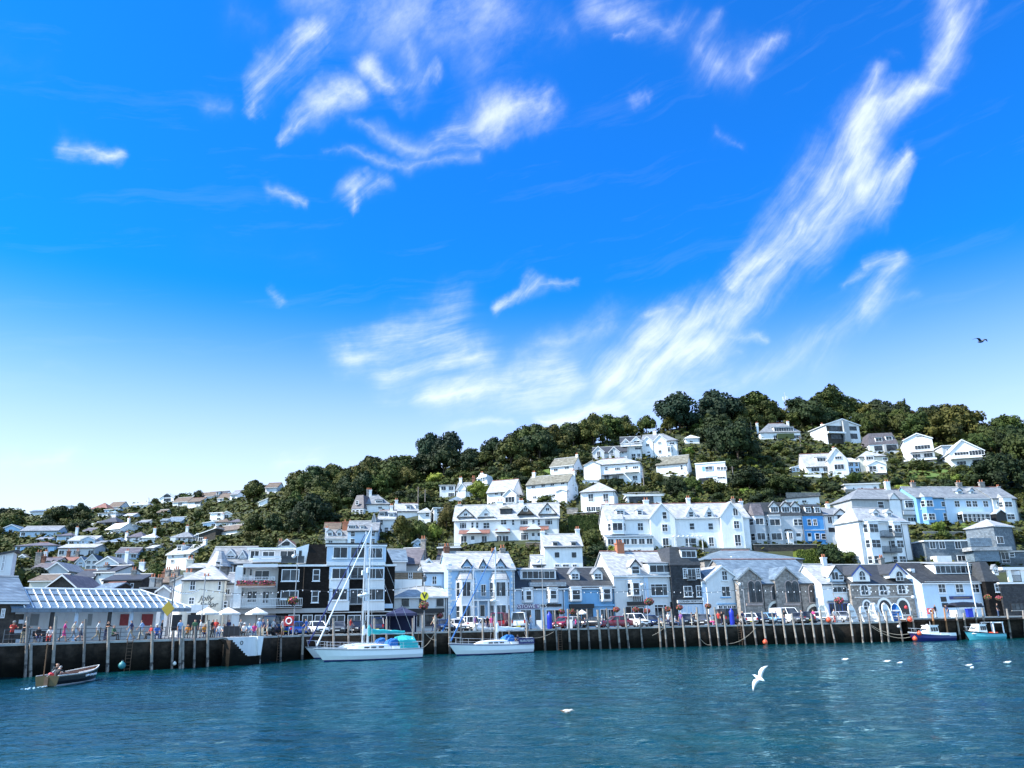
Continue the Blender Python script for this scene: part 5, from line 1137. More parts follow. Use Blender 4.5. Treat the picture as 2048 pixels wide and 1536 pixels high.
h = House('white pair of houses with tan hipped roofs, left one', 785, 935, 560, 505, 465, 'h', 'white', 'tan', -3, 7, group=GL); h.chimney(.2, 'w')
h = House('white house with purple-grey hipped roof beside the tan hipped roof', 945, 1080, 555, 505, 465, 'h', 'white', 'slatepurple', -3, 7, win='c', group=GL)
h = House('white gabled house with long brown roof and balcony on the left hill', 740, 1060, 690, 610, 560, 'g', 'white', 'tan', -30, 8, group=GL); h.gable(740, 825, 690, 610, 560, .5, None, 'white', 'tan', 'trim', wins=((780, 600, 805, 640, 'c'),))
h = House('dark stone garage house with white slanted roof edge', 540, 780, 750, 660, 585, 'm', 'darkstone', 'offwhite', -12, 7, group=GL); h.W(580, 690, 640, 740, 'B'); h.W(550, 640, 590, 740, 's')
h = House('white bungalow with grey hipped roof and projecting sun room', 240, 505, 755, 690, 620, 'h', 'white', 'slate', 3, 8, win='-cds', group=GL); h.slab(240, 695, 310, 755, -2., 0, 'sun_room', 'white'); h.chimney(.5, 'w')
h = House('tall white house with pale slate roof and dormer at the left hill foot', 190, 480, 1070, 885, 800, 'g', 'white', 'slatepale', -20, 8, win='ws/s-/--', sides='R:-/-/-', group=GL); h.dormer(320, 385, 860, 790, 'b', None, 's'); h.chimney(1., 'w', hh=1.2); h.chimney(.1, 'w', hh=.2)
h = House('blue-walled annexe with lead roof in front of the tall white house', 275, 480, 1060, 935, 850, 'h', 'skyblue', 'slatepale', 5, 6, group=GL)
h = House('white A-frame house with blue glazed gable on the left skyline', 110, 285, 280, 215, 155, 'f', 'white', 'offwhite', -6, 8, group=GL); h.W(165, 170, 250, 210, 'B', fr='framedark'); h.W(165, 220, 250, 255, 'B', fr='framedark')
h = House('brown roofed house with long window right of the A-frame house', 270, 450, 320, 260, 215, 'g', 'offwhite', 'tan', -14, 8, win='-B-', group=GL)
h = House('white house with brown roof and grid windows, second right of the A-frame house', 448, 605, 345, 260, 220, 'g', 'white', 'tan', -14, 8, win='-B/-s', group=GL)
h = House('tan roofed house on the skyline beneath a dark bushy tree', 570, 690, 215, 195, 155, 'g', 'offwhite', 'tan', -14, 8, group=GL, win='c-')
h = House('small tan roofed house second along the skyline row', 665, 785, 210, 190, 148, 'g', 'palegrey', 'tan', -14, 8, group=GL)
h = House('white house with dark roof and tall white dormer in the skyline row', 770, 890, 205, 185, 138, 'g', 'white', 'slatedark', -14, 8, group=GL); h.dormer(795, 830, 180, 145, 'b', None, 's', wall='white')
h = House('larger tan roofed house with white gable wall in the skyline row', 810, 985, 265, 215, 168, 'g', 'white', 'tan', -14, 8, win='sc', group=GL)
h = House('white house at the right end of the skyline row against the wood', 965, 1050, 210, 175, 135, 'g', 'white', 'slate', -14, 7, win='c', group=GL)
h = House('white flowering cottage below the skyline row', 130, 200, 540, 480, None, 'F', 'white', 'white', 5, 5, group=GL)
h = House('blue-grey roofed house half hidden by bushes on the left hill', 195, 375, 520, 500, 450, 'g', 'paleblue', 'slateblue', -5, 7, group=GL)
crop(*C1)
h = House('pale blue gabled house at the far left of the hill', 10, 240, 645, 585, 535, 'f', 'blue', 'slateblue', 8, 8, win='c', group=GL)
h = House('long pale blue terrace with grey roof at the far left of the hill', 235, 690, 690, 610, 560, 'g', 'paleblue', 'slate', 6, 8, win='c-wC-w', group=GL, name='terrace')
h = House('pale blue hipped house behind the long gabled house on the left', 675, 850, 760, 670, 635, 'h', 'paleblue', 'slatepurple', 5, 8, win='-s', group=GL); h.chimney(.9, 'w')
h = House('long pale house with gabled right wing on the left slope', 815, 1135, 795, 725, 680, 'g', 'paleblue', 'slatepale', 6, 8, win='cw-C', group=GL); h.gable(965, 1135, 795, 715, 675, .3, None, 'paleblue', 'slatepale', 'trim', wins=((1060, 735, 1105, 760, 'c'), (985, 735, 1020, 760, 'c')))
h = House('long low pale blue house with brown hipped roof at the far left', 175, 660, 880, 790, 755, 'h', 'blue', 'slatepurple', 4, 8, win='sws-c-', group=GL)
h = House('pale grey apartment house below the gabled wing on the left slope', 690, 1130, 930, 815, 780, 'g', 'palegrey', 'slatepale', 5, 8, win='c-C-c', group=GL)
h = House('brown roofed house on the left skyline, left of a pair', 1085, 1285, 375, 345, 282, 'h', 'palegrey', 'redtile', -8, 8, win='--c', group=GL)
h = House('brown roofed house on the left skyline, right of a pair', 1290, 1440, 360, 320, 268, 'g', 'offwhite', 'tan', -10, 8, group=GL)
h = House('white flat house with three windows on the upper left hill', 1178, 1390, 452, 395, None, 'F', 'white', 'leadroof', -12, 6, win='c-c-', group=GL)
h = House('pale blue box house behind the white flat house', 1255, 1440, 395, 350, None, 'F', 'paleblue', 'offwhite', -12, 6, group=GL)
h = House('dark roofed split-level house with white slanted wing on the left hill', 1150, 1400, 560, 510, 455, 'h', 'darkstone', 'slatedark', -12, 8, win='-c-c', group=GL); h.slab(1030, 520, 1150, 580, -1, 2, 'garage', 'white')
h = House('white cottage with slanting white roof and stack on the left hill', 1268, 1440, 640, 590, 532, 'g', 'white', 'offwhite', -22, 7, group=GL); h.chimney(.95, 'w')
h = House('pale house with grey hipped roof and six windows above the old town', 1522, 1715, 755, 685, 625, 'h', 'white', 'slatepurple', 4, 8, win='s-sd', group=GL)
h = House('white house with steep white hipped roof above the old town', 1705, 1860, 760, 690, 645, 'h', 'white', 'offwhite', 6, 7, group=GL); h.chimney(.6, 'w')
h = House('blue roofed bungalow with white stack above the old town', 1285, 1440, 770, 740, 695, 'h', 'white', 'slateblue', -8, 7, group=GL); h.chimney(.9, 'w', hh=1.3)
h = House('pale blue two-part house with brown roof above the old town', 1390, 1650, 950, 880, 820, 'g', 'paleblue', 'slatepurple', 12, 8, win='c-c', group=GL)
h = House('pale bungalow with stack on the left skyline', 1568, 1790, 330, 300, 262, 'h', 'white', 'slatepale', -6, 8, win='c-c-', group=GL); h.chimney(.7, 'w')
h = House('distant long white building on the far left skyline', 360, 525, 405, 378, 362, 'g', 'white', 'slateblue', -4, 6, group=GL)
h = House('small white house peeping out of the trees on the left skyline', 765, 850, 335, 305, None, 'F', 'white', 'white', -4, 5, group=GL)
# ---- old town roofs behind the market shelter
GT = 'roofs of the old town'
def T(*a, **k):
    k.setdefault('group', GT); return House(*a, **k)
h = T('white cottage with purple-grey slate roof at the back of the old town', 430, 665, 1010, 990, 938, 'g', 'white', 'slatepurple', 4, 8, Y=190); h.chimney(0, 'w')
h = T('stone house with slate roof, dark dormer and twin stacks', 380, 570, 1140, 1060, 1000, 'g', 'grey', 'slatepurple', 5, 8, Y=175, win='-s/--'); h.chimney(.05, 'b'); h.chimney(-.3, 's', hh=2.4, w=1.2)
h = T('grey gabled house with slate-hung front in the old town', 540, 820, 1110, 1090, 990, 'f', 'palegrey', 'slate', 6, 9, Y=165)
h = T('house with long tan mossy roof behind the market shelter', 355, 690, 1250, 1210, 1145, 'g', 'cream', 'tan', 3, 8, Y=145)
h = T('dark stone gabled house right behind the market shelter', 545, 920, 1330, 1290, 1140, 'f', 'darkstone', 'slatepurple', 4, 10, Y=128)
h = T('pair of narrow pale blue houses with steep roofs in the old town, left house', 905, 1010, 1095, 985, 920, 'f', 'paleblue', 'slate', 10, 8, Y=185, win='s/s/w')
h = T('pair of narrow white houses with steep roofs in the old town, right house', 1020, 1160, 1080, 960, 890, 'f', 'offwhite', 'slatedark', 14, 8, Y=182, win='ss/ss')
h = T('white house with arched gable in the old town', 1160, 1420, 1050, 1000, 920, 'f', 'white', 'slate', 0, 9, Y=175, win='-c-'); h.chimney(.9, 'w')
h = T('white house with flat dormer and stepped parapet in the old town', 1135, 1380, 1230, 1105, 1045, 'g', 'white', 'slatedark', -12, 8, Y=150, win='c--/--d'); h.dormer(1165, 1280, 1090, 1055, 'b', None, None, wall='white')
h = T('large dark stone house with white French doors beside the shelter roof', 1230, 1690, 1345, 1205, 1145, 'g', 'darkstone', 'slatedark', 6, 9, Y=127); h.W(1495, 1240, 1545, 1330, 'd'); h.W(1565, 1240, 1615, 1330, 'd'); h.W(1350, 1255, 1390, 1330, 's'); h.chimney(.5, 's', hh=.8)
h = T('blue slate roof of a low store behind the market shelter', 1100, 1330, 1345, 1325, 1250, 'g', 'darkstone', 'slateblue', -14, 6, Y=124)
h = T('pale house with white chimney and grey roof in the old town', 1480, 1780, 1200, 1150, 1085, 'g', 'palegrey', 'slatepale', 5, 8, Y=160, win='c-s'); h.chimney(.4, 'w', hh=1.6, w=1.)
h = T('dark tarred shed with tall stack at the right end of the shelter roof', 1700, 1885, 1390, 1290, None, 'F', 'slatehung', 'slate', 4, 6, Y=118); h.chimney(.15, 'g', hh=1.6); h.chimney(.6, 's', hh=1.5)
h = T('slate-hung gabled house with tall stack between shelter and pub', 1890, 2040, 1420, 1325, 1270, 'f', 'palegrey', 'slate', 6, 8, Y=116); h.chimney(.4, 's', hh=1.4)
crop(*C3)
h = T('cottage with tan roof in the gap left of the pub', 50, 300, 1280, 1235, 1165, 'g', 'cream', 'tan', -8, 8, Y=135); h.chimney(.4, 's', hh=1.2); h.chimney(-.05, 's', hh=1.2)
h = T('white side house adjoining the left wall of the pub', 245, 345, 1600, 1210, 1180, 'm', 'white', 'slate', -18, 6, Y=110)
h = T('stone barn with grey roof behind the pub', 455, 640, 1110, 1060, 1010, 'g', 'stone', 'slatepale', 4, 7, Y=125); h.chimney(-.4, 'c', hh=.8, w=1.)
crop(*C1)
h = T('white rendered house with tall sash window at the left edge', -130, 118, 1170, 905, 860, 'm', 'offwhite', 'slatedark', 25, 3, Y=92, bury=5); h.W(5, 905, 58, 1095, 'S')
h = T('dwelling with white gable peeping over the roofs of the old town', 215, 320, 965, 930, 895, 'f', 'white', 'slate', 0, 6, Y=200); h.chimney(.5, 'b')
h = T('pink-brown roofed row in the middle of the old town', 660, 880, 1000, 975, 930, 'g', 'palegrey', 'redtile', 4, 7, Y=195); h.chimney(.3, 'b'); h.chimney(.8, 's')
h = T('low white walled yard house with grey roof in the old town', 850, 1130, 1200, 1170, 1095, 'g', 'darkstone', 'slatedark', -6, 8, Y=150); h.chimney(.9, 's', hh=1.)
h = T('white lean-to with small blue gable above the stepped parapet house', 1440, 1620, 1030, 985, 930, 'm', 'offwhite', 'slateblue', -15, 6, Y=200)
h = T('cream cottage roofs at the foot of the green slope', 1750, 1990, 1320, 1290, 1210, 'g', 'cream', 'slatepale', -10, 7, Y=140); h.chimney(.3, 'b'); h.chimney(.8, 's')
NEAR[0] = False
crop(*C1)
for a_, b_, y1, y0, yp, rf, wl, rc, lab in ((1370, 1445, 662, 612, None, 'F', 'white', 'leadroof', 'low white garage under the white cottage on the left hill'), (1150, 1235, 792, 760, 735, 'g', 'offwhite', 'slate', 'tiny pale cottage left of the blue roofed bungalow'), (1540, 1590, 625, 540, None, 'F', 'white', 'white', 'narrow white house end among the dark bushes'), (1930, 2010, 540, 495, 470, 'g', 'white', 'slateblue', 'white cottage half screened by bushes at the edge of the left hill'), (1130, 1260, 560, 530, 505, 'g', 'white', 'slatepale', 'white bungalow beside the dark split-level house'), (440, 600, 745, 715, 690, 'g', 'paleblue', 'slate', 'small pale house between two long terraces on the left'), (1480, 1600, 460, 430, 405, 'g', 'white', 'slatepale', 'white bungalow under the dark tree on the upper left hill'), (1640, 1760, 545, 515, 490, 'g', 'offwhite', 'slate', 'pale bungalow in the middle of the left hill bushes'), (1000, 1110, 640, 610, 585, 'g', 'offwhite', 'slatepurple', 'pale cottage above the gabled wing on the left slope'), (1880, 1980, 420, 390, 362, 'g', 'white', 'tan', 'white cottage with tan roof below the A-frame house'), (1760, 1850, 860, 820, 790, 'g', 'white', 'slatepale', 'white cottage below the steep white hipped roof')):
    House(lab, a_, b_, y1, y0, yp, rf, wl, rc, RD.uniform(-14, 10), 6, win='c-s' if b_-a_ > 90 else 's', group=GL)
# ------------------------------------------------------------------ trees and shrubs
TR = random.Random(5)
def leafmat(name, c, c2):
    return mat(name, c, .75, c2=c2, scale=2.2, rand=.3, spec=.25, kind='noise')
leafmat('leaf_dark', (.020, .034, .008), (.010, .018, .005)); leafmat('leaf_green', (.050, .066, .010), (.022, .033, .006))
leafmat('leaf_olive', (.072, .074, .011), (.028, .034, .008)); leafmat('leaf_rust', (.066, .052, .012), (.036, .032, .009))
leafmat('leaf_lime', (.16, .20, .025), (.09, .12, .02)); leafmat('leaf_pine', (.016, .036, .016), (.009, .020, .010))
mat('bark', (.09, .065, .045), .9, k2=.4, scale=4., bump=.4)
def leaves(mb, c, ax, n, s, out=.75):
    """leaf clumps over an ellipsoid"""
    for _ in range(n):
        u = Vector((TR.gauss(0, 1), TR.gauss(0, 1), TR.gauss(.25, 1))).normalized()
        r = out+(1.08-out)*TR.random()**.6
        p = Vector((c[0]+u.x*ax[0]*r, c[1]+u.y*ax[1]*r, c[2]+u.z*ax[2]*r))
        n_ = (u+Vector((TR.gauss(0, .7), TR.gauss(0, .7), TR.gauss(.3, .7)))).normalized(); a = n_.orthogonal().normalized(); b = n_.cross(a)
        t = TR.random()*6.28; a, b = a*math.cos(t)+b*math.sin(t), b*math.cos(t)-a*math.sin(t)
        q = s*TR.uniform(.6, 1.35); k = TR.uniform(.5, .9)
        mb.add([p-a*q, p-b*q*k+n_*q*.2, p+a*q, p+b*q*k-n_*q*.2], [(0, 1, 2, 3)])
def blob(mb, c, ax, n=7, m=5):
    rings = []
    for i in range(1, m):
        f = math.pi*i/m; rings.append([(c[0]+ax[0]*math.sin(f)*math.cos(6.283*j/n+i)*TR.uniform(.8, 1), c[1]+ax[1]*math.sin(f)*math.sin(6.283*j/n+i)*TR.uniform(.8, 1), c[2]-ax[2]*math.cos(f)) for j in range(n)])
    mb.loft(rings)
def crown(kind, seed, nl):
    """unit-height crown"""
    TR.seed(seed); mb = MB()
    if kind == 'tree':
        L = [((0, 0, .62), (.30, .30, .30))]
        for i in range(11):
            a = i*2.4+TR.random(); r = TR.uniform(.16, .31); z = TR.uniform(.34, .80); L.append(((r*math.cos(a), r*math.sin(a), z), (TR.uniform(.13, .2),)*2+(TR.uniform(.11, .17),)))
        L.append(((TR.uniform(-.08, .08), TR.uniform(-.08, .08), .85), (.15, .15, .13)))
    elif kind == 'wide':
        L = [((0, 0, .6), (.42, .42, .26))]
        for i in range(15):
            a = i*2.4+TR.random(); r = TR.uniform(.25, .5); z = TR.uniform(.30, .74)-r*.15; L.append(((r*math.cos(a), r*math.sin(a), z), (TR.uniform(.14, .2),)*2+(TR.uniform(.12, .17),)))
        for i in range(3): L.append(((TR.uniform(-.2, .2), TR.uniform(-.2, .2), .82), (.17, .17, .14)))
    elif kind == 'pine':
        L = []
        for i in range(13):
            a = i*2.4+TR.random(); r = TR.uniform(.05, .42); z = TR.uniform(.55, .88)-r*.3; L.append(((r*math.cos(a), r*math.sin(a), z), (TR.uniform(.13, .22),)*2+(TR.uniform(.07, .12),)))
        L.append(((0, 0, .9), (.2, .2, .1)))
    elif kind == 'cone':
        L = [((TR.uniform(-.04, .04), TR.uniform(-.04, .04), .12+.085*i), (.26*(1-i/11)+.03,)*2+(.09,)) for i in range(11)]
    elif kind == 'bush':
        L = [((0, 0, .45), (.40, .40, .42))]
        for i in range(8):
            a = i*2.4+TR.random(); r = TR.uniform(.2, .42); L.append(((r*math.cos(a), r*math.sin(a), TR.uniform(.2, .68)), (TR.uniform(.18, .27),)*2+(TR.uniform(.17, .27),)))
    tot = sum(l[1][0]**2 for l in L)
    for c, ax in L:
        blob(mb, c, tuple(v*.8 for v in ax)); leaves(mb, c, ax, int(nl*ax[0]**2/tot), .036 if kind != 'bush' else .055)
    return mb
def trunk(kind):
    mb = MB()
    if kind == 'pine':
        for a in (0, 2.2, 4.1): mb.tube([(.02*math.cos(a), .02*math.sin(a), -.1), (.05*math.cos(a), .05*math.sin(a), .3), (.22*math.cos(a), .22*math.sin(a), .72)], .03, 6, .012)
    else:
        mb.tube([(0, 0, -.15), (.01, .0, .2), (0, .01, .5)], .032, 6, .018)
        for a in (.3, 2.4, 4.5): mb.tube([(0, 0, .25), (.1*math.cos(a), .1*math.sin(a), .42), (.2*math.cos(a), .2*math.sin(a), .6)], .016, 5, .006)
    return mb.mesh('trunk', 'bark', True)
TRUNK = {k: trunk(k) for k in ('tree', 'pine')}
CR = {}
def crown_mesh(kind, v, lm, nl):
    k = (kind, v, lm, nl)
    if k not in CR: CR[k] = crown(kind, hash((len(kind), v))*7+13, nl).mesh('crown', lm)
    return CR[k]
NT = [0]
def tree(p, hgt, kind, lm, label, group=None, wf=1., nl=1500, name='tree', cat='tree', v=None, parts=True):
    v = TR.randrange(5) if v is None else v
    rz = TR.random()*6.28
    e = empty(name, p, rz); e.scale = (hgt*wf, hgt*wf, hgt); tag(e, label, cat, group); NT[0] += 1
    ob('trunk', TRUNK['pine' if kind == 'pine' else 'tree'], e)
    c = ob('crown', crown_mesh(kind, v, lm, nl), e); return e
def bush(p, hgt, lm, label, group=None, wf=1.2, nl=420, name='shrub', cat='shrub', kind='bush'):
    me = crown_mesh(kind, TR.randrange(3), lm, nl)
    o = ob(name, me, None, p, TR.random()*6.28); o.scale = (hgt*wf, hgt*wf, hgt); tag(o, label, cat, group); NT[0] += 1; return o
def hits(x0, y0, x1, y1, yd=0.):
    for a, b, c, d_, yf, yk in BOXES:
        if x0 < c and x1 > a and y0 < d_ and y1 > b and yd < yk+1.5: return True
    return False
# ---- trees one can single out: (foot x, foot y, width, height in picture units), kind, leaf, label
SPECIAL = [
    (860, 926, 74, 90, 'wide', 'leaf_pine', 'left one of two big dark pines standing clear on the ridge'), (902, 924, 72, 86, 'wide', 'leaf_pine', 'right one of two big dark pines standing clear on the ridge'),
    (1360, 862, 118, 94, 'wide', 'leaf_pine', 'big dark broad pine on the hilltop, left of its twin'), (1440, 858, 116, 96, 'wide', 'leaf_pine', 'big dark broad pine on the hilltop, right of its twin'),
    (1918, 892, 120, 96, 'wide', 'leaf_olive', 'broad dome-shaped tree on the skyline above the white gabled houses'), (1664, 845, 100, 88, 'wide', 'leaf_green', 'tall airy tree on the skyline above the split gable house'),
    (1815, 845, 30, 62, 'cone', 'leaf_dark', 'pointed dark conifer on the skyline'), (1510, 845, 100, 72, 'tree', 'leaf_green', 'pale green feathery tree left of the mast on the hilltop'),
    (1478, 930, 110, 105, 'wide', 'leaf_dark', 'large dark tree shading the flat-roofed modernist house'), (1500, 985, 90, 60, 'wide', 'leaf_dark', 'rounded dark garden tree right of the modernist house'),
    (1560, 990, 70, 50, 'wide', 'leaf_green', 'grey-green spreading tree above the grey dormered terrace'), (1425, 985, 60, 36, 'bush', 'leaf_olive', 'yellow-green shrubby tree below the modernist house'),
    (804, 1098, 50, 76, 'tree', 'leaf_olive', 'tall rounded olive-green tree among the white cottages behind the flats'), (838, 1088, 50, 56, 'wide', 'leaf_green', 'bushy green tree below the white cube house'),
    (893, 1062, 46, 66, 'wide', 'leaf_rust', 'brownish tree left of the white terrace with red porches'), (868, 1078, 40, 40, 'bush', 'leaf_lime', 'bright green bush left of the white terrace with red porches'),
    (960, 1000, 60, 46, 'wide', 'leaf_lime', 'bright green garden tree in front of the mansard attic house'), (1664, 1134, 62, 52, 'wide', 'leaf_dark', 'dense dark garden tree behind the stone chapel roof'),
    (1188, 1098, 50, 48, 'wide', 'leaf_green', 'green tree between the tall narrow white house and the conservatory'), (1122, 1070, 44, 36, 'bush', 'leaf_green', 'round dark shrub at the right end of the red-porched terrace'),
    (1232, 1110, 40, 26, 'bush', 'leaf_lime', 'bright green shrub in front of the conservatory'), (1406, 1096, 26, 26, 'bush', 'leaf_green', 'small round shrub beside the pergola of the white terrace'),
    (1878, 1062, 34, 26, 'bush', 'leaf_lime', 'lime yellow shrub below the sky blue terraced house'), (1930, 958, 60, 34, 'wide', 'leaf_green', 'dark green tree right of the terraced lawn'),
    (2005, 985, 120, 90, 'wide', 'leaf_dark', 'large dark tree beneath the wide white gabled house at the right'), (1955, 975, 60, 44, 'wide', 'leaf_green', 'round green tree below the glass balcony house'),
    (1840, 940, 60, 28, 'bush', 'leaf_green', 'clipped green mound on the terraced lawn'), (1710, 965, 40, 28, 'bush', 'leaf_green', 'green shrub under the cream house deck'),
    (1228, 972, 40, 22, 'bush', 'leaf_dark', 'dark round shrub before the long white villa'), (1270, 990, 60, 26, 'bush', 'leaf_olive', 'olive shrub bank right of the pyramid roofed house'),
    (1352, 992, 56, 46, 'wide', 'leaf_dark', 'dense dark tree below the wide bungalow, left of its neighbour'), (1384, 988, 46, 42, 'wide', 'leaf_green', 'dense leafy tree left of the modernist house'),
    (1316, 970, 36, 34, 'bush', 'leaf_olive', 'yellowish shrub beside the cream garage'), (1318, 945, 26, 34, 'tree', 'leaf_dark', 'small dark tree between the villa and the dark roofed bungalow'),
    (1090, 1004, 50, 20, 'bush', 'leaf_green', 'low green shrub before the long mossy roofed house'), (1045, 945, 60, 36, 'wide', 'leaf_olive', 'pale flowering tree left of the brown roofed house'),
    (72, 1172, 60, 44, 'wide', 'leaf_dark', 'dark garden tree right of the white house at the left edge'), (105, 1178, 40, 30, 'bush', 'leaf_olive', 'olive bush before the old town roofs at the left'),
    (4, 1045, 30, 34, 'tree', 'leaf_pine', 'dark tree standing at the left edge of the skyline'), (160, 1035, 40, 34, 'wide', 'leaf_dark', 'dark bushy tree on the far left ridge, left of the brown roofs'), (120, 1050, 60, 44, 'wide', 'leaf_dark', 'wide dark tree mass on the far left ridge'),
    (398, 992, 26, 26, 'wide', 'leaf_dark', 'dark bushy tree above the skyline row of tan roofs'), (362, 1005, 30, 22, 'wide', 'leaf_dark', 'dark tree just right of the A-frame house'), (70, 1115, 60, 30, 'bush', 'leaf_green', 'green bush in front of the long low blue house'), (310, 1180, 60, 60, 'wide', 'leaf_green', 'large green tree left of the pub stack'), (395, 1130, 60, 50, 'wide', 'leaf_green', 'green tree between the tall white house and the turret house'), (515, 990, 44, 32, 'wide', 'leaf_dark', 'dark tree at the left end of the wood beside the brown roof'),
]
for x, y, w_, h_, kd, lm, lab in SPECIAL:
    p = G(x, y); Y = p.y; hm = h_*Y/1690; wm = w_*Y/1690
    base = {'tree': .9, 'wide': 1.2, 'pine': 1.15, 'cone': .58, 'bush': 1.25}[kd]
    tree(p-Vector((0, 0, .3)), hm, kd, lm, lab, wf=wm/hm/base, nl=2600 if w_ > 55 else 1500) if kd != 'bush' else bush(p-Vector((0, 0, .3)), hm, lm, lab, wf=wm/hm/base, nl=900)
# palms (cordylines)
def palm(px, py, hpx, label):
    p = G(px, py); H = hpx*p.y/1690; e = empty('palm_tree', p-Vector((0, 0, .3))); tag(e, label, 'palm tree')
    mb = MB(); mb.tube([(0, 0, 0), (.08, 0, H*.35), (0, .05, H*.72)], .16, 7, .1); mb.build('trunk', 'bark', e)
    mb = MB()
    for i in range(90):
        u = Vector((TR.gauss(0, 1), TR.gauss(0, 1), TR.gauss(.5, .8))).normalized(); s_ = u.cross(Vector((0, 0, 1))).normalized()*.06; c = Vector((0, 0, H*.74)); l = H*.28
        mb.add([c-s_, c+s_, c+u*l*.6+s_, c+u*l*.6-s_, c+u*l-Vector((0, 0, l*.25))], [(0, 1, 2, 3), (3, 2, 4)])
    mb.build('crown', 'leaf_lime' if px < 600 else 'leaf_green', e)
palm(521, 1098, 22, 'bright yellow-green cabbage palm above the roof terrace'); palm(861, 1034, 26, 'dark cabbage palm beside the white cube house'); palm(494, 1112, 22, 'small cabbage palm at the left end of the roof terrace')
# ---- the wood over the hilltop
WL = [(470, 1050), (520, 1085), (600, 1085), (640, 1052), (690, 1005), (780, 992), (860, 958), (950, 942), (1050, 938), (1100, 912), (1160, 900), (1235, 884), (1300, 862), (1385, 868), (1400, 915), (1500, 905), (1520, 862), (1600, 860), (1640, 850), (1730, 868), (1800, 868), (1890, 886), (1990, 930), (2100, 965)]
def scatter(y0, y1, a0, a1, dx, dy, fn):
    Y = y0; k = 0
    while Y < y1:
        X = a0*Y+(k % 2)*dx/2
        while X < a1*Y:
            fn(X+TR.uniform(-.33, .33)*dx, Y+TR.uniform(-.33, .33)*dy); X += dx
        Y += dy; k += 1
CNT = [0]
def wood(x, y):
    if y > interp(x/y, YSK)+22: return
    p = Vector((x, y, tz(x, y))); px, py = proj(p)
    if px < 470 or px > 2110 or py > interp(px, WL)+6: return
    hm = TR.uniform(6.4, 12.2)*(.8 if px < 700 else 1.)*(.7 if 1320 < px < 1480 and py < 880 else 1.); hp = hm*1690/y; wp = hp*.40
    if hits(px-wp*.8, py-hp*.9, px+wp*.8, py+2, y-hm*.25): return
    if 770 < px < 1010 and py < interp(px, SKY)+14: hm *= .55 if 830 < px < 940 else .75
    if CNT[0] > 268: return
    CNT[0] += 1
    q = TR.random(); sunny = px > 1050
    lm, nm = ('leaf_green', 'mid green') if q < .42 else ('leaf_dark', 'dark green') if q < .62 else ('leaf_olive', 'olive green') if q < (.86 if not sunny else .82) else ('leaf_rust', 'rusty brown-green')
    if lm == 'leaf_rust' and TR.random() < .45: lm, nm = 'leaf_green', 'mid green'
    tree(p-Vector((0, 0, .4)), hm, TR.choice(['tree', 'wide', 'wide']), lm, '%s broadleaf tree in the wood covering the hilltop' % nm, 'trees of the hilltop wood', wf=TR.uniform(.8, 1.2))
scatter(150, 400, -.36, .70, 8., 9.2, wood)
# ---- bushy small trees of the left hillside
CNT[0] = 0
def lefthill(x, y):
    if y > interp(x/y, YSK)+4: return
    p = Vector((x, y, tz(x, y))); px, py = proj(p)
    if px < -30 or px > 640 or py > 1190 or (px > 470 and py < interp(px, WL)): return
    hm = TR.uniform(3.6, 7.4); hp = hm*1690/y; wp = hp*.5
    if hits(px-wp*.8, py-hp*.85, px+wp*.8, py+1, y-hm*.4): return
    if CNT[0] > 292: return
    CNT[0] += 1; q = TR.random()
    lm, nm = ('leaf_green', 'green') if q < .4 else ('leaf_dark', 'dark') if q < .7 else ('leaf_olive', 'olive')
    bush(p-Vector((0, 0, .3)), hm, lm, '%s bushy small tree on the far left hillside between the houses' % nm, 'bushy small trees on the left hillside', name='bush', cat='bush', nl=520)  # small trees, though object and category names say bush
scatter(128, 520, -.75, -.2, 9.4, 10.8, lefthill)
# ---- garden shrubs between the houses on the right
CNT[0] = 0
def garden(x, y):
    p = Vector((x, y, tz(x, y))); px, py = proj(p)
    if px < 640 or px > 2240 or py > 1125 or py < interp(px, WL)+4: return
    hm = TR.uniform(1.6, 3.8); hp = hm*1690/y; wp = hp*.6
    if 1800 < px < 1900 and 930 < py < 965: return
    if hits(px-wp, py-hp, px+wp, py+1, y-hm*.5): return
    if CNT[0] > 250: return
    CNT[0] += 1; q = TR.random()
    lm, nm = ('leaf_green', 'green') if q < .42 else ('leaf_dark', 'dark') if q < .66 else ('leaf_olive', 'olive') if q < .88 else ('leaf_lime', 'bright lime')
    bush(p-Vector((0, 0, .2)), hm, lm, '%s garden shrub on the steep slope between the white houses' % nm, 'garden shrubs on the hill', wf=TR.uniform(1.1, 1.6), nl=420)
scatter(128, 330, -.25, .68, 4.6, 5.2, garden)
# ---- hedges and lawns
def hedge(px0, px1, py, hpx, label, depth=1.8, lm='leaf_green', Y=None):
    p = G((px0+px1)/2, py) if Y is None else P((px0+px1)/2, py, Y); w_ = (px1-px0)*p.y/1690; H = hpx*p.y/1690; TR.seed(px0); mb = MB(); mb.box(-w_/2, w_/2, -depth/2, depth/2, -1.5, H*.93)
    for _ in range(int(900*max(1, w_/6))):
        f = TR.random(); q = Vector((TR.uniform(-w_/2, w_/2), -depth/2 if f < .55 else TR.uniform(-depth/2, depth/2), TR.uniform(0, H) if f < .55 else H*.95)); n_ = Vector((TR.gauss(0, .6), -.6 if f < .55 else 0, .3 if f < .55 else 1)).normalized(); a = n_.orthogonal().normalized()*.2; b = n_.cross(a)
        mb.add([q-a, q-b+n_*.08, q+a, q+b], [(0, 1, 2, 3)])
    o = mb.build('hedge', lm, None, loc=p); tag(o, label, 'hedge')
hedge(1134, 1214, 1060, 30, 'long leafy hedge under the sun deck of the pyramid-roofed house', 2.5); hedge(1590, 1640, 1122, 22, 'bright green hedge above the stone chapel roof', 2., 'leaf_lime'); hedge(1690, 1760, 1010, 20, 'dark hedge below the long low white annexe', 2.5, 'leaf_dark')
hedge(1195, 1300, 966, 8, 'low hedge along the garden of the long white villa', 1.4, 'leaf_olive')
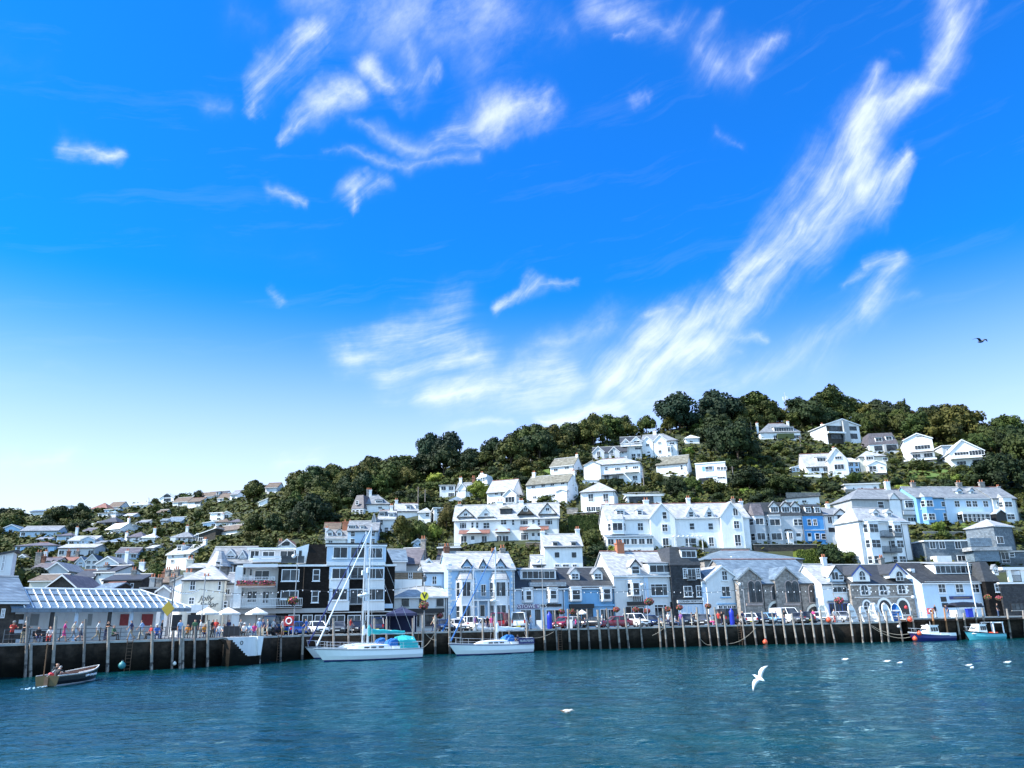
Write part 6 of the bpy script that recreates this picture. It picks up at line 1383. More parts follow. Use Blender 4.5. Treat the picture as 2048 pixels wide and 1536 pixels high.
def lawn(pts, label):
    g = [G(*q) for q in pts]; mb = MB(); c = sum((Vector(q) for q in g), Vector())/len(g)
    vs = [(q.x, q.y, q.z+.35) for q in g]; mb.add(vs, [tuple(range(len(vs)))]); mb.add([(q.x, q.y, q.z-1.5) for q in g]+vs, [(i, (i+1) % len(g), len(g)+(i+1) % len(g), len(g)+i) for i in range(len(g))])
    o = mb.build('lawn', 'grass'); tag(o, kind='structure')
lawn([(1812, 958), (1893, 955), (1898, 940), (1820, 944)], ''); lawn([(1062, 958), (1102, 952), (1098, 940), (1060, 948)], ''); lawn([(1920, 1058), (1990, 1056), (1985, 1048), (1922, 1050)], '')
# ---- low growth over the whole slope
def undergrowth():
    TR.seed(77); mb = MB()
    for _ in range(18500):
        px = TR.uniform(-80, 2330); py = TR.uniform(interp(px, SKY)-2, 1135)
        p = G(px, py)
        if p.y > 560: continue
        if hits(px-2, py-1, px+2, py+1, p.y-1): continue
        s_ = TR.uniform(.35, .8)*p.y/230; mb.mi = 0 if TR.random() < .55 else 1
        for k in range(4):
            c = p+Vector((TR.gauss(0, .6), TR.gauss(0, .6), TR.uniform(.0, .8)))*s_*1.6; n_ = Vector((TR.gauss(0, .6), TR.gauss(-.3, .6), 1)).normalized(); a = n_.orthogonal().normalized()*s_; b = n_.cross(a)
            mb.add([c-a, c-b+n_*s_*.3, c+a, c+b+n_*s_*.2], [(0, 1, 2, 3)])
    o = mb.build('undergrowth', ['leaf_green', 'leaf_olive']); tag(o, kind='stuff'); tag(o, 'low green undergrowth covering the steep hillside', 'undergrowth')
undergrowth()
# ---- utility poles and the mast on the hill
def pole(px, py, hpx, label, arm=True):
    p = G(px, py); H = hpx*p.y/1690; mb = MB(); mb.tube([(0, 0, -1), (0, 0, H)], .16, 7, .11)
    e = empty('utility_pole', p); tag(e, label, 'utility pole', 'wooden poles on the hill'); mb.build('pole', 'post', e)
    if arm: mb = MB(); mb.box(-.7, .7, -.05, .05, H-.5, H-.38); mb.build('crossarm', 'wood', e)
for px, py, hp, lab in ((836, 1012, 42, 'wooden pole rising against the wood above the white cube house'), (850, 1012, 36, 'wooden pole right of another before the dark wood'), (700, 1012, 34, 'grey pole against the wood left of the steep dark roofs'), (1062, 945, 30, 'dark pole beside the white stack of the mossy roofed house'), (1289, 990, 56, 'dark pole in front of the long white villa'), (1503, 862, 24, 'pale pole in the wood left of the strip-window bungalow'), (1602, 895, 26, 'pale pole beside the strip-window bungalow'), (2034, 915, 40, 'tall pale pole near the right edge against trees'), (1467, 960, 30, 'thin pole right of the modernist house'), (1187, 955, 40, 'white flag pole before the long white villa')):
    pole(px, py, hp, lab, 'flag' not in lab)
p = G(1576, 842); e = empty('radio_mast', p-Vector((0, 0, 1))); tag(e, 'slim radio mast with antennas above the trees on the hilltop', 'radio mast'); H = 66*p.y/1690
mb = MB()
for a in (0, 2.09, 4.19): mb.tube([(.45*math.cos(a), .45*math.sin(a), 0), (.3*math.cos(a), .3*math.sin(a), H)], .07, 5)
for i in range(12): z = H*i/12; mb.tube([(.4, 0, z), (-.2, .35, z+H/12), (-.2, -.35, z+H/6)], .04, 4)
mb.build('lattice', 'alloy', e); mb = MB()
for a in (0, 1.57, 3.14, 4.71): mb.box(.9*math.cos(a)-.15, .9*math.cos(a)+.15, .9*math.sin(a)-.1, .9*math.sin(a)+.1, H*.82, H*.95); mb.tube([(.3*math.cos(a), .3*math.sin(a), H*.88), (.9*math.cos(a), .9*math.sin(a), H*.88)], .04, 4)
mb.tube([(0, 0, H), (0, 0, H*1.1)], .05, 5); mb.build('antenna', 'trim', e)
# ---- retaining walls of the gardens
def retaining(px0, px1, py, hpx, label, m_):
    a, b = G(px0, py), G(px1, py); u = b-a; L_ = u.length; hh = hpx*a.y/1690; e = empty('garden_wall', a, math.atan2(u.y, u.x)); tag(e, label, 'wall'); dz = b.z-a.z
    mb = MB(); mb.prism([(0, -2), (L_, dz-2), (L_, dz+hh), (0, hh)], -.25, .25, 'y'); mb.build('wall', m_, e); mb = MB(); mb.prism([(-.05, hh), (L_+.05, dz+hh), (L_+.05, dz+hh+.1), (-.05, hh+.1)], -.32, .32, 'y'); mb.build('coping', 'concrete', e)
for q in ((1380, 1500, 1103, 6, 'pale stone garden wall below the long white Victorian terrace', 'stone'), (1508, 1634, 1100, 11, 'dark stone retaining wall below the grey dormered terrace', 'darkstone'), (1846, 1998, 1070, 6, 'rubble garden wall below the upper right terrace', 'stone'), (1134, 1156, 1030, 14, 'stone bank wall right of the red-porched terrace', 'stone'), (1572, 1640, 993, 7, 'low rockery wall above the grey dormered terrace', 'stone'), (1052, 1096, 1094, 9, 'tan brick garden wall below the red-porched terrace', 'tanbrick'), (1246, 1330, 992, 4, 'low white wall beside the dark glazed building', 'white'), (1165, 1290, 966, 5, 'white garden wall before the long white villa', 'white'), (1690, 1765, 984, 5, 'stone wall under the long low white annexe', 'stone'), (640, 760, 1098, 5, 'white wall below the cottages behind the flats', 'white'), (300, 345, 1092, 4, 'stone wall on the slope above the old town', 'stone'), (120, 190, 1116, 4, 'pale wall below the grey apartment house on the left', 'palegrey')): retaining(*q)
# ------------------------------------------------------------------ things on the quay
def on(p, rz=0): return Matrix.Translation(p) @ Matrix.Rotation(rz, 4, 'Z')
# ---- glazed market shelter
crop(*C2)
pa, pb = Q(37, 6.5), Q(360, 7.4); TH = math.degrees(math.atan2(pb.y-pa.y, pb.x-pa.x))
h = House('long market shelter with blue glazed roof, white ribs and red posters', 0, 10, 740, 345, None, 'F', 'white', 'trim', TH, 6, Y=pa.y, zb=QZ, name='market_shelter', cat='shelter', box=False)
for o in list(h.e.children): bpy.data.objects.remove(o)
Ln = (pb-pa).length; h.e.location = pa; h.A = pa; eh = h.L(1000, 345)[1]; rh = h.L(1000, 122, 3.)[1]
mb = MB(); mb.box(0, Ln-1.5, 2.6, 5.6, 0, eh+.3); w_ = mb.build('back_wall', 'white', h.e); mb = MB(); mb.box(0, Ln-1.5, 2.35, 2.6, 0, 1.1); mb.build('plinth', 'offwhite', h.e)
mat('roof_glass', (.14, .24, .34), .25, c2=(.24, .33, .42), scale=.6, spec=.6)
_m = MATS['roof_glass']; _n = _m.node_tree; _x = N(_n, 'ShaderNodeMixShader'); _x.inputs[0].default_value = .4; _t = N(_n, 'ShaderNodeBsdfTransparent'); _n.links.new(_n.nodes['Principled BSDF'].outputs[0], _x.inputs[1]); _n.links.new(_t.outputs[0], _x.inputs[2]); _n.links.new(_x.outputs[0], _n.nodes['Material Output'].inputs[0])   # the roof is glazed: light comes through
mb = MB(); o_ = .6; hip = 3.2
mb.add([(-1, -o_, eh), (Ln+o_, -o_, eh), (Ln-hip, 3, rh), (-1, 3, rh), (-1, 6.6, eh), (Ln+o_, 6.6, eh)], [(0, 1, 2, 3), (1, 5, 2), (3, 2, 5, 4), (0, 4, 5, 1)]); rf = mb.build('roof', 'roof_glass', h.e)
mb = MB(); nr = 21
for i in range(nr+1):
    x = Ln*i/nr; t = min(1, max(0, (Ln+o_-x)/(hip+o_))); mb.tube([(x, -o_, eh+.09), (x if x <= Ln-hip else x, -o_+(3+o_)*t, eh+(rh-eh)*t+.06)], .052, 5)
mb.tube([(-1, 3, rh+.1), (Ln-hip, 3, rh+.1)], .10, 5); mb.tube([(Ln-hip, 3, rh+.1), (Ln+o_, -o_, eh+.1)], .10, 5); mb.tube([(Ln-hip, 3, rh+.1), (Ln+o_, 6.6, eh+.1)], .10, 5)
mb.build('rib', 'frame', rf); mb = MB()
for t in (.36, .7): mb.tube([(-1, -o_+(3+o_)*t, eh+(rh-eh)*t+.04), (Ln-hip*t, -o_+(3+o_)*t, eh+(rh-eh)*t+.04)], .04, 4)
mb.build('glazing_bar', 'steel', rf); mb = MB(); mb.box(-1, Ln+o_, -o_-.05, -o_+.05, eh-.32, eh+.02); mb.build('gutter', 'slateblue', rf)
for i, cx in enumerate((640, 930, 1330, 1590, 1960)):
    x, _ = h.L(cx, 365, .0); mb = MB(); mb.box(x-.14, x+.14, -.14, .14, 0, eh-.1); mb.build('post', 'framedark' if i in (0, 2) else 'paleblue', h.e)
mat('poster_red', (.42, .06, .06), .6, k2=.3, scale=3.)
for a_, b_, m_ in ((360, 480, 'grey'), (770, 830, 'frame'), (1050, 1120, 'grey'), (1440, 1560, 'poster_red'), (1700, 1850, 'poster_red')):
    x0, z0 = h.L(a_, 550, 2.5); x1, z1 = h.L(b_, 410, 2.5); mb = MB(); mb.box(x0, x1, 2.54, 2.6, max(z0, 1.15), z1); mb.build('poster', m_, h.e)
# ---- dark stone building at the left edge
_u = Vector((math.cos(rad(TH)), math.sin(rad(TH)), 0)); _r = ray(-69.7, 1290).x; _t = (_r*pa.y-pa.x)/(_u.x-_r*_u.y); qy = pa.y+_u.y*_t
crop(*C1)
NEAR[0] = True
h = House('dark stone quayside building with pale slate roof at the left edge', -420, 232, 2000, 1452, 1175, 'g', 'darkstone', 'slateblue', TH, 9, Y=qy, zb=QZ, name='quay_building', cat='building', box=False)
NEAR[0] = False
crop(*C2); h.W(0, 345, 70, 460, 'S'); q = MB()
for i in range(5): q.box(h.w-(.7 if i % 2 else .35), h.w+.05, -.05, .4, i*.8, i*.8+.32)
h.part(q, 'quoins', 'palegrey')
# ---- railing along the left quay
def railing(pxs, back, label, z=QZ, hgt=1.05, step=1.9, m_='steel', bars=3):
    pts = [Q(p, back, z) for p in pxs]; e = empty('railing', pts[0]); tag(e, label, 'railing'); mb = MB(); mr = MB(); o0 = pts[0]
    for a, b in zip(pts, pts[1:]):
        n = max(1, round((b-a).length/step))
        for i in range(n+1): p = a+(b-a)*i/n-o0; mb.tube([p, p+Vector((0, 0, hgt+.05))], .035, 5)
        for k in range(bars): dz = Vector((0, 0, hgt*(k+1)/bars)); mr.tube([a-o0+dz, b-o0+dz], .025, 5)
    mb.build('posts', m_, e); mr.build('rails', m_, e); return e
railing((8, 60, 120, 200, 280, 330), .5, 'dark steel tube railing along the left quay below the shelter'); railing((338, 380, 430), .5, 'dark steel railing beside the black notice boards'); railing((1665, 1700, 1740, 1780, 1818), .8, 'pale steel railing in front of the upturned dinghies', m_='lampgrey'); railing((1832, 1850, 1868), 1.0, 'short railing at the near end of the pier', PIERZ, m_='lampgrey')
# ---- mooring posts
POSTS = []
def grp(c, lst):
    crop(*c)
    for (a, b), (c_, d_) in lst: POSTS.append((*cv(a, b), *cv(c_, d_)))
grp(C2, [((335, 440), (310, 1140)), ((675, 440), (635, 1120)), ((1030, 470), (1005, 1110)), ((1310, 570), (1295, 1100)), ((1835, 620), (1825, 1080)), ((372, 770), (372, 1130))])
grp(C4, [((285, 610), (265, 1050)), ((400, 560), (395, 1040)), ((545, 560), (535, 1020)), ((700, 490), (695, 1020)), ((1325, 570), (1315, 1010)), ((1578, 700), (1572, 980)), ((1845, 580), (1830, 990)), ((368, 700), (362, 1040))])
grp(C6, [((525, 640), (525, 1130)), ((705, 650), (705, 1120)), ((1018, 640), (1018, 1110)), ((1165, 650), (1165, 1100)), ((1480, 640), (1480, 1090)), ((1600, 600), (1600, 1085)), ((1750, 610), (1750, 1080)), ((1920, 630), (1925, 1075))])
grp(C8, [((65, 960), (65, 1420)), ((235, 960), (240, 1415)), ((372, 985), (375, 1410)), ((635, 1000), (640, 1400)), ((780, 980), (785, 1400)), ((955, 900), (958, 1400)), ((1165, 1040), (1170, 1400)), ((1365, 900), (1390, 1410)), ((1505, 905), (1535, 1405)), ((1660, 890), (1690, 1400)), ((1780, 900), (1795, 1395)), ((1890, 890), (1925, 1390)), ((2025, 900), (2060, 1390))])
grp(C10, [((330, 900), (370, 1380)), ((440, 880), (485, 1375)), ((570, 1010), (600, 1370)), ((655, 880), (710, 1368)), ((840, 990), (875, 1364)), ((1070, 1000), (1095, 1356)), ((1120, 880), (1165, 1354)), ((1220, 890), (1265, 1350)), ((1355, 1000), (1390, 1340)), ((1525, 870), (1570, 1335)), ((1640, 870), (1700, 1328)), ((1740, 870), (1800, 1325)), ((1855, 960), (1895, 1320))])
grp(C12, [((265, 980), (305, 1320)), ((380, 920), (440, 1318)), ((505, 920), (560, 1316)), ((625, 930), (685, 1312)), ((745, 930), (800, 1310)), ((865, 940), (930, 1310)), ((975, 930), (1040, 1306)), ((1095, 940), (1150, 1304)), ((1205, 900), (1265, 1300)), ((1330, 1040), (1390, 1298)), ((1555, 900), (1610, 1296)), ((1690, 940), (1725, 1292)), ((1790, 940), (1830, 1290)), ((1910, 930), (1955, 1288))])
grp(C14, [((385, 1100), (420, 1465)), ((530, 1120), (590, 1462)), ((690, 1060), (740, 1455)), ((940, 1070), (975, 1440)), ((1085, 1060), (1135, 1438)), ((1230, 1130), (1280, 1430)), ((1320, 1120), (1360, 1428)), ((1465, 1070), (1485, 1425)), ((1545, 1060), (1585, 1422)), ((1840, 1070), (1890, 1415)), ((2035, 1090), (2060, 1410))])
POSTS.sort()
mat('post_pale', (.33, .295, .255), .85, c2=(.19, .165, .14), scale=2.5, bump=.4); mat('post_orange', (.42, .20, .09), .85, c2=(.30, .15, .07), scale=2.5, bump=.4); mat('post_dark', (.09, .08, .075), .85, c2=(.05, .045, .04), scale=2.5, bump=.4)
for i, (x0, y0, x1, y1) in enumerate(POSTS):
    yy = (edge_y(x1)-.28) if x1 < 1826 else None
    if yy is None:
        r = ray(x1, 1280).x; a, b = (PA, PB) if r < PB.x/PB.y else (PB, PC); dx, dy = b.x-a.x, b.y-a.y; t = (r*a.y-a.x)/(dx-r*dy); yy = a.y+dy*t-.25
    b = P(x1, y1, yy); t = P(x0, y0, yy+.05); b.z = min(b.z, -.1); r_ = .135 if i % 3 else .115
    dr = t-b; mb = MB(); mb.tube([b-dr.normalized()*1.2, b+dr*.5, t], r_, 8, r_*.92)
    v = t-b; mm = ('post', 'post_pale', 'post_pale')[i % 3] if 20 < x0 < 1860 else 'post_pale'
    if 1885 < x0 < 1895 or 1860 < x0 < 1868: mm = 'post_orange'
    o = mb.build('mooring_post', mm); mb = MB(); mb.tube([b-Vector((0, 0, .4)), b+dr*.22], r_*1.04, 8, r_*1.02, cap=False); mb.build('tide_stain', 'post_dark', o)
    nm = 'weathered timber mooring post leaning against the quay wall'
    if mm == 'post_orange': nm = 'orange-brown timber post rising behind the navy motorboat'
    tag(o, nm, 'mooring post', 'timber posts along the quay wall' if mm != 'post_orange' else 'orange-brown posts at the pier')
# ---- white limewashed steps
p0, p1 = Q(440, -.03, 0), Q(512, -.03, 0); e = empty('quay_steps', p0); tag(e, 'white limewashed landing steps built against the dark quay wall', 'steps'); u = (p1-p0); L_ = u.length; u.normalize(); e.rotation_euler = (0, 0, math.atan2(u.y, u.x))
mb = MB(); mb.prism([(0, QZ+.03), (2.2, .75), (L_-.2, .75), (L_, QZ+.03)], -.9, .2, 'y'); mb.build('flank_wall', 'white', e)
mb = MB(); mb.prism([(-.5, QZ-.1), (2.1, .55), (1.7, .55), (-.9, QZ-.1)], -1.15, -.9, 'y'); mb.build('stair_string', 'quaywall', e); mb = MB(); mb.prism([(L_-.75, QZ+.05), (L_-.55, .8), (L_-.2, .8), (L_, QZ+.05)], -1.1, .1, 'y'); mb.build('pier_end', 'white', e); mb = MB(); mb.box(1.6, L_-.2, -.95, .1, -1, .76); mb.build('footing', 'quaywall', e)
mb = MB()
for i in range(10): mb.box(-.3+i*.26, -.04+i*.26, -1.9, -.9, -1, QZ-.2-i*.2)
mb.build('treads', 'quaywall', e); mb = MB()
for k in range(12): a = k*.5236; mb.tube([(L_*.42+.16*math.cos(a), -.95, 2.0+.16*math.sin(a)), (L_*.42+.16*math.cos(a+.53), -.95, 2.+.16*math.sin(a+.53))], .03, 5)
mb.build('mooring_ring', 'steel', e)
# ---- lamp posts, flower balls, bulb strings
mat('petal', (.45, .06, .12), .7, k2=.3, scale=9.); mat('petal_orange', (.6, .2, .04), .7, k2=.3, scale=9.)
def flowers(p, r, label, seed=0, cat='flower basket'):
    TR.seed(seed+int(p.x*10)); mb = MB(); mb.mi = 3; mb.lathe([(0, -r*.9), (r*.5, -r*.7), (r*.75, -r*.25), (r*.75, -.05)], 10)
    for _ in range(260):
        u_ = Vector((TR.gauss(0, 1), TR.gauss(0, 1), TR.gauss(0, 1))).normalized(); c = Vector((u_.x*r, u_.y*r, u_.z*r*.75))*TR.uniform(.75, 1.05); n_ = (u_+Vector((TR.gauss(0, .5), TR.gauss(0, .5), TR.gauss(0, .5)))).normalized(); a = n_.orthogonal().normalized()*r*.17; b = n_.cross(a)
        q = TR.random(); mb.mi = 0 if q < .38 else 1 if q < .5 else 2; mb.add([c-a, c-b, c+a, c+b], [(0, 1, 2, 3)])
    o = mb.build('flower_basket', ['petal', 'petal_orange', 'leaf_flower', 'black'], None, loc=p); tag(o, label, cat, 'flower baskets on the quay'); return o
LAMPTOP = []
def lamp(px, ytop, back, label, basket=None, head='globe', gap=0):
    b = Q(px, back); t = P(px, ytop, b.y); H = max(t.z-QZ, 3.); e = empty('street_lamp', b); tag(e, label, 'street lamp', 'street lamps on the quay')
    mb = MB(); mb.tube([(0, 0, 0), (0, 0, 1.2)], .09, 8); mb.tube([(0, 0, 1.2), (0, 0, H)], .06, 8, .045); mb.build('pole', 'lampgrey', e)
    mb = MB()
    if head == 'globe': mb.lathe([(0, -.22), (.16, -.16), (.24, 0), (.18, .15), (0, .2)], 12); hd_ = mb.build('lantern', 'frame', e, smooth=True, loc=(-.45, 0, H-.25)); mb = MB(); mb.tube([(0, 0, H-.1), (-.2, 0, H), (-.45, 0, H-.05)], .03, 6); mb.build('arm', 'lampgrey', e)
    else: mb.lathe([(.06, 0), (.2, .1), (.24, .45), (.3, .5), (.1, .75), (0, .95)], 6); mb.build('lantern', 'steel', e, loc=(0, 0, H-.2))
    LAMPTOP.append((b+Vector((0, 0, H*.62)), px))
    if basket: flowers(P(px, basket, b.y-.25), .62, 'round flower basket on the %s' % label.split(',')[0][:60], px)
    return e, b, H
lamp(586, 1108, 1.4, 'lamp post before the dark flats', 1201); e, b_, H = lamp(848, 1160, 1.4, 'lamp post with the yellow V disc', 1211, 'lantern')
o = empty('disc_sign', P(849, 1192, b_.y-.3)); tag(o, 'round yellow sign with a black letter V above the flower basket', 'sign'); mb = MB(); mb.lathe([(0, -.04), (.5, -.04), (.5, .04), (0, .04)], 24); k_ = mb.build('disc', 'yellow', o); k_.rotation_euler = (math.pi/2, 0, 0)
cu = bpy.data.curves.new('v', 'FONT'); cu.body = 'V'; cu.size = .95; cu.extrude = .01; cu.offset = .03; cu.align_x = 'CENTER'; cu.align_y = 'CENTER'; t_ = bpy.data.objects.new('tmp', cu); COL.objects.link(t_); bpy.context.view_layer.update(); me = bpy.data.meshes.new_from_object(t_.evaluated_get(bpy.context.evaluated_depsgraph_get())); bpy.data.objects.remove(t_); me.materials.clear(); me.materials.append(M('black')); tv = ob('lettering', me, o, (0, -.06, 0)); tv.rotation_euler = (math.pi/2, 0, 0)
lamp(1088, 1118, 1.2, 'tall lamp post before the vets house'); lamp(1298, 1165, 1.2, 'lamp post before the pale double house', 1203); lamp(1496, 1164, 6., 'lamp post beside the stone chapel'); lamp(1678, 1150, 3., 'lamp post before the small white gabled house', 1201); lamp(1845, 1190, 2., 'short lamp post beside the stone quoined house', None)
for px, py, lab in ((1123, 1223, 'pink flower basket outside the blue row, left one'), (1144, 1223, 'pink flower basket outside the blue row, right one'), (1233, 1219, 'orange and pink flower basket at the corner of the blue row'), (1294, 1222, 'red flower basket low on the lamp before the double house'), (1336, 1218, 'flower basket by the dark slate house doorway'), (1359, 1215, 'orange flower basket before the dark slate house'), (1416, 1212, 'small flower basket over the arched doorway'), (880, 1231, 'orange flower basket at the restaurant corner'), (1998, 1196, 'pink and orange flower basket on the dark narrow house'), (1975, 1194, 'trailing orange flower basket on the harbour inn'), (1272, 1219, 'yellow flower basket outside the timbered house')):
    y = FY(min(px, 1990))-.9; flowers(P(px, py, y), .5, lab, px, 'flower basket')
BULB = MB().lathe([(0, -.16), (.07, -.1), (.05, 0), (0, .02)], 6).mesh('bulb', 'frame')
def string(a, b, sag, label):
    pts = [a+(b-a)*i/16-Vector((0, 0, sag*4*(i/16)*(1-i/16))) for i in range(17)]; e = empty('bulb_string', a); tag(e, label, 'string of bulbs', 'strings of bulbs along the quay'); mb = MB(); mb.tube([p-a for p in pts], .022, 4); mb.build('cable', 'rubber', e); 
    for p in pts[1:-1]: ob('bulb', BULB, e, p-a)
SN = [P(x, y, edge_y(x)+4.5) for x, y in ((338, 1172), (400, 1178), (588, 1178), (848, 1171), (1088, 1176), (1298, 1178), (1496, 1177), (1678, 1174), (1822, 1176))]
for i, (a, b) in enumerate(zip(SN, SN[1:])): string(a, b, .5, 'thin string of bulbs hung %s' % ('from the diamond sign to the pub pole', 'across the pub and the balcony flats', 'across the dark flats to the V sign', 'across the tall blue Victorian house', 'across the blue shop row', 'across the pale and dark slate houses', 'across the stone chapel front', 'across the quoined stone house')[i])
# thin poles
def thin(px, y0, y1, back, label, r=.05, m_='lampgrey'):
    b = Q(px, back); t = P(px, y0, b.y); mb = MB(); mb.tube([b, (b.x, b.y, t.z)], r, 6); o = mb.build('pole', m_); tag(o, label, 'pole'); return o
thin(400, 1150, 0, 4.5, 'thin grey pole in front of the pub lettering'); thin(338, 1150, 0, 4.5, 'dark pole carrying the yellow diamond sign', .06, 'steel'); thin(1962, 1124, 0, 3., 'white flag pole in front of the harbour inn', .07, 'trim')
p = P(336, 1217, edge_y(336)+4.35); e = empty('diamond_sign', p); tag(e, 'yellow diamond warning sign on a dark pole', 'sign'); mb = MB(); mb.prism([(-.62, 0), (0, -.72), (.62, 0), (0, .72)], -.02, .02, 'y'); mb.build('board', mat('mustard', (.35, .26, .02), .6, k2=.2, scale=3.), e)
# notice boards
for px0, px1, lab in ((341, 360, 'black notice board left of the thin pole'), (372, 396, 'black notice board under the pub awning')):
    a = Q(px0, 4.2); b = Q(px1, 4.2); e = empty('notice_board', a, math.atan2(b.y-a.y, b.x-a.x)); tag(e, lab, 'notice board'); w_ = (b-a).length; mb = MB(); mb.box(0, w_, -.05, .05, .75, 2.2); mb.build('board', 'black', e)
    for x in (.1, w_-.2): mb = MB(); mb.box(x, x+.1, -.04, .04, 0, .75); mb.build('leg', 'steel', e)
# ---- parasols
def parasol(px, back, w, label, m_='canvas', H=2.35, pitch=.62):
    b = Q(px, back); e = empty('parasol', b, RD.random()); tag(e, label, 'parasol', 'parasols on the quay'); n = 8; mb = MB(); vs = [(0, 0, H+pitch)]+[(w*math.cos(6.283*i/n), w*math.sin(6.283*i/n), H) for i in range(n)]+[(w*math.cos(6.283*i/n), w*math.sin(6.283*i/n), H-.16) for i in range(n)]
    mb.add(vs, [(0, 1+i, 1+(i+1) % n) for i in range(n)]+[(1+i, 9+i, 9+(i+1) % n, 1+(i+1) % n) for i in range(n)]); mb.build('canopy', m_, e); mb = MB(); mb.tube([(0, 0, 0), (0, 0, H+pitch+.1)], .035, 6); mb.build('pole', 'wood', e); mb = MB(); mb.box(-.3, .3, -.3, .3, 0, .1); mb.build('base', 'concrete', e)
    mb = MB()
    for i in range(n): mb.tube([(.05*math.cos(6.283*i/n), .05*math.sin(6.283*i/n), H-.1), (w*.98*math.cos(6.283*i/n), w*.98*math.sin(6.283*i/n), H-.01)], .015, 4)
    mb.build('ribs', 'wood', e); return e
parasol(412, 5.5, 1.15, 'cream parasol nearest the pub, leftmost of three'); parasol(453, 6.5, 1.3, 'cream parasol in the middle of the three'); parasol(510, 6., 1.25, 'cream parasol before the balcony flats, rightmost of three'); parasol(1166, 6., .75, 'small cream parasol outside the mid blue house', H=1.9, pitch=.45)
# cafe tables and chairs
def table(px, back, label):
    b = Q(px, back); e = empty('cafe_table', b); tag(e, label, 'table', 'cafe tables on the quay'); mb = MB(); mb.lathe([(0, .72), (.42, .72), (.42, .76), (0, .76)], 14); mb.build('top', 'frame', e); mb = MB(); mb.tube([(0, 0, 0), (0, 0, .72)], .035, 6); mb.lathe([(.25, 0), (.25, .03), (.04, .06)], 10); mb.build('stand', 'steel', e)
    for k in (0, 1):
        c = empty('cafe_chair', b+Vector((-.75+1.5*k, .1, 0)), math.pi/2*(1 if k else -1)+math.pi); tag(c, 'dark cafe chair at one of the quay tables', 'chair', 'cafe chairs on the quay'); mb = MB(); mb.box(-.21, .21, -.21, .21, .43, .47); mb.build('seat', 'steel', c); mb = MB(); mb.box(-.21, .21, .19, .22, .55, .88); mb.build('backrest', 'steel', c)
        for sx in (-.18, .18):
            for sy in (-.18, .18): mb = MB(); mb.tube([(sx, sy, 0), (sx, sy, .86 if sy > 0 else .43)], .016, 4); mb.build('leg', 'steel', c)
for px, bk, lab in ((420, 5.8, 'round white cafe table under the left parasol'), (447, 5.4, 'round white cafe table under the middle parasol'), (474, 6., 'round white cafe table right of the middle parasol'), (506, 5.2, 'round white cafe table under the right parasol'), (1160, 4., 'round white cafe table near the small parasol')): table(px, bk, lab)
# dark canvas windbreak
a, b = Q(446, 1.4), Q(478, 1.6); e = empty('windbreak', a, math.atan2(b.y-a.y, b.x-a.x)); tag(e, 'dark canvas windbreak above the white steps', 'windbreak'); w_ = (b-a).length; mb = MB(); mb.box(0, w_, -.02, .02, .12, 1.05); mb.build('canvas', 'black', e)
for i in range(4): mb = MB(); mb.tube([(w_*i/3, 0, 0), (w_*i/3, 0, 1.12)], .03, 5); mb.build('post', 'steel', e)
# bench by the shelter
a, b = Q(68, 4.4), Q(94, 4.6); e = empty('bench', a, math.atan2(b.y-a.y, b.x-a.x)); tag(e, 'dark bench against the shelter wall', 'bench'); w_ = (b-a).length; mb = MB(); mb.box(0, w_, -.25, .2, .42, .47); mb.build('seat', 'black', e); mb = MB(); mb.box(0, w_, .2, .25, .5, .95); mb.build('backrest', 'black', e)
for x in (.1, w_-.2): mb = MB(); mb.box(x, x+.08, -.2, .2, 0, .42); mb.build('leg', 'steel', e)
# ---- lifebuoy case
def lifebuoy(px, back, z, w, hh, label, zo=.9):
    b = Q(px, back, z); e = empty('lifebuoy_case', b); tag(e, label, 'lifebuoy', 'red lifebuoy cases'); mb = MB(); mb.box(-w/2, w/2, -.15, .15, zo, zo+hh); mb.build('case', 'red', e); mb = MB(); n = 18; r = min(w, hh)*.32
    for i in range(n): a0, a1 = 6.283*i/n, 6.283*(i+1)/n; mb.tube([(r*math.cos(a0), -.18, zo+hh/2+r*math.sin(a0)), (r*math.cos(a1), -.18, zo+hh/2+r*math.sin(a1))], .07, 6, cap=False)
    mb.build('ring', 'frame', e); mb = MB(); mb.tube([(0, .0, 0), (0, 0, zo+.1)], .05, 6); mb.build('post', 'lampgrey', e)
lifebuoy(577, 1.0, QZ, .95, 1.0, 'red lifebuoy case with white ring before the dark flats', 1.0); lifebuoy(1869, 1.6, PIERZ, .75, .75, 'red lifebuoy case on the pier by the harbour inn', .5)
# ---- covered blue pillars (folded blue parasols) and litter bins
for px, lab in ((1100, 'tall blue covered pillar beside the vets lamp post'), (1467, 'tall blue covered pillar before the white gabled house')):
    b = Q(px, 1.6); mb = MB(); mb.lathe([(.30, 0), (.33, .3), (.30, 1.3), (.33, 1.7), (.2, 1.85), (.12, 1.95), (.14, 2.05), (0, 2.1)], 12); o = mb.build('covered_pillar', 'plasticblue', None, loc=b, smooth=True); tag(o, lab, 'pillar', 'blue covered pillars')
b = Q(1947, 2.2, PIERZ); mb = MB(); mb.box(-.35, .35, -.3, .3, 0, 1.); mb.box(-.4, .4, -.35, .35, 1., 1.12); o = mb.build('litter_bin', 'plasticblue', None, loc=b); tag(o, 'blue bin on the pier under the black canopy', 'bin')
# A-boards
for px, bk, lab in ((1079, 3., 'grey sandwich board outside the vets'), (1206, 5., 'pale sandwich board outside the blue row'), (1140, 2.2, 'white sandwich board near the cream parasol')):
    b = Q(px, bk); e = empty('sandwich_board', b); tag(e, lab, 'sandwich board'); mb = MB(); mb.add([(-.35, -.3, 0), (.35, -.3, 0), (.35, 0, 1.1), (-.35, 0, 1.1), (-.35, .3, 0), (.35, .3, 0)], [(0, 1, 2, 3), (5, 4, 3, 2)]); mb.build('board', 'palegrey', e)
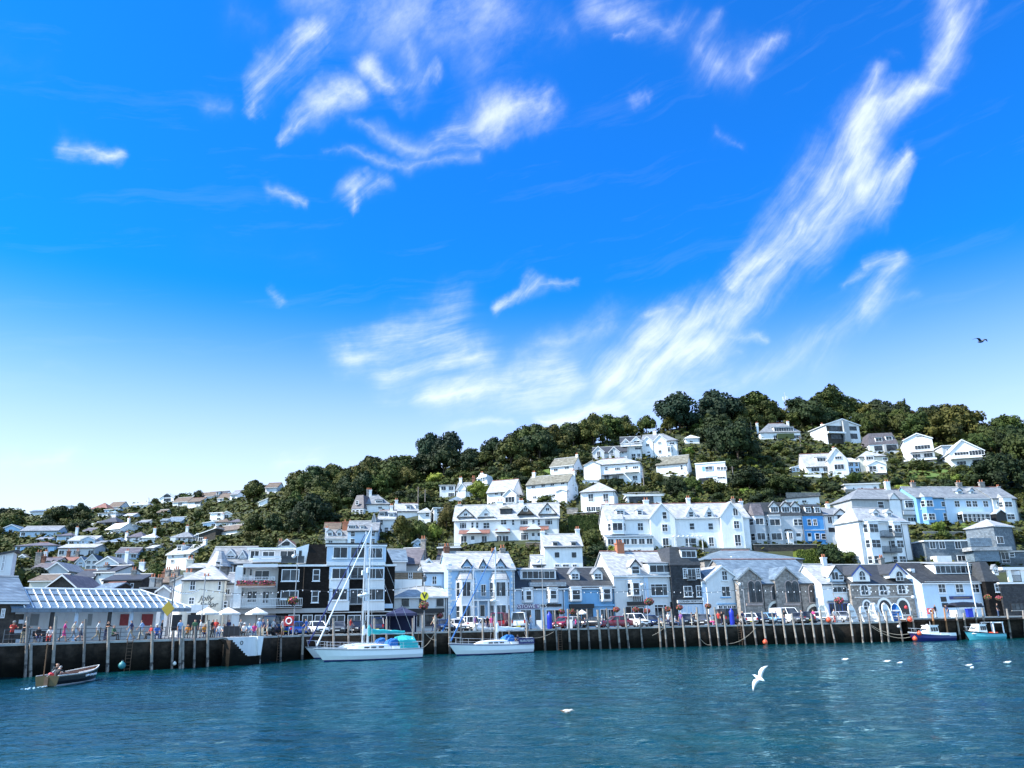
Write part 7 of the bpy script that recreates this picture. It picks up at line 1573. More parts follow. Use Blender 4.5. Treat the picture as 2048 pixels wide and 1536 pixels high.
# ---- navy gazebo stall
b = Q(803, 4.); e = empty('gazebo', b); tag(e, 'navy gazebo stall behind the first yacht stern', 'gazebo'); mb = MB(); mb.add([(-1.7, -1.3, 2.2), (1.7, -1.3, 2.2), (1.7, 1.3, 2.2), (-1.7, 1.3, 2.2), (0, 0, 3.), (-1.7, -1.3, 1.9), (1.7, -1.3, 1.9), (1.7, 1.3, 1.9), (-1.7, 1.3, 1.9)], [(0, 1, 4), (1, 2, 4), (2, 3, 4), (3, 0, 4), (0, 5, 6, 1), (1, 6, 7, 2), (2, 7, 8, 3), (3, 8, 5, 0)]); mb.build('canopy', mat('gazebo_navy', (.012, .02, .07), .8, k2=.2), e)
mb = MB(); mb.box(-1.68, 1.68, 1.25, 1.28, 0, 2.); mb.box(-1.7, -1.67, -.9, 1.25, 0, 2.); mb.build('side_panel', 'gazebo_navy', e)
for x in (-1.65, 1.65):
    for y in (-1.25, 1.25): mb = MB(); mb.tube([(x, y, 0), (x, y, 2.2)], .03, 5); mb.build('leg', 'frame', e)
# ---- upturned dinghies stacked on end
def dinghy(px, back, rz, tilt, label, m_='hull', inner='palegrey', Ld=2.5):
    b = Q(px, back); e = empty('dinghy', b); tag(e, label, 'dinghy', 'dinghies stood on end'); e.rotation_euler = (rad(tilt), 0, rad(rz)); mb = MB(); rings = []
    for i in range(11):
        t = i/10; w = .62*(1-max(0, (t-.35)/.65)**2.2)**.5*(.92+.08*min(1, t*3)) if t < 1 else .02; dp = .42*(1-.3*t**3); z = Ld*t
        rings.append([(-w, 0, z), (-w*.95, .18, z), (-w*.7, dp*.75, z), (0, dp, z), (w*.7, dp*.75, z), (w*.95, .18, z), (w, 0, z), (w*.86, .02, z), (w*.62, dp*.62, z), (0, dp*.85, z), (-w*.62, dp*.62, z), (-w*.86, .02, z)])
    mb.loft(rings); hl = mb.build('hull', m_, e, smooth=True); 
    for z in (Ld*.28, Ld*.6): mb = MB(); mb.box(-.52, .52, .03, .1, z-.1, z+.1); mb.build('thwart', inner, e); mb = MB(); mb.box(-.55, .55, 0, .36, .0, .05); mb.build('transom', inner, e); mb = MB()
    for s in (-1, 1):
        pts = []
        for i in range(11): t = i/10; w = .62*(1-max(0, (t-.35)/.65)**2.2)**.5*(.92+.08*min(1, t*3)) if t < 1 else .02; pts.append((s*(w+.02), -.02, Ld*t))
        mb.tube(pts, .045, 5)
    mb.build('gunwale', 'frame' if m_ != 'frame' else 'grey', e)
for px, bk, rz, tl, lab, m_ in ((1655, 2.2, 6, -12, 'tall cream dinghy stood on end at the left, beside the railing', 'canvas'), (1715, 2.0, 30, -14, 'white dinghy on end nearest the lamp post, open side to the left', 'hull'), (1738, 2.2, 35, -16, 'smaller white dinghy second in the row of upended boats', 'hull'), (1754, 2.6, -30, -12, 'white dinghy turned away in the middle of the upended row', 'hull'), (1768, 2.0, 38, -16, 'tallest white dinghy leaning in the upended row', 'hull'), (1784, 2.2, 20, -14, 'white dinghy with grey inside near the right end of the row', 'hull'), (1802, 2.4, -10, -20, 'blue covered dinghy at the right end of the upended row', 'royal')):
    dinghy(px, bk, rz, tl, lab, m_, 'grey' if m_ != 'canvas' else 'canvas', 2.5 if px != 1738 else 2.1)
# ---- buoys and ropes
def buoy(p, r, label, m_='orange'):
    e = empty('buoy', p); tag(e, label, 'buoy'); mb = MB(); mb.lathe([(0, -r)]+[(r*math.cos(a), r*math.sin(a)) for a in [-1.2, -.8, -.4, 0, .4, .8, 1.2]]+[(r*.3, r*1.02), (r*.28, r*1.2), (0, r*1.2)], 14); mb.build('float', m_, e, smooth=True); mb = MB(); mb.tube([(r*.25*math.cos(a), 0, r*1.2+r*.25*math.sin(a)) for a in (0, .8, 1.6, 2.4, 3.14)], r*.07, 5); mb.build('eye', 'steel', e)
buoy(P(1530.5, 1284, edge_y(1530)-1.2), .31, 'orange buoy floating at the foot of the quay wall'); buoy(P(1657, 1240, edge_y(1657)-.1), .36, 'large orange buoy hanging at the quay top beside the cream dinghy'); buoy(P(1820, 1239, edge_y(1818)-.3), .32, 'orange buoy hanging at the end of the lower quay'); buoy(P(244, 1331, edge_y(244)-.7), .30, 'turquoise buoy floating below the left quay', 'buoyteal'); buoy(P(1797, 1253, edge_y(1797)-.4), .17, 'small white buoy hanging on the quay wall', 'hull'); buoy(P(349, 1327, edge_y(349)-.5), .16, 'small pale pink buoy at the foot of the left quay', 'canvas'); buoy(P(1812, 1215, edge_y(1812)+1.), .22, 'red float on the blue covered dinghy', 'red')
def rope(a, b, sag, label, r=.03):
    pts = [a+(b-a)*i/12-Vector((0, 0, sag*4*(i/12)*(1-i/12))) for i in range(13)]; mb = MB(); mb.tube(pts, r, 5); o = mb.build('mooring_rope', 'rope'); tag(o, label, 'rope', 'mooring ropes'); return o
def ey(px, k=.35): return edge_y(px)-k
crop(*C12)
rope(P(*cv(430, 1120), ey(1511)), P(*cv(80, 1310), ey(1453)), .5, 'mooring rope slung across the quay wall under the chapel'); crop(*C10); rope(P(*cv(1570, 1250), ey(1400)), P(*cv(1700, 1320), ey(1422)), .3, 'short slack rope between two posts'); rope(P(*cv(1130, 1120), ey(1327)), P(*cv(990, 1210), ey(1304)), .1, 'pale rope hanging from the quay right of the double house')
crop(*C14); rope(P(*cv(210, 1270), ey(1743)), P(*cv(665, 1370), ey(1810, 1.5)), .5, 'upper mooring rope running to the navy motorboat'); rope(P(*cv(210, 1285), ey(1743)), P(*cv(680, 1410), ey(1812, 1.5)), .6, 'lower mooring rope running to the navy motorboat')
# ---- gulls
def gull(p, rz, span, label, fly=True, m_='hull', dark='grey', bank=0.):
    e = empty('gull', p, rz); e.rotation_euler = (bank, 0, rz); tag(e, label, 'gull', 'gulls flying' if fly else 'gulls on the water'); mb = MB(); L_ = .42
    prof = [(0.0, -.5), (.03, -.46), (.045, -.40), (.05, -.34), (.075, -.2), (.085, 0), (.07, .2), (.04, .36), (.012, .46)]
    rings = [[(r*math.cos(a), y*L_*1.2, r*math.sin(a)+(.05 if y < -.3 else 0)) for a in [6.283*k/8 for k in range(8)]] for r, y in prof]; mb.loft(rings); mb.tube([(0, -.24, .05), (0, -.32, .035)], .014, 5, .004)
    mb.build('body', m_, e, smooth=True)
    for s in (-1, 1):
        mb = MB()
        if fly:
            h_ = span/2; st = [(0.05, -.09, .10, .03), (h_*.35, -.12, .08, .16), (h_*.6, -.10, .07, .17), (h_*.85, -.02, .07, .12), (h_, .05, .08, .07)]
            rg = [[(s*x, a, z), (s*x, (a+b)/2, z+.018), (s*x, b, z-.005), (s*x, (a+b)/2, z-.012)] for x, a, b, z in st]; mb.loft(rg)
        else: mb.loft([[(s*.05, -.12, .02), (s*.085, -.1, .0), (s*.06, -.1, -.04)], [(s*.055, .1, .03), (s*.08, .1, .01), (s*.06, .1, -.03)], [(s*.01, .28, .04), (s*.02, .28, .03), (s*.015, .28, .02)]])
        mb.build('wing', dark, e, smooth=True)
    return e
gull(P(1519, 1357, 34), D(200), 1.25, 'white gull flying low over the water with raised wings', True, 'hull', 'hull', D(-38)).rotation_euler.y = D(48); gull(P(1962, 683, 45), D(20), 1.2, 'dark gull gliding in the blue sky at the right', True, 'steel', 'steel', D(10))
gull(PZ(1134, 1423, .1), D(60), 1, 'lone brown-winged gull floating in the middle of the harbour', False, 'grey', 'wood')
for px, py, rz, lab in ((1938, 1331, 100, 'left one of two white gulls floating close together'), (1944, 1336, 130, 'right one of two white gulls floating close together'), (2015, 1325, 90, 'white gull floating near the right edge'), (1690, 1319, 60, 'white gull floating below the cream dinghy'), (1774, 1323, 80, 'gull floating in the bright reflection, left one'), (1800, 1326, 110, 'gull floating in the bright reflection, right one')): gull(PZ(px, py, .1), D(rz), 1, lab, False, 'hull', 'palegrey')
for px, lab in ((262, 'iron ladder on the left quay wall below the shelter posters'), (560, 'iron ladder on the quay wall right of the white steps'), (1120, 'iron ladder on the quay wall below the vets house'), (1480, 'iron ladder on the quay wall left of the floating orange buoy')):
    b = Q(px, -.12, 0); c_ = Q(px+4, -.12, 0); e = empty('quay_ladder', b, math.atan2(c_.y-b.y, c_.x-b.x)); tag(e, lab, 'ladder', 'ladders on the quay wall')
    for x in (-.22, .22): mb = MB(); mb.tube([(x, 0, -.5), (x, 0, QZ+.25), (x, .4, QZ+.3)], .03, 5); mb.build('rail', 'wood', e)
    for k in range(9): mb = MB(); mb.tube([(-.22, 0, .15+.28*k), (.22, 0, .15+.28*k)], .02, 4); mb.build('rung', 'wood', e)
# ------------------------------------------------------------------ people (facing -y at rest)
mat('skin', (.55, .30, .20), .6, k2=.15, scale=6.); mat('hair', (.045, .028, .018), .6, k2=.4, scale=12.); mat('shoe', (.03, .028, .026), .6, k2=.3, scale=8.)
CLOTH = {}
def cloth(n, c): CLOTH[n] = mat('cloth_'+n, c, .85, k2=.22, scale=5., bump=.2); return CLOTH[n]
for n, c in dict(white=(.62, .62, .61), red=(.50, .04, .03), pink=(.62, .05, .22), black=(.018, .018, .02), navy=(.025, .035, .10), blue=(.05, .14, .45), lightblue=(.30, .45, .65), grey=(.22, .23, .24), khaki=(.33, .27, .18), denim=(.06, .10, .20), purple=(.25, .10, .32), orange=(.60, .22, .03), cream=(.62, .56, .44), green=(.06, .14, .07)).items(): cloth(n, c)
def figure(pose, shorts=False, female=False):
    """one continuous skinned body; returns mesh with slots skin, top, legs, hair, shoe"""
    V = []; E = []; Rr = []; B = []
    def add(p, r, par, cat):
        V.append(Vector(p)); Rr.append(r)
        if par is not None: E.append((par, len(V)-1)); B.append((par, len(V)-1, cat))
        return len(V)-1
    lean = {'lean': .35, 'walk': .08, 'row': .55, 'sit': .05, 'stoop': .5}.get(pose, 0.)
    seat = pose in ('sit', 'row'); hz = .50 if seat else .92
    sx = math.sin(lean); cx = math.cos(lean); ws = .9 if female else 1.
    def up(l, x=0., f=0.): return Vector((x, -l*sx-f*cx, hz+l*cx-f*sx))
    pel = add((0, 0, hz), .145, None, None); wa = add(up(.20), .125*ws, pel, 1); ch = add(up(.42), .155*ws, wa, 1); nk = add(up(.58), .055, ch, 0)
    hd = add(up(.70, 0, .02), .088, nk, 4); top = add(up(.80, 0, .0), .085, hd, 4); add(up(.685, 0, .125), .014, hd, 4)
    for s in (-1, 1): add(up(.70, s*.105), .014, hd, 4)
    arms = {'stand': ((.05, -.02, -.27), (.03, .10, -.25)), 'walk': ((.05, .12, -.25), (.02, .16, -.20)), 'lean': ((.08, .22, -.18), (-.02, .24, .02)), 'sit': ((.05, .10, -.26), (-.03, .22, -.10)), 'row': ((.08, .26, -.14), (-.05, .24, -.05)), 'phone': ((.06, .08, -.26), (-.10, .20, .12)), 'stoop': ((.06, .1, -.27), (0, .12, -.24))}.get(pose, ((.05, -.02, -.27), (.03, .1, -.25)))
    for s in (-1, 1):
        sw = (-1 if pose == 'walk' and s < 0 else 1)
        sh = add(up(.49, s*.185*ws), .058, ch, 1); a, b = arms
        el = V[sh]+Vector((s*a[0], -a[1]*sw, a[2])); e = add(el, .043, sh, 1)
        wr = el+Vector((s*b[0], -b[1] if sw > 0 else b[1]*-.2, b[2])); w = add(wr, .03, e, 0)
        dr = (wr-el).normalized(); pm = add(wr+dr*.07, .034, w, 0); side = Vector((s, 0, 0)); fw = dr.cross(side).normalized()
        for i, l in enumerate((.07, .085, .08, .06)):
            k = add(wr+dr*.10+fw*(.03-.02*i), .009, pm, 0); add(wr+dr*(.10+l*.6)+fw*(.032-.021*i)-side*.012, .008, k, 0)
        add(wr+dr*.075+fw*.045-side*.01, .010, pm, 0)
    for s in (-1, 1):
        hp = add((s*.085, .0, hz-.06), .098, pel, 2)
        if seat: kn = Vector((s*.12, -.44, hz+.02)); an = Vector((s*.12, -.48, hz-.40))
        elif pose == 'walk': kn = Vector((s*.09, -.16 if s > 0 else .02, hz-.43)); an = Vector((s*.08, -.24 if s > 0 else .36, .09 if s > 0 else .20))
        else: kn = Vector((s*.10, -.02, hz-.44)); an = Vector((s*.11, .02, .08))
        k = add(kn, .064, hp, 2); mid = add(kn*.55+an*.45+Vector((0, .015, 0)), .056, k, 0 if shorts else 2); a = add(an, .042, mid, 0 if shorts else 2)
        f = add(an+Vector((0, -.13, -.045)), .04, a, 3); add(an+Vector((0, .05, -.045)), .035, a, 3)
    me = bpy.data.meshes.new('body'); me.from_pydata([tuple(v) for v in V], E, []); o = bpy.data.objects.new('tmp', me); COL.objects.link(o)
    sk = o.modifiers.new('s', 'SKIN'); sk.use_smooth_shade = True
    for i, d_ in enumerate(me.skin_vertices[0].data): d_.radius = (Rr[i], Rr[i]*(.82 if i in (0, 1, 2) else 1)); d_.use_root = i == 0
    ss = o.modifiers.new('u', 'SUBSURF'); ss.levels = 1
    bpy.context.view_layer.update()
    out = bpy.data.meshes.new_from_object(o.evaluated_get(bpy.context.evaluated_depsgraph_get())); bpy.data.objects.remove(o)
    out.materials.clear()
    for m in ('skin', CLOTH['white'], CLOTH['navy'], 'hair', 'shoe'): out.materials.append(M(m) if isinstance(m, str) else m)
    hdp = V[hd]
    for p in out.polygons:
        c = p.center; best = (9, 0)
        for a, b, cat in B:
            ab = V[b]-V[a]; t = max(0, min(1, (c-V[a]).dot(ab)/max(ab.length_squared, 1e-6))); dd = (c-V[a]-ab*t).length-(Rr[a]+(Rr[b]-Rr[a])*t)*.9
            if dd < best[0]: best = (dd, cat)
        k = best[1]
        if k == 4: k = 3 if (c.z > hdp.z+.045 or c.y > hdp.y+.015 and (female or c.z > hdp.z-.05)) else 0
        elif k == 3: k = 4
        p.material_index = k
    return out
FIG = {}
def person(loc, rz, label, pose='stand', top='white', legs='navy', shorts=False, female=False, group='people on the quay', hair=None, sc=1., hat=None):
    k = (pose, shorts, female)
    if k not in FIG: FIG[k] = figure(*k)
    o = ob('person', FIG[k], None, loc, rz); o.scale = (sc,)*3; tag(o, label, 'person', group)
    for i, m in ((1, top), (2, legs)):
        o.material_slots[i].link = 'OBJECT'; o.material_slots[i].material = CLOTH[m]
    if hair: o.material_slots[3].link = 'OBJECT'; o.material_slots[3].material = CLOTH[hair]
    if hat:
        lean = {'lean': .35, 'row': .55, 'stoop': .5, 'walk': .08}.get(pose, 0.); hz = .5 if pose in ('sit', 'row') else .92
        mb = MB(); mb.lathe([(.17, 0), (.115, .02), (.105, .10), (0, .13)], 12); mb.build('hat', CLOTH[hat], o, loc=(0, -.76*math.sin(lean)-.02, hz+.76*math.cos(lean)))
    return o
def ped(px, back, rz, *a, **k): return person(Q(px, back, k.pop('z', QZ)), D(rz), *a, **k)
ped(23, .9, 45, 'person in red shirt and cap leaning on the railing at the far left', 'lean', 'red', 'black', hat='grey')
ped(46, 1.0, 60, 'person in black top and pale cap leaning on the railing', 'lean', 'black', 'khaki', hat='white')
ped(76, 4.2, 40, 'person in dark clothes sitting on the bench by the shelter wall', 'sit', 'black', 'navy')
ped(100, 3.2, 20, 'person in white and red sitting beside a quay post', 'sit', 'white', 'red', female=True)
ped(127, 2.2, 120, 'woman in pink dress walking past the shelter', 'walk', 'pink', 'pink', True, True)
ped(160, 2.0, 110, 'person in white shirt and dark shorts striding past the shelter', 'walk', 'white', 'navy', True)
ped(194, 2.0, 110, 'person in white top with dark trousers walking behind a leaning post', 'walk', 'white', 'khaki')
ped(211, 2.6, 60, 'person in dark jacket standing by the railing near the shelter', 'lean', 'black', 'navy')
ped(226, 1.6, 80, 'person in dark clothes seated on the quay edge below the shelter', 'sit', 'green', 'black')
ped(302, 1.9, -40, 'person in dark red top sitting beyond the shelter posts', 'sit', 'red', 'black'); ped(313, 2.4, 30, 'person in bright blue shirt near the yellow diamond sign', 'sit', 'blue', 'navy', hat='white'); ped(322, 2.6, 100, 'person in dark top standing beside the yellow diamond sign', 'stand', 'black', 'navy')
ped(359, 3.4, 40, 'person in pale blue shirt by the black notice board', 'stand', 'lightblue', 'denim'); ped(375, 4., 10, 'person in orange top seated behind the quay posts', 'sit', 'orange', 'khaki')
ped(400, 2., -70, 'person in white shirt and shorts standing left of the parasols', 'stand', 'white', 'khaki', True); ped(408, 3.4, 30, 'person with an orange top under the left parasol', 'sit', 'orange', 'navy'); ped(415, 4., 200, 'person in cream top under the left parasol', 'stand', 'cream', 'grey'); ped(424, 3., 60, 'person in black clothes right of the left parasol', 'stand', 'black', 'black')
ped(438, 1.6, 10, 'person in white and denim sitting on the quay edge above the white steps', 'sit', 'white', 'denim'); ped(456, 6., 40, 'person in dark top beneath the middle parasol', 'stand', 'navy', 'black'); ped(466, 6.5, -30, 'person in white top beneath the middle parasol', 'sit', 'white', 'grey')
ped(488, 2.6, 10, 'person in white hat and top on the terrace left of the right parasol', 'sit', 'white', 'black', hat='white'); ped(499, 2.8, -10, 'person in pale blue top seated under the right parasol', 'sit', 'lightblue', 'grey'); ped(517, 2.4, 20, 'person with white cap standing under the right parasol', 'stand', 'lightblue', 'khaki', hat='white'); ped(525, 2.2, -40, 'person in navy top right of the right parasol', 'stand', 'navy', 'cream')
ped(534, 1.6, -60, 'person in grey shirt and pale shorts beside the dark van', 'stand', 'grey', 'cream', True); ped(565, 1.8, 40, 'person in white and pink beside the red lifebuoy case', 'stand', 'white', 'khaki', True, True)
ped(983, 2., 10, 'woman in pink and white behind the second pair of yachts', 'stand', 'pink', 'white', False, True); ped(975, 2.6, 40, 'person in dark clothes behind the second yacht mast', 'stand', 'black', 'navy'); ped(1062, 2.4, 60, 'person in white right of the white van', 'stand', 'white', 'lightblue'); ped(1152, 2., 90, 'person in pink top by the small table near the cream parasol', 'sit', 'pink', 'navy', False, True); ped(1172, 2., -90, 'person in dark top under the cream parasol', 'sit', 'navy', 'grey')
ped(1323, 1.2, 30, 'person in white sitting on the quay wall right of the white four-by-four', 'sit', 'white', 'cream'); ped(1339, 2.2, -20, 'person in white leaning behind the quay posts', 'stand', 'white', 'navy'); ped(1352, 1.6, 60, 'white-haired person in white shirt sitting among posts', 'sit', 'white', 'denim', hair='white'); ped(1364, 2., -30, 'person in purple top standing among the quay posts', 'stand', 'purple', 'denim')
ped(1386, 1.5, 70, 'person in grey shirt and cream trousers standing at the quay edge', 'phone', 'grey', 'cream'); ped(1395, 3., 70, 'person in pale pink top beside the person in cream trousers', 'stand', 'cream', 'black', False, True); ped(1424, 1.4, 40, 'woman in white and pink sitting on the quay edge', 'sit', 'white', 'pink', False, True); ped(1440, 2.2, -40, 'person in red top beside the blue covered pillar', 'stand', 'red', 'black'); ped(1447, 2.6, 20, 'person in black next to the person in red top', 'stand', 'black', 'navy'); ped(1489, 2., 20, 'person in dark clothes with pale hair before the white gabled house', 'stand', 'navy', 'black', hair='cream'); ped(1573, 1.6, 50, 'person in dark jacket by the white van near the chapel', 'stand', 'black', 'denim'); ped(1632, 1.6, -40, 'person in pink top near the upturned dinghies', 'stand', 'pink', 'navy', False, True); ped(1674, 2., 30, 'person in white near the orange buoy', 'stand', 'white', 'red')
ped(1879, 2.5, 20, 'person in black top and white skirt on the pier', 'stand', 'black', 'white', False, True, z=PIERZ); ped(1905, 2.6, -70, 'person in navy bending over on the pier', 'stoop', 'navy', 'denim', z=PIERZ); ped(2005, 2., 40, 'person in dark top at the corner of the pier bar', 'stand', 'black', 'denim', z=PIERZ)
for px, bk, rz, lab, ps, tp, lg in ((146, 3., 100, 'person in cream top strolling behind the woman in pink', 'walk', 'cream', 'grey'), (262, 2.4, -80, 'person in navy walking past the shelter posters', 'walk', 'navy', 'khaki'), (283, 2.8, -90, 'person in light blue walking under the shelter eaves', 'walk', 'lightblue', 'cream'), (388, 2.2, 30, 'person in green top standing before the notice board', 'stand', 'green', 'black'), (431, 2.6, 0, 'person in red top between the two left parasols', 'stand', 'red', 'denim'), (447, 3.2, 40, 'person in white seated at the middle parasol table', 'sit', 'white', 'black'), (480, 3.4, -20, 'person in grey standing behind the windbreak', 'stand', 'grey', 'black'), (508, 3., 15, 'person in pink at the right parasol table', 'sit', 'pink', 'denim'), (545, 2., 80, 'person in white walking beside the dark van', 'walk', 'white', 'black'), (612, 1.6, -90, 'person in blue walking past the white hatchback', 'walk', 'blue', 'khaki'), (700, 1.8, 90, 'person in red walking behind the yacht masts', 'walk', 'red', 'grey'), (868, 2., -90, 'person in cream top walking below the V sign', 'walk', 'cream', 'navy'), (950, 1.8, 90, 'person in lilac walking behind the sloop bow', 'walk', 'purple', 'cream'), (1205, 2.2, 90, 'person in white walking left of the maroon saloon', 'walk', 'white', 'denim'), (1480, 1.8, -90, 'person in orange walking past the blue covered pillar', 'walk', 'orange', 'black'), (1556, 1.8, 90, 'person in navy walking past the light blue hatchback', 'walk', 'navy', 'cream'), (1609, 2., -90, 'person in white walking left of the orange quay buoy', 'walk', 'white', 'grey')):
    ped(px, bk, rz, lab, ps, tp, lg)
# ------------------------------------------------------------------ yachts and boats
def hull_mesh(L_, B_, fb, sheer, rake, srake, stripe=None, cols=('hull', 'navy', 'navy'), full=.62, depth=.35):
    """hull from stern (x=0) to bow (x=L_); fb freeboard, sheer rise at the bow; top strake gets the stripe"""
    mb = MB(); n = 18; lv = [-depth, 0.0, .12, .45, .78, .90, 1.0]; rings = []
    def hb(t, s):
        e = (1-max(0, (t-full)/(1-full))**2.0)*(.78+.22*min(1, t/.35)); e = max(e, 0.012); return B_/2*e*(.55+.45*max(0, min(1, (s+depth)/.75))**.6 if s < .5 else 1.-.03*(1-s))
    for i in range(n+1):
        t = i/n; top = fb+sheer*max(0, t-.3)**1.7*2; r = []
        for s in lv: z = s*top if s > 0 else s; x = L_*t+rake*max(z, -.2)/top*t**3-srake*(max(z, 0)/top)*(1-t)**4; r.append((x, hb(t, max(s, 0)) if s >= 0 else hb(t, 0)*.55, z))
        rings.append(r)
    k = len(lv)
    for side in (1, -1):
        o = len(mb.v); mb.v += [(x, y*side, z) for r in rings for x, y, z in r]
        for i in range(n):
            for j in range(k-1):
                q = (o+i*k+j, o+(i+1)*k+j, o+(i+1)*k+j+1, o+i*k+j+1); mb.f.append(q if side < 0 else q[::-1]); mb.m.append(1 if j < 2 else (2 if stripe and j == k-2 else 0))
    st = rings[0]; mb.mi = 0; mb.add([(x, y, z) for x, y, z in st]+[(x, -y, z) for x, y, z in st[::-1]], [tuple(range(2*k))])
    return mb, rings
def deck_mesh(rings, dz=-.04):
    mb = MB(); r = [q[-1] for q in rings]; n = len(r); mb.add([(x, y*.97, z+dz) for x, y, z in r]+[(x, -y*.97, z+dz) for x, y, z in r], [(i, i+1, n+i+1, n+i) for i in range(n-1)]); return mb
def axis(stern, bow):
    a = PZ(*stern, 0.); b = PZ(*bow, 0.); d_ = b-a; return a, math.atan2(d_.y, d_.x), d_.length
def yacht(stern, bow, label, mast_t, mastH, stripe='navy', cover='teal', hood='royal', fore='frame', tent=None, radar=True, sheer=.25, back=0.):
    a, rz, L_ = axis(stern, bow); a = a+Vector((0, back, 0)); e = empty('sailing_yacht', a, rz); tag(e, label, 'yacht', 'yachts moored at the quay'); B_ = L_*.29; fb = 1.0
    hm, rings = hull_mesh(L_, B_, fb, sheer, 1.1, .0, stripe); hm.build('hull', ['hull', 'navy', stripe], e, smooth=False); 
    dk = deck_mesh(rings).build('deck', 'offwhite', e)
    mb = MB(); mb.tube([(r[-1][0], r[-1][1], r[-1][2]) for r in rings], .035, 5); mb.tube([(r[-1][0], -r[-1][1], r[-1][2]) for r in rings], .035, 5); mb.build('toe_rail', 'alloy', e)
    # coachroof
    mb = MB(); rg = []
    for t, w, h_ in ((.33, .62, .50), (.40, .66, .56), (.55, .60, .52), (.68, .42, .38), (.76, .22, .10)):
        x = L_*t; y = B_/2*w; z0 = fb+.0+sheer*max(0, t-.3)**1.7*2-.05; rg.append([(x, -y, z0), (x, -y*.88, z0+h_*.85), (x, -y*.5, z0+h_), (x, y*.5, z0+h_), (x, y*.88, z0+h_*.85), (x, y, z0)])
    mb.loft(rg); cb = mb.build('cabin', 'hull', e)
    for t in (.42, .50, .57):
        mb = MB(); 
        for s in (-1, 1): w0 = B_/2*(.66-.06*(t-.4)/.15)*.955*s; mb.box(L_*t, L_*t+.55, min(w0, w0+.06*s), max(w0, w0+.06*s), fb+.16, fb+.30)
        mb.build('window', 'glass', cb)
    mx = L_*mast_t; mz = fb+.45; top = mastH
    mb = MB(); mb.tube([(mx, 0, mz-.3), (mx+.05, 0, mz+(top-mz)*.5), (mx, 0, top)], .10, 8, .075); ms = mb.build('mast', 'alloy', e); mb = MB()
    for f in (.42, .72): z = mz+(top-mz)*f; mb.tube([(mx, -.75, z), (mx, .75, z)], .025, 5)
    mb.build('spreader', 'alloy', ms); mb = MB()
    for s in (-1, 1): mb.tube([(mx, s*B_*.45, fb), (mx, s*.75, mz+(top-mz)*.42), (mx, s*.7, mz+(top-mz)*.72), (mx, 0, top)], .014, 4); mb.tube([(mx, s*.35, fb+.3), (mx, 0, mz+(top-mz)*.72)], .012, 4)
    mb.tube([(.1, 0, fb+.2), (mx, 0, top)], .014, 4); mb.build('rigging', 'alloy', ms)
    bx = L_+.95; mb = MB(); mb.tube([(bx-.15, 0, fb+sheer+.3), (bx*.5+mx*.5, 0, (fb+top)*.5), (mx+.1, 0, top-.3)], .085, 7, .04); mb.build('furled_sail', fore, e)
    mb = MB(); mb.tube([(mx-.1, 0, mz+1.15), (mx-L_*.40, 0, mz+1.0)], .07, 7); bm = mb.build('boom', 'alloy', e); mb = MB(); mb.loft([[(mx-.1-L_*.39*t, .17*(1-t*.45)*math.cos(6.283*k/8), mz+1.30-.12*t+.27*(1-t*.55)*math.sin(6.283*k/8)+.03*math.sin(t*19)) for k in range(8)] for t in [i/10 for i in range(11)]]); mb.build('sail_cover', cover, bm)
    mb = MB(); mb.lathe([(0, 0), (.16, .02), (.2, .8), (.14, 1.1), (0, 1.15)], 8, (mx-.1, 0, mz+.85)); mb.build('cover_collar', cover, bm)
    if hood:
        mb = MB(); rg = []
        for x, h_, w in ((L_*.36, .1, .46), (L_*.335, .55, .44), (L_*.29, .74, .44), (L_*.265, .70, .44)): y = B_*w; rg.append([(x, -y, fb+.3), (x, -y*.9, fb+.3+h_*.8), (x, -y*.5, fb+.3+h_), (x, y*.5, fb+.3+h_), (x, y*.9, fb+.3+h_*.8), (x, y, fb+.3)])
        mb.loft([[(x, y*.72, z) for x, y, z in q] for q in rg], closed=False, cap=False); mb.build('spray_hood', hood, e)
    if tent:
        mb = MB(); rg = []
        for x, h_ in ((L_*.25, .95), (L_*.17, 1.1), (L_*.08, .95), (L_*.05, .45)): y = B_*.36; rg.append([(x, -y*1.1, fb+.05), (x, -y*.95, fb+.2+h_*.6), (x, -y*.45, fb+.2+h_), (x, y*.45, fb+.2+h_), (x, y*.95, fb+.2+h_*.6), (x, y*1.1, fb+.05)])
        mb.loft(rg); mb.build('cockpit_tent', tent, e)
    # cockpit coaming, rails, pulpit
    mb = MB(); y = B_*.33; mb.box(.5, L_*.33, -y-.12, -y, fb-.05, fb+.28); mb.box(.5, L_*.33, y, y+.12, fb-.05, fb+.28); mb.box(.3, .5, -y, y, fb-.05, fb+.25); mb.build('cockpit', 'hull', e)
    mb = MB()
    for s in (-1, 1):
        pt = []
        for r in rings[1::3]: x, yy, z = r[-1]; mb.tube([(x, s*yy*.95, z-.03), (x, s*yy*.95, z+.62)], .014, 4); pt.append((x, s*yy*.95, z+.6))
        mb.tube(pt, .009, 4); mb.tube([(x, y_, z-.3) for x, y_, z in pt], .009, 4)
    zb = rings[-1][-1][2]; xb = rings[-1][-1][0]
    mb.tube([(xb-1.3, -.5, zb+.6), (xb-.1, -.12, zb+.68), (xb-.1, .12, zb+.68), (xb-1.3, .5, zb+.6)], .02, 5)
    for s in (-1, 1): mb.tube([(xb-.35, s*.16, zb), (xb-.15, s*.1, zb+.66)], .018, 4); mb.tube([(xb-1.2, s*.48, zb), (xb-1.2, s*.48, zb+.6)], .018, 4)
    ys = rings[0][-1][1]; mb.tube([(1.2, -ys, fb+.62), (.05, -ys*.9, fb+.66), (.05, ys*.9, fb+.66), (1.2, ys, fb+.62)], .02, 5)
    for s in (-1, 1): mb.tube([(.1, s*ys*.9, fb), (.05, s*ys*.9, fb+.66)], .018, 4)
    mb.build('guard_rail', 'alloy', e)
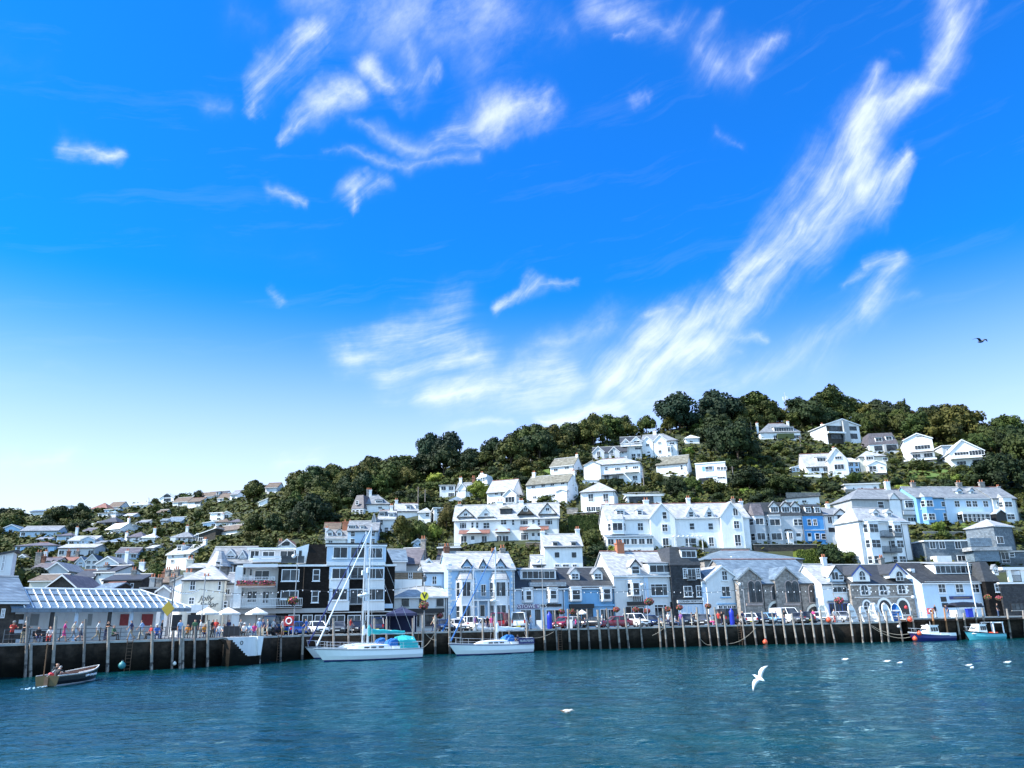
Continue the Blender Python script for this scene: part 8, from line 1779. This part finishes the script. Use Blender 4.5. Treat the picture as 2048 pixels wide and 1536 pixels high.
    if radar:
        mb = MB(); mb.lathe([(0, -.14), (.26, -.12), (.3, 0), (.24, .12), (0, .16)], 14, (mx+.42, 0, mz+(top-mz)*.42)); mb.tube([(mx, 0, mz+(top-mz)*.40), (mx+.42, 0, mz+(top-mz)*.40)], .03, 5); mb.build('radar_dome', 'hull', ms, smooth=True); mb = MB(); mb.lathe([(0, 0), (.13, .02), (.14, .5), (0, .55)], 10, (mx+.25, 0, mz+(top-mz)*.60)); mb.build('radar_reflector', 'hull', ms)
    mb = MB(); mb.lathe([(0, 0), (.1, .06), (.13, .2), (.13, .5), (.1, .62), (.03, .68), (0, .68)], 10, (L_*.40, -B_/2-.13, fb-.75)); mb.build('fender', 'hull', e)
    for t in (.62, .74):
        mb = MB(); yy = -B_/2*(1 if t < .63 else .9)*.985; mb.box(L_*t, L_*t+.45, yy-.04, yy+.1, fb*.62, fb*.74); mb.build('hull_window', 'glass', e)
    mb = MB(); mb.tube([(.25, .3, fb+.2), (.15, .3, fb+1.6)], .02, 5); fl = mb.build('flag_staff', 'wood', e); return e, L_, B_, fb
e, L_, B_, fb = yacht((837, 1315.5), (648, 1323.5), 'white ketch-length yacht with turquoise cockpit tent, nearest of the left pair', .56, 13.4, 'lampgrey', 'teal', 'royal', 'hull', 'teal')
mb = MB(); mb.lathe([(0, 0), (.3, .05), (.32, .5), (.2, .75), (0, .8)], 10, (1.1, .6, fb+.25)); mb.build('deck_float', 'hull', e, smooth=True); mb = MB(); mb.lathe([(0, 0), (.16, .05), (.2, .3), (0, .42)], 8, (1.5, -.3, fb+.8)); mb.build('life_jacket', 'orange', e)
e2, *_ = yacht((812, 1312.), (627, 1318.5), 'white yacht with dark furled sail lying behind the turquoise-tented yacht', .50, 13.8, 'lampgrey', 'hull', 'royal', 'navy', None, back=.6)
e, L_, B_, fb = yacht((1057, 1304.8), (914, 1311.5), 'white sloop with navy sheer stripe and blue spray hood, nearest of the right pair', .46, 11.9, 'navy', 'hull', 'royal', 'royal', None)
mb = MB(); mb.box(.2, 2.4, B_/2-.03, B_/2+.02, fb+.02, fb+.62); dg = mb.build('dodger', 'navy', e)
cu = bpy.data.curves.new('n', 'FONT'); cu.body = 'PEARLFISHER'; cu.size = .34; cu.extrude = .006; cu.align_x = 'CENTER'; cu.align_y = 'CENTER'; t_ = bpy.data.objects.new('tmp', cu); COL.objects.link(t_); bpy.context.view_layer.update(); me = bpy.data.meshes.new_from_object(t_.evaluated_get(bpy.context.evaluated_depsgraph_get())); bpy.data.objects.remove(t_); me.materials.clear(); me.materials.append(M('frame'))
tl = ob('lettering', me, dg, (1.3, B_/2+.05, fb+.32)); tl.rotation_euler = (math.pi/2, 0, math.pi)
yacht((1040, 1301.), (887, 1308.), 'white yacht with navy stripe lying behind the blue-hooded sloop', .62, 10.6, 'navy', 'hull', None, 'royal', None, radar=False, back=.5)
# crew on the sloop
def aboard(e, p, rz, *a, **k): return person(e.matrix_basis @ Vector(p), e.rotation_euler.z+rz, *a, **k)
aboard(e, (1.7, .3, fb-.25), 1.5, 'person in navy seated in the cockpit of the sloop', 'sit', 'navy', 'black', group='people afloat'); aboard(e, (2.6, -.2, fb-.25), -1.2, 'person with dark top bending in the sloop cockpit', 'sit', 'black', 'denim', group='people afloat')
# ---- open rowing boat with two people
a, rz, L_ = axis((92, 1373), (190, 1358.5)); e = empty('rowing_boat', a, rz); tag(e, 'dark open wooden boat with two people aboard motoring past the left quay', 'rowing boat')
mat('blackhull', (.015, .014, .016), .35, k2=.3, scale=2.); mat('varnish', (.20, .09, .035), .4, k2=.3, scale=3.)
hm, rings = hull_mesh(L_, 1.75, .62, .30, .35, .0, 'varnish', full=.45, depth=.2); hm.build('hull', ['blackhull', 'hull', 'varnish'], e)
mb = MB(); n = len(rings)
for s in (1, -1):
    o = len(mb.v); mb.v += [v for r in rings for v in ((r[-1][0], s*(r[-1][1]-.04), r[-1][2]-.01), (r[2][0], s*max(r[2][1]-.12, .01), .14))]
    for i in range(n-1): mb.f.append((o+2*i, o+2*i+1, o+2*i+3, o+2*i+2)); mb.m.append(0)
mb.add([(r[2][0], max(r[2][1]-.12, .01), .14) for r in rings]+[(r[2][0], -max(r[2][1]-.12, .01), .14) for r in rings], [(i, i+1, n+i+1, n+i) for i in range(n-1)]); mb.build('lining', 'varnish', e)
mb = MB(); mb.tube([r[-1] for r in rings], .045, 6); mb.tube([(r[-1][0], -r[-1][1], r[-1][2]) for r in rings], .045, 6); mb.build('gunwale', 'cream', e)
for t in (.18, .42, .66): mb = MB(); mb.box(L_*t, L_*t+.28, -.72, .72, .40, .45); mb.build('thwart', 'varnish', e)
mb = MB(); mb.prism([(-.62, .02), (.62, .02), (.74, .60), (0, .66), (-.74, .60)], -.03, .03, 'x'); mb.build('transom', mat('olivewood', (.09, .065, .02), .5, k2=.3, scale=3.), e)
mb = MB(); mb.tube([(.25, .35, .2), (.12, .35, 2.5)], .04, 6); mb.lathe([(0, 0), (.06, .03), (.06, .08), (0, .1)], 8, (.12, .35, 2.5)); mb.build('mast', 'varnish', e); mb = MB(); mb.box(-.12, -.02, -.12, .12, -.1, .55); mb.build('rudder', 'wood', e); mb = MB(); mb.tube([(-.05, 0, .6), (.7, -.1, .95)], .025, 5); mb.build('tiller', 'canvas', e)
mb = MB(); mb.lathe([(0, 0), (.16, .02), (.18, .25), (.1, .32), (0, .34)], 10, (.32, -.05, .5)); mb.build('fuel_can', 'red', e); mb = MB(); mb.tube([(L_*.38, -.75, .66), (L_*.8, -.5, .74)], .05, 6); mb.build('oar', 'canvas', e)
for i in range(4): mb = MB(); t = .48+.1*i; mb.tube([(L_*t, -rings[int(t*18)][-1][1]-.07, .45), (L_*t+.35, -rings[int(t*18)+1][-1][1]-.07, .47)], .07, 7); mb.build('fender', 'hull', e)
mb = MB(); mb.box(L_*.58, L_*.85, -.35, .35, .45, .52); mb.build('folded_sail', 'canvas', e)
aboard(e, (.62, -.15, .02), 1.2, 'person in dark jumper leaning back to hold the tiller of the open boat', 'row', 'black', 'navy', group='people afloat', hair='grey'); aboard(e, (1.35, .1, .05), -1.2, 'person in black top and pale jeans seated in the middle of the open boat', 'sit', 'black', 'lightblue', group='people afloat')
# wake
mb = MB(); vs = []
mat('foam', (.50, .62, .68), .6, k2=.6, scale=5., c2=(.05, .20, .30)); wp = [a+(a-PZ(190, 1358.5, 0)).normalized()*q for q in (.1, 1., 2., 3.2, 4.6, 6.4)]; dr = Vector((-math.sin(rz), math.cos(rz), 0))
TR.seed(4)
for i in range(26):
    t = TR.random()**1.6*2.6; k = int(t); p = wp[k]+(wp[min(k+1, 5)]-wp[k])*(t-k)+dr*TR.uniform(-.12-.13*t, .12+.13*t); r = TR.uniform(.03, .10); mb.lathe([(r, 0), (r*.6, .025), (0, .035)], 6, (p.x, p.y, .02))
o = mb.build('wake', 'foam', None); tag(o, kind='stuff'); tag(o, 'foam wake trailing behind the open boat', 'wake')
# ---- two motorboats at the pier
def pier_y(px):
    r = ray(px, 1280).x; a, b = (PA, PB) if r < PB.x/PB.y else (PB, PC); dx, dy = b.x-a.x, b.y-a.y; return a.y+dy*(r*a.y-a.x)/(dx-r*dy)
def motorboat(stern, bow, label, cols, B_=2.3, cabin=(.42, .78), gantry=False, fb=.75):
    a, b_ = P(stern[0], 1281, pier_y(stern[0])-1.9), P(bow[0], 1281, pier_y(bow[0])-2.1); a.z = b_.z = 0; d_ = b_-a; rz = math.atan2(d_.y, d_.x); L_ = d_.length; e = empty('motorboat', a, rz); tag(e, label, 'motorboat', 'motorboats at the pier'); hm, rings = hull_mesh(L_, B_, fb, .38, .6, 0, True, full=.5, depth=.3); hm.build('hull', [cols[0], cols[1], cols[2]], e); deck_mesh(rings, -.12).build('deck', 'offwhite', e)
    mb = MB(); mb.tube([r[-1] for r in rings], .05, 6); mb.tube([(r[-1][0], -r[-1][1], r[-1][2]) for r in rings], .05, 6); mb.build('rubbing_strake', cols[2], e)
    x0, x1 = L_*cabin[0], L_*cabin[1]; z0 = fb; H = 1.15; y = B_*.36; mb = MB(); mb.loft([[(x0, -y, z0), (x0, -y*.85, z0+H), (x0, y*.85, z0+H), (x0, y, z0)], [(x1-.5, -y*.92, z0), (x1-1.0, -y*.78, z0+H), (x1-1.0, y*.78, z0+H), (x1-.5, y*.92, z0)], [(x1+.25, -y*.6, z0), (x1-.35, -y*.62, z0+.55), (x1-.35, y*.62, z0+.55), (x1+.25, y*.6, z0)]]); cb = mb.build('cabin', 'hull', e)
    mb = MB(); mb.box(x0-.15, x1-.85, -y*.9, y*.9, z0+H, z0+H+.07); mb.build('cabin_roof', 'hull', cb)
    for k in range(3):
        xa = x0+.12+k*(x1-1.0-x0)*.34; xb = xa+(x1-1.0-x0)*.26
        for s in (-1, 1):
            mb = MB(); mb.add([(xa, s*(y*.985-.02)*.98, z0+.45), (xb, s*(y*.95)*.985, z0+.45), (xb, s*y*.87, z0+.95), (xa, s*y*.90, z0+.95)], [(0, 1, 2, 3)]); w_ = mb.build('window', 'glass', cb); w_.location = (0, s*.05, 0)
    mb = MB(); mb.add([(x1-.44, -y*.55, z0+.58), (x1-.44, y*.55, z0+.58), (x1-.98, y*.66, z0+H-.08), (x1-.98, -y*.66, z0+H-.08)], [(0, 1, 2, 3)]); w_ = mb.build('windscreen', 'glass', cb); w_.location = (.04, 0, .02)
    mb = MB(); xb, zb = rings[-1][-1][0], rings[-1][-1][2]
    for s in (-1, 1): mb.tube([(x1, s*B_*.38, z0+.75), (xb-.9, s*.4, zb+.45), (xb-.1, 0, zb+.5)], .022, 5); mb.tube([(xb-.9, s*.4, zb-.05), (xb-.9, s*.4, zb+.45)], .02, 4)
    mb.build('bow_rail', 'alloy', e)
    if gantry:
        mb = MB()
        for x in (.35, 1.9):
            for s in (-1, 1): mb.box(x-.06, x+.06, s*B_*.4-.05, s*B_*.4+.05, fb-.1, fb+1.35)
        mb.box(.2, 2.1, -B_*.42, -B_*.36, fb+1.35, fb+1.45); mb.box(.2, 2.1, B_*.36, B_*.42, fb+1.35, fb+1.45); mb.box(.25, .4, -B_*.4, B_*.4, fb+1.3, fb+1.42); mb.build('gantry', 'hull', e)
        mb = MB(); mb.box(.8, 1.5, -.4, .4, fb-.1, fb+.15); mb.build('crate', 'orange', e)
    else:
        mb = MB(); mb.box(.1, x0, -B_*.45, -B_*.40, fb-.15, fb+.22); mb.box(.1, x0, B_*.40, B_*.45, fb-.15, fb+.22); mb.box(.05, .2, -B_*.42, B_*.42, fb-.15, fb+.2); mb.build('cockpit', 'hull', e); mb = MB(); mb.tube([(x0+.5, 0, z0+H), (x0+.5, 0, z0+H+.5)], .02, 5); mb.lathe([(0, 0), (.15, .02), (.15, .1), (0, .14)], 10, (x0+1., 0, z0+H+.07)); mb.build('aerial', 'hull', cb)
    return e, L_, fb, rings
pb_y = .6
e, L_, fb, rg = motorboat((1904, 1280), (1827, 1280.5), 'navy and white motorboat with wheelhouse moored at the pier corner', ('navy', 'navy', 'hull'))
buoy(e.matrix_basis @ Vector((L_+.2, .55, .35)), .3, 'orange fender hanging low on the navy motorboat bow'); buoy(e.matrix_basis @ Vector((L_-.3, .9, 1.0)), .28, 'orange fender on the deck of the navy motorboat')
motorboat((2004, 1277), (1939, 1277.5), 'turquoise fishing boat with white wheelhouse and stern gantry', ('turq', 'turq', 'framedark'), gantry=True, cabin=(.55, .92))
# mooring lines of the yachts
rope(P(838, 1297, edge_y(838)-1.2), P(871, 1262, edge_y(871)-.3), .5, 'pale mooring rope from the first yacht stern to a post', .035); rope(P(1067, 1276, edge_y(1067)-1.5), P(1108, 1263, edge_y(1108)-.3), .2, 'mooring rope from the sloop stern to the quay'); rope(P(873, 1280, edge_y(871)-.9), P(848, 1262, edge_y(848)-.2), .3, 'mooring rope crossing between the two yacht pairs')
# ------------------------------------------------------------------ parked vehicles
CP_ = {}
def paint(n, c):
    m, nt, b = nt_new('paint_'+n); L = nt.links
    tc = N(nt, 'ShaderNodeTexCoord'); nz = N(nt, 'ShaderNodeTexNoise', Scale=3., Detail=3.); L.new(tc.outputs['Object'], nz.inputs['Vector']); mx = N(nt, 'ShaderNodeMix', data_type='RGBA'); mx.inputs[6].default_value = col4(c); mx.inputs[7].default_value = col4(tuple(v*.85 for v in c)); L.new(nz.outputs['Fac'], mx.inputs[0]); L.new(mx.outputs[2], b.inputs['Base Color'])
    b.inputs['Roughness'].default_value = .28; b.inputs['Coat Weight'].default_value = .6; b.inputs['Coat Roughness'].default_value = .08; CP_[n] = m; MATS['paint_'+n] = m
for n, c in dict(white=(.78, .78, .77), silver=(.42, .44, .46), black=(.012, .012, .014), navy=(.012, .02, .06), blue=(.02, .12, .48), lightblue=(.22, .42, .62), maroon=(.16, .01, .025), red=(.36, .015, .02), grey=(.09, .095, .10)).items(): paint(n, c)
mat('lamp_clear', (.75, .75, .72), .15, k2=.1, scale=4.); mat('lamp_red', (.45, .01, .01), .2, k2=.2, scale=4.); mat('plate_white', (.75, .75, .72), .5, k2=.05, scale=4.); mat('tyre', (.014, .014, .015), .8, k2=.2, scale=4.)
TYPES = dict(hatch=(4.0, 1.74, 1.48, .92, (.30, .46, .80, .96)), saloon=(4.5, 1.78, 1.42, .92, (.30, .44, .72, .88)), estate=(4.6, 1.8, 1.50, .95, (.28, .42, .88, .97)), suv=(4.4, 1.86, 1.74, 1.06, (.26, .38, .88, .98)), van=(5.0, 1.98, 2.1, 1.25, (.10, .24, .985, 1.0)), small=(3.6, 1.66, 1.50, .92, (.24, .40, .82, .97)))
VEH = {}
def car_parts(ty):
    if ty in VEH: return VEH[ty]
    L_, W_, H, belt, (g0, g1, g2, g3) = TYPES[ty]; hw = W_/2; van = ty == 'van'
    b = MB(); rg = []
    for t, z, w, zb in ((0, belt*.62, .80, .34), (.015, belt*.74, .90, .26), (.06, belt*.80, .96, .2), (g0*.85, belt*.93, 1., .2), (g0, belt*.98, 1., .2), (.6, belt, 1., .2), (.9, belt*1.0, .98, .2), (.985, belt*.95, .93, .24), (1., belt*.72, .86, .32)):
        x = -L_/2+L_*t; w *= hw; rg.append([(x, -w*.93, zb), (x, -w, zb+.12), (x, -w, z*.62), (x, -w*.96, z*.93), (x, -w*.86, z), (x, w*.86, z), (x, w*.96, z*.93), (x, w, z*.62), (x, w, zb+.12), (x, w*.93, zb)])
    b.loft(rg); body = b.mesh('body', 'paint_white', True)
    X = lambda t: -L_/2+L_*t
    g = MB(); yb, yt = hw*.88, hw*.72
    g.loft([[(X(g0), -yb, belt*.95), (X(g1), -yt, H-.06), (X(g1), yt, H-.06), (X(g0), yb, belt*.95)], [(X(g3), -yb, belt*.97), (X(g2), -yt, H-.06), (X(g2), yt, H-.06), (X(g3), yb, belt*.97)]]); gl = g.mesh('greenhouse', 'glass')
    r = MB(); r.loft([[(X(g1)-.06, -yt-.02, H-.08), (X(g1)+.1, -yt*.85, H), (X(g1)+.1, yt*.85, H), (X(g1)-.06, yt+.02, H-.08)], [(X(g2)+.06, -yt-.02, H-.08), (X(g2)-.1, -yt*.85, H), (X(g2)-.1, yt*.85, H), (X(g2)+.06, yt+.02, H-.08)]])
    if van: r.box(X(g1+.16), X(.985), -yb-.0, yb+.0, belt*.9, H-.05)
    for s in (-1, 1):
        r.tube([(X(g0), s*yb, belt*.96), (X(g1), s*yt, H-.05)], .045, 4); r.tube([(X(g3), s*yb, belt*.97), (X(g2), s*yt, H-.05)], .06, 4); m_ = (g1+g2)/2; r.tube([(X(m_), s*(yb+.005), belt*.96), (X(m_), s*(yt+.01), H-.05)], .04, 4)
    rf = r.mesh('roof', 'paint_white')
    def wheel(): 
        w = MB(); w.mi = 0; n = 16; R_ = .31 if not van and ty != 'suv' else .35
        w.lathe([(R_*.62, -.11), (R_*.95, -.11), (R_, -.07), (R_, .07), (R_*.95, .11), (R_*.62, .11)], n); w.mi = 1; w.lathe([(0, -.08), (R_*.62, -.09), (R_*.64, .09), (0, .08)], n)
        return w.mesh('wheel', ['tyre', 'alloy'])
    wh = wheel()
    def lamp_(front, s):
        m = MB(); x = X(0)+.10 if front else X(1)-.06; m.box(x-.09, x+.09, s*hw*.66-.17, s*hw*.66+.17, belt*.58, belt*.74) if front else m.box(x-.07, x+.07, s*hw*.78-.10, s*hw*.78+.10, belt*.62, belt*.92); return m.mesh('headlight' if front else 'tail_light', 'lamp_clear' if front else 'lamp_red')
    lamps = [lamp_(f, s) for f in (True, False) for s in (-1, 1)]
    bm = MB(); bm.box(X(0)-.05, X(.03), -hw*.82, hw*.82, .28, .48); fb_ = bm.mesh('bumper', 'rubber'); bm = MB(); bm.box(X(.97), X(1)+.05, -hw*.84, hw*.84, .30, .50); rb = bm.mesh('bumper', 'rubber')
    pl = MB(); pl.box(X(0)-.065, X(0)-.05, -.26, .26, .36, .47); p1 = pl.mesh('number_plate', 'plate_white'); pl = MB(); pl.box(X(1)+.05, X(1)+.065, -.26, .26, .38, .49); p2 = pl.mesh('number_plate', 'yellow')
    gr = MB(); gr.box(X(0)-.02, X(.02), -hw*.42, hw*.42, belt*.56, belt*.70); g_ = gr.mesh('grille', 'rubber')
    mr = MB(); 
    for s in (-1, 1): mr.box(X(g0)+.22, X(g0)+.36, s*(hw+.08)-.09, s*(hw+.08)+.09, belt*.98, belt*.98+.15)
    mir = mr.mesh('mirror', 'rubber')
    VEH[ty] = (body, gl, rf, wh, lamps, fb_, rb, p1, p2, g_, mir, L_, hw); return VEH[ty]
def car(px, back, rz, ty, colr, label, z=QZ, panel=None):
    """rz: heading of the nose in degrees, -90 = nose towards the water"""
    body, gl, rf, wh, lamps, fb_, rb, p1, p2, g_, mir, L_, hw = car_parts(ty); e = empty('parked_van' if ty == 'van' else 'parked_car', Q(px, back, z), D(rz+180)); tag(e, label, 'van' if ty == 'van' else 'car', 'vehicles parked along the quay'); m = CP_[colr]
    for nm, me in (('body', body), ('roof', rf)):
        o = ob(nm, me, e); o.material_slots[0].link = 'OBJECT'; o.material_slots[0].material = m
    ob('windows', gl, e)
    for x in (-L_*.31, L_*.30):
        for s in (-1, 1): o = ob('wheel', wh, e, (x, s*(hw-.10), .32)); o.rotation_euler = (math.pi/2, 0, 0)
    for i, l in enumerate(lamps): ob('headlight' if i < 2 else 'tail_light', l, e)
    ob('bumper', fb_, e); ob('bumper', rb, e); ob('number_plate', p1, e); ob('number_plate', p2, e); ob('grille', g_, e); ob('mirrors', mir, e)
    return e
car(549, 4.8, -100, 'van', 'black', 'black van parked nose out before the balcony flats'); car(592, 3.6, 70, 'hatch', 'blue', 'bright blue hatchback seen from behind, left of the white car'); car(634, 3.2, -60, 'hatch', 'white', 'white hatchback behind the first yacht bow'); car(676, 3.8, -80, 'saloon', 'grey', 'dark grey car behind the forestay of the first yachts'); car(716, 4.6, -100, 'hatch', 'black', 'black hatchback behind the first yacht masts'); car(756, 4.8, 95, 'suv', 'navy', 'navy four-by-four left of the gazebo'); car(888, 4., -75, 'saloon', 'navy', 'dark navy saloon right of the V sign lamp'); car(917, 5., -70, 'hatch', 'white', 'white hatchback behind the second yacht bow'); car(937, 5.6, 110, 'suv', 'white', 'white four-by-four second from the navy saloon'); car(958, 3.8, -130, 'hatch', 'white', 'white hatchback turned sideways behind the sloop mast')
car(1003, 5., 80, 'van', 'maroon', 'maroon van parked tail out behind the sloop'); car(1040, 3.4, 86, 'van', 'white', 'white van seen from behind, in front of the vets'); car(1127, 4.8, -120, 'hatch', 'red', 'red hatchback between the blue pillar and the parasol'); car(1150, 5.8, 60, 'estate', 'silver', 'silver estate car outside the blue row'); car(1182, 5., 150, 'saloon', 'black', 'black saloon behind the cream parasol'); car(1232, 3., 195, 'saloon', 'maroon', 'maroon saloon parked along the quay edge'); car(1273, 3.2, -62, 'suv', 'white', 'white four-by-four facing the water before the double house'); car(1304, 3.8, -70, 'hatch', 'navy', 'dark blue hatchback right of the white four-by-four'); car(1333, 5.2, -95, 'hatch', 'grey', 'grey hatchback before the double house door'); car(1377, 4.4, -90, 'saloon', 'black', 'black car before the dark slate house'); car(1410, 4., -110, 'hatch', 'grey', 'dark grey hatchback before the white gabled house'); car(1454, 4.2, 95, 'van', 'black', 'black van beside the blue covered pillar'); car(1501, 3.6, 85, 'hatch', 'white', 'white hatchback tail out near the chapel corner'); car(1521, 3.6, -80, 'saloon', 'black', 'black car right of the white hatchback'); car(1545, 3.6, -75, 'hatch', 'lightblue', 'light blue hatchback before the chapel'); car(1575, 4.8, -75, 'van', 'white', 'white van before the chapel archway'); car(1598, 3., -90, 'saloon', 'grey', 'grey car right of the white van'); car(1615, 3., 90, 'small', 'black', 'small black car left of the cream dinghy'); car(1634, 4., -80, 'hatch', 'white', 'white car beside the cream dinghy'); car(1690, 5.5, -80, 'hatch', 'silver', 'silver car behind the upended dinghies')
# black canopy stall on the pier
b = Q(1938, 4.2, PIERZ); e = empty('canopy_stall', b, D(10)); tag(e, 'long black arched canopy stall on the pier before the harbour inn', 'stall'); mb = MB(); mb.loft([[(x, 1.2*math.cos(a), 1.3+.75*math.sin(a)*k) for a in (0, .5, 1.05, 1.57, 2.1, 2.64, 3.14)] for x, k in ((-2.2, .45), (-1.8, .85), (0, 1.), (1.8, .85), (2.2, .45))], closed=False, cap=False); mb.build('canopy', 'black', e)
for x in (-2., 2.):
    for y in (-1.1, 1.1): mb = MB(); mb.tube([(x, y, 0), (x, y, 1.4)], .03, 5); mb.build('leg', 'steel', e)
mb = MB(); mb.box(-1.9, -.2, -.9, .9, .0, .95); mb.build('counter', 'offwhite', e)
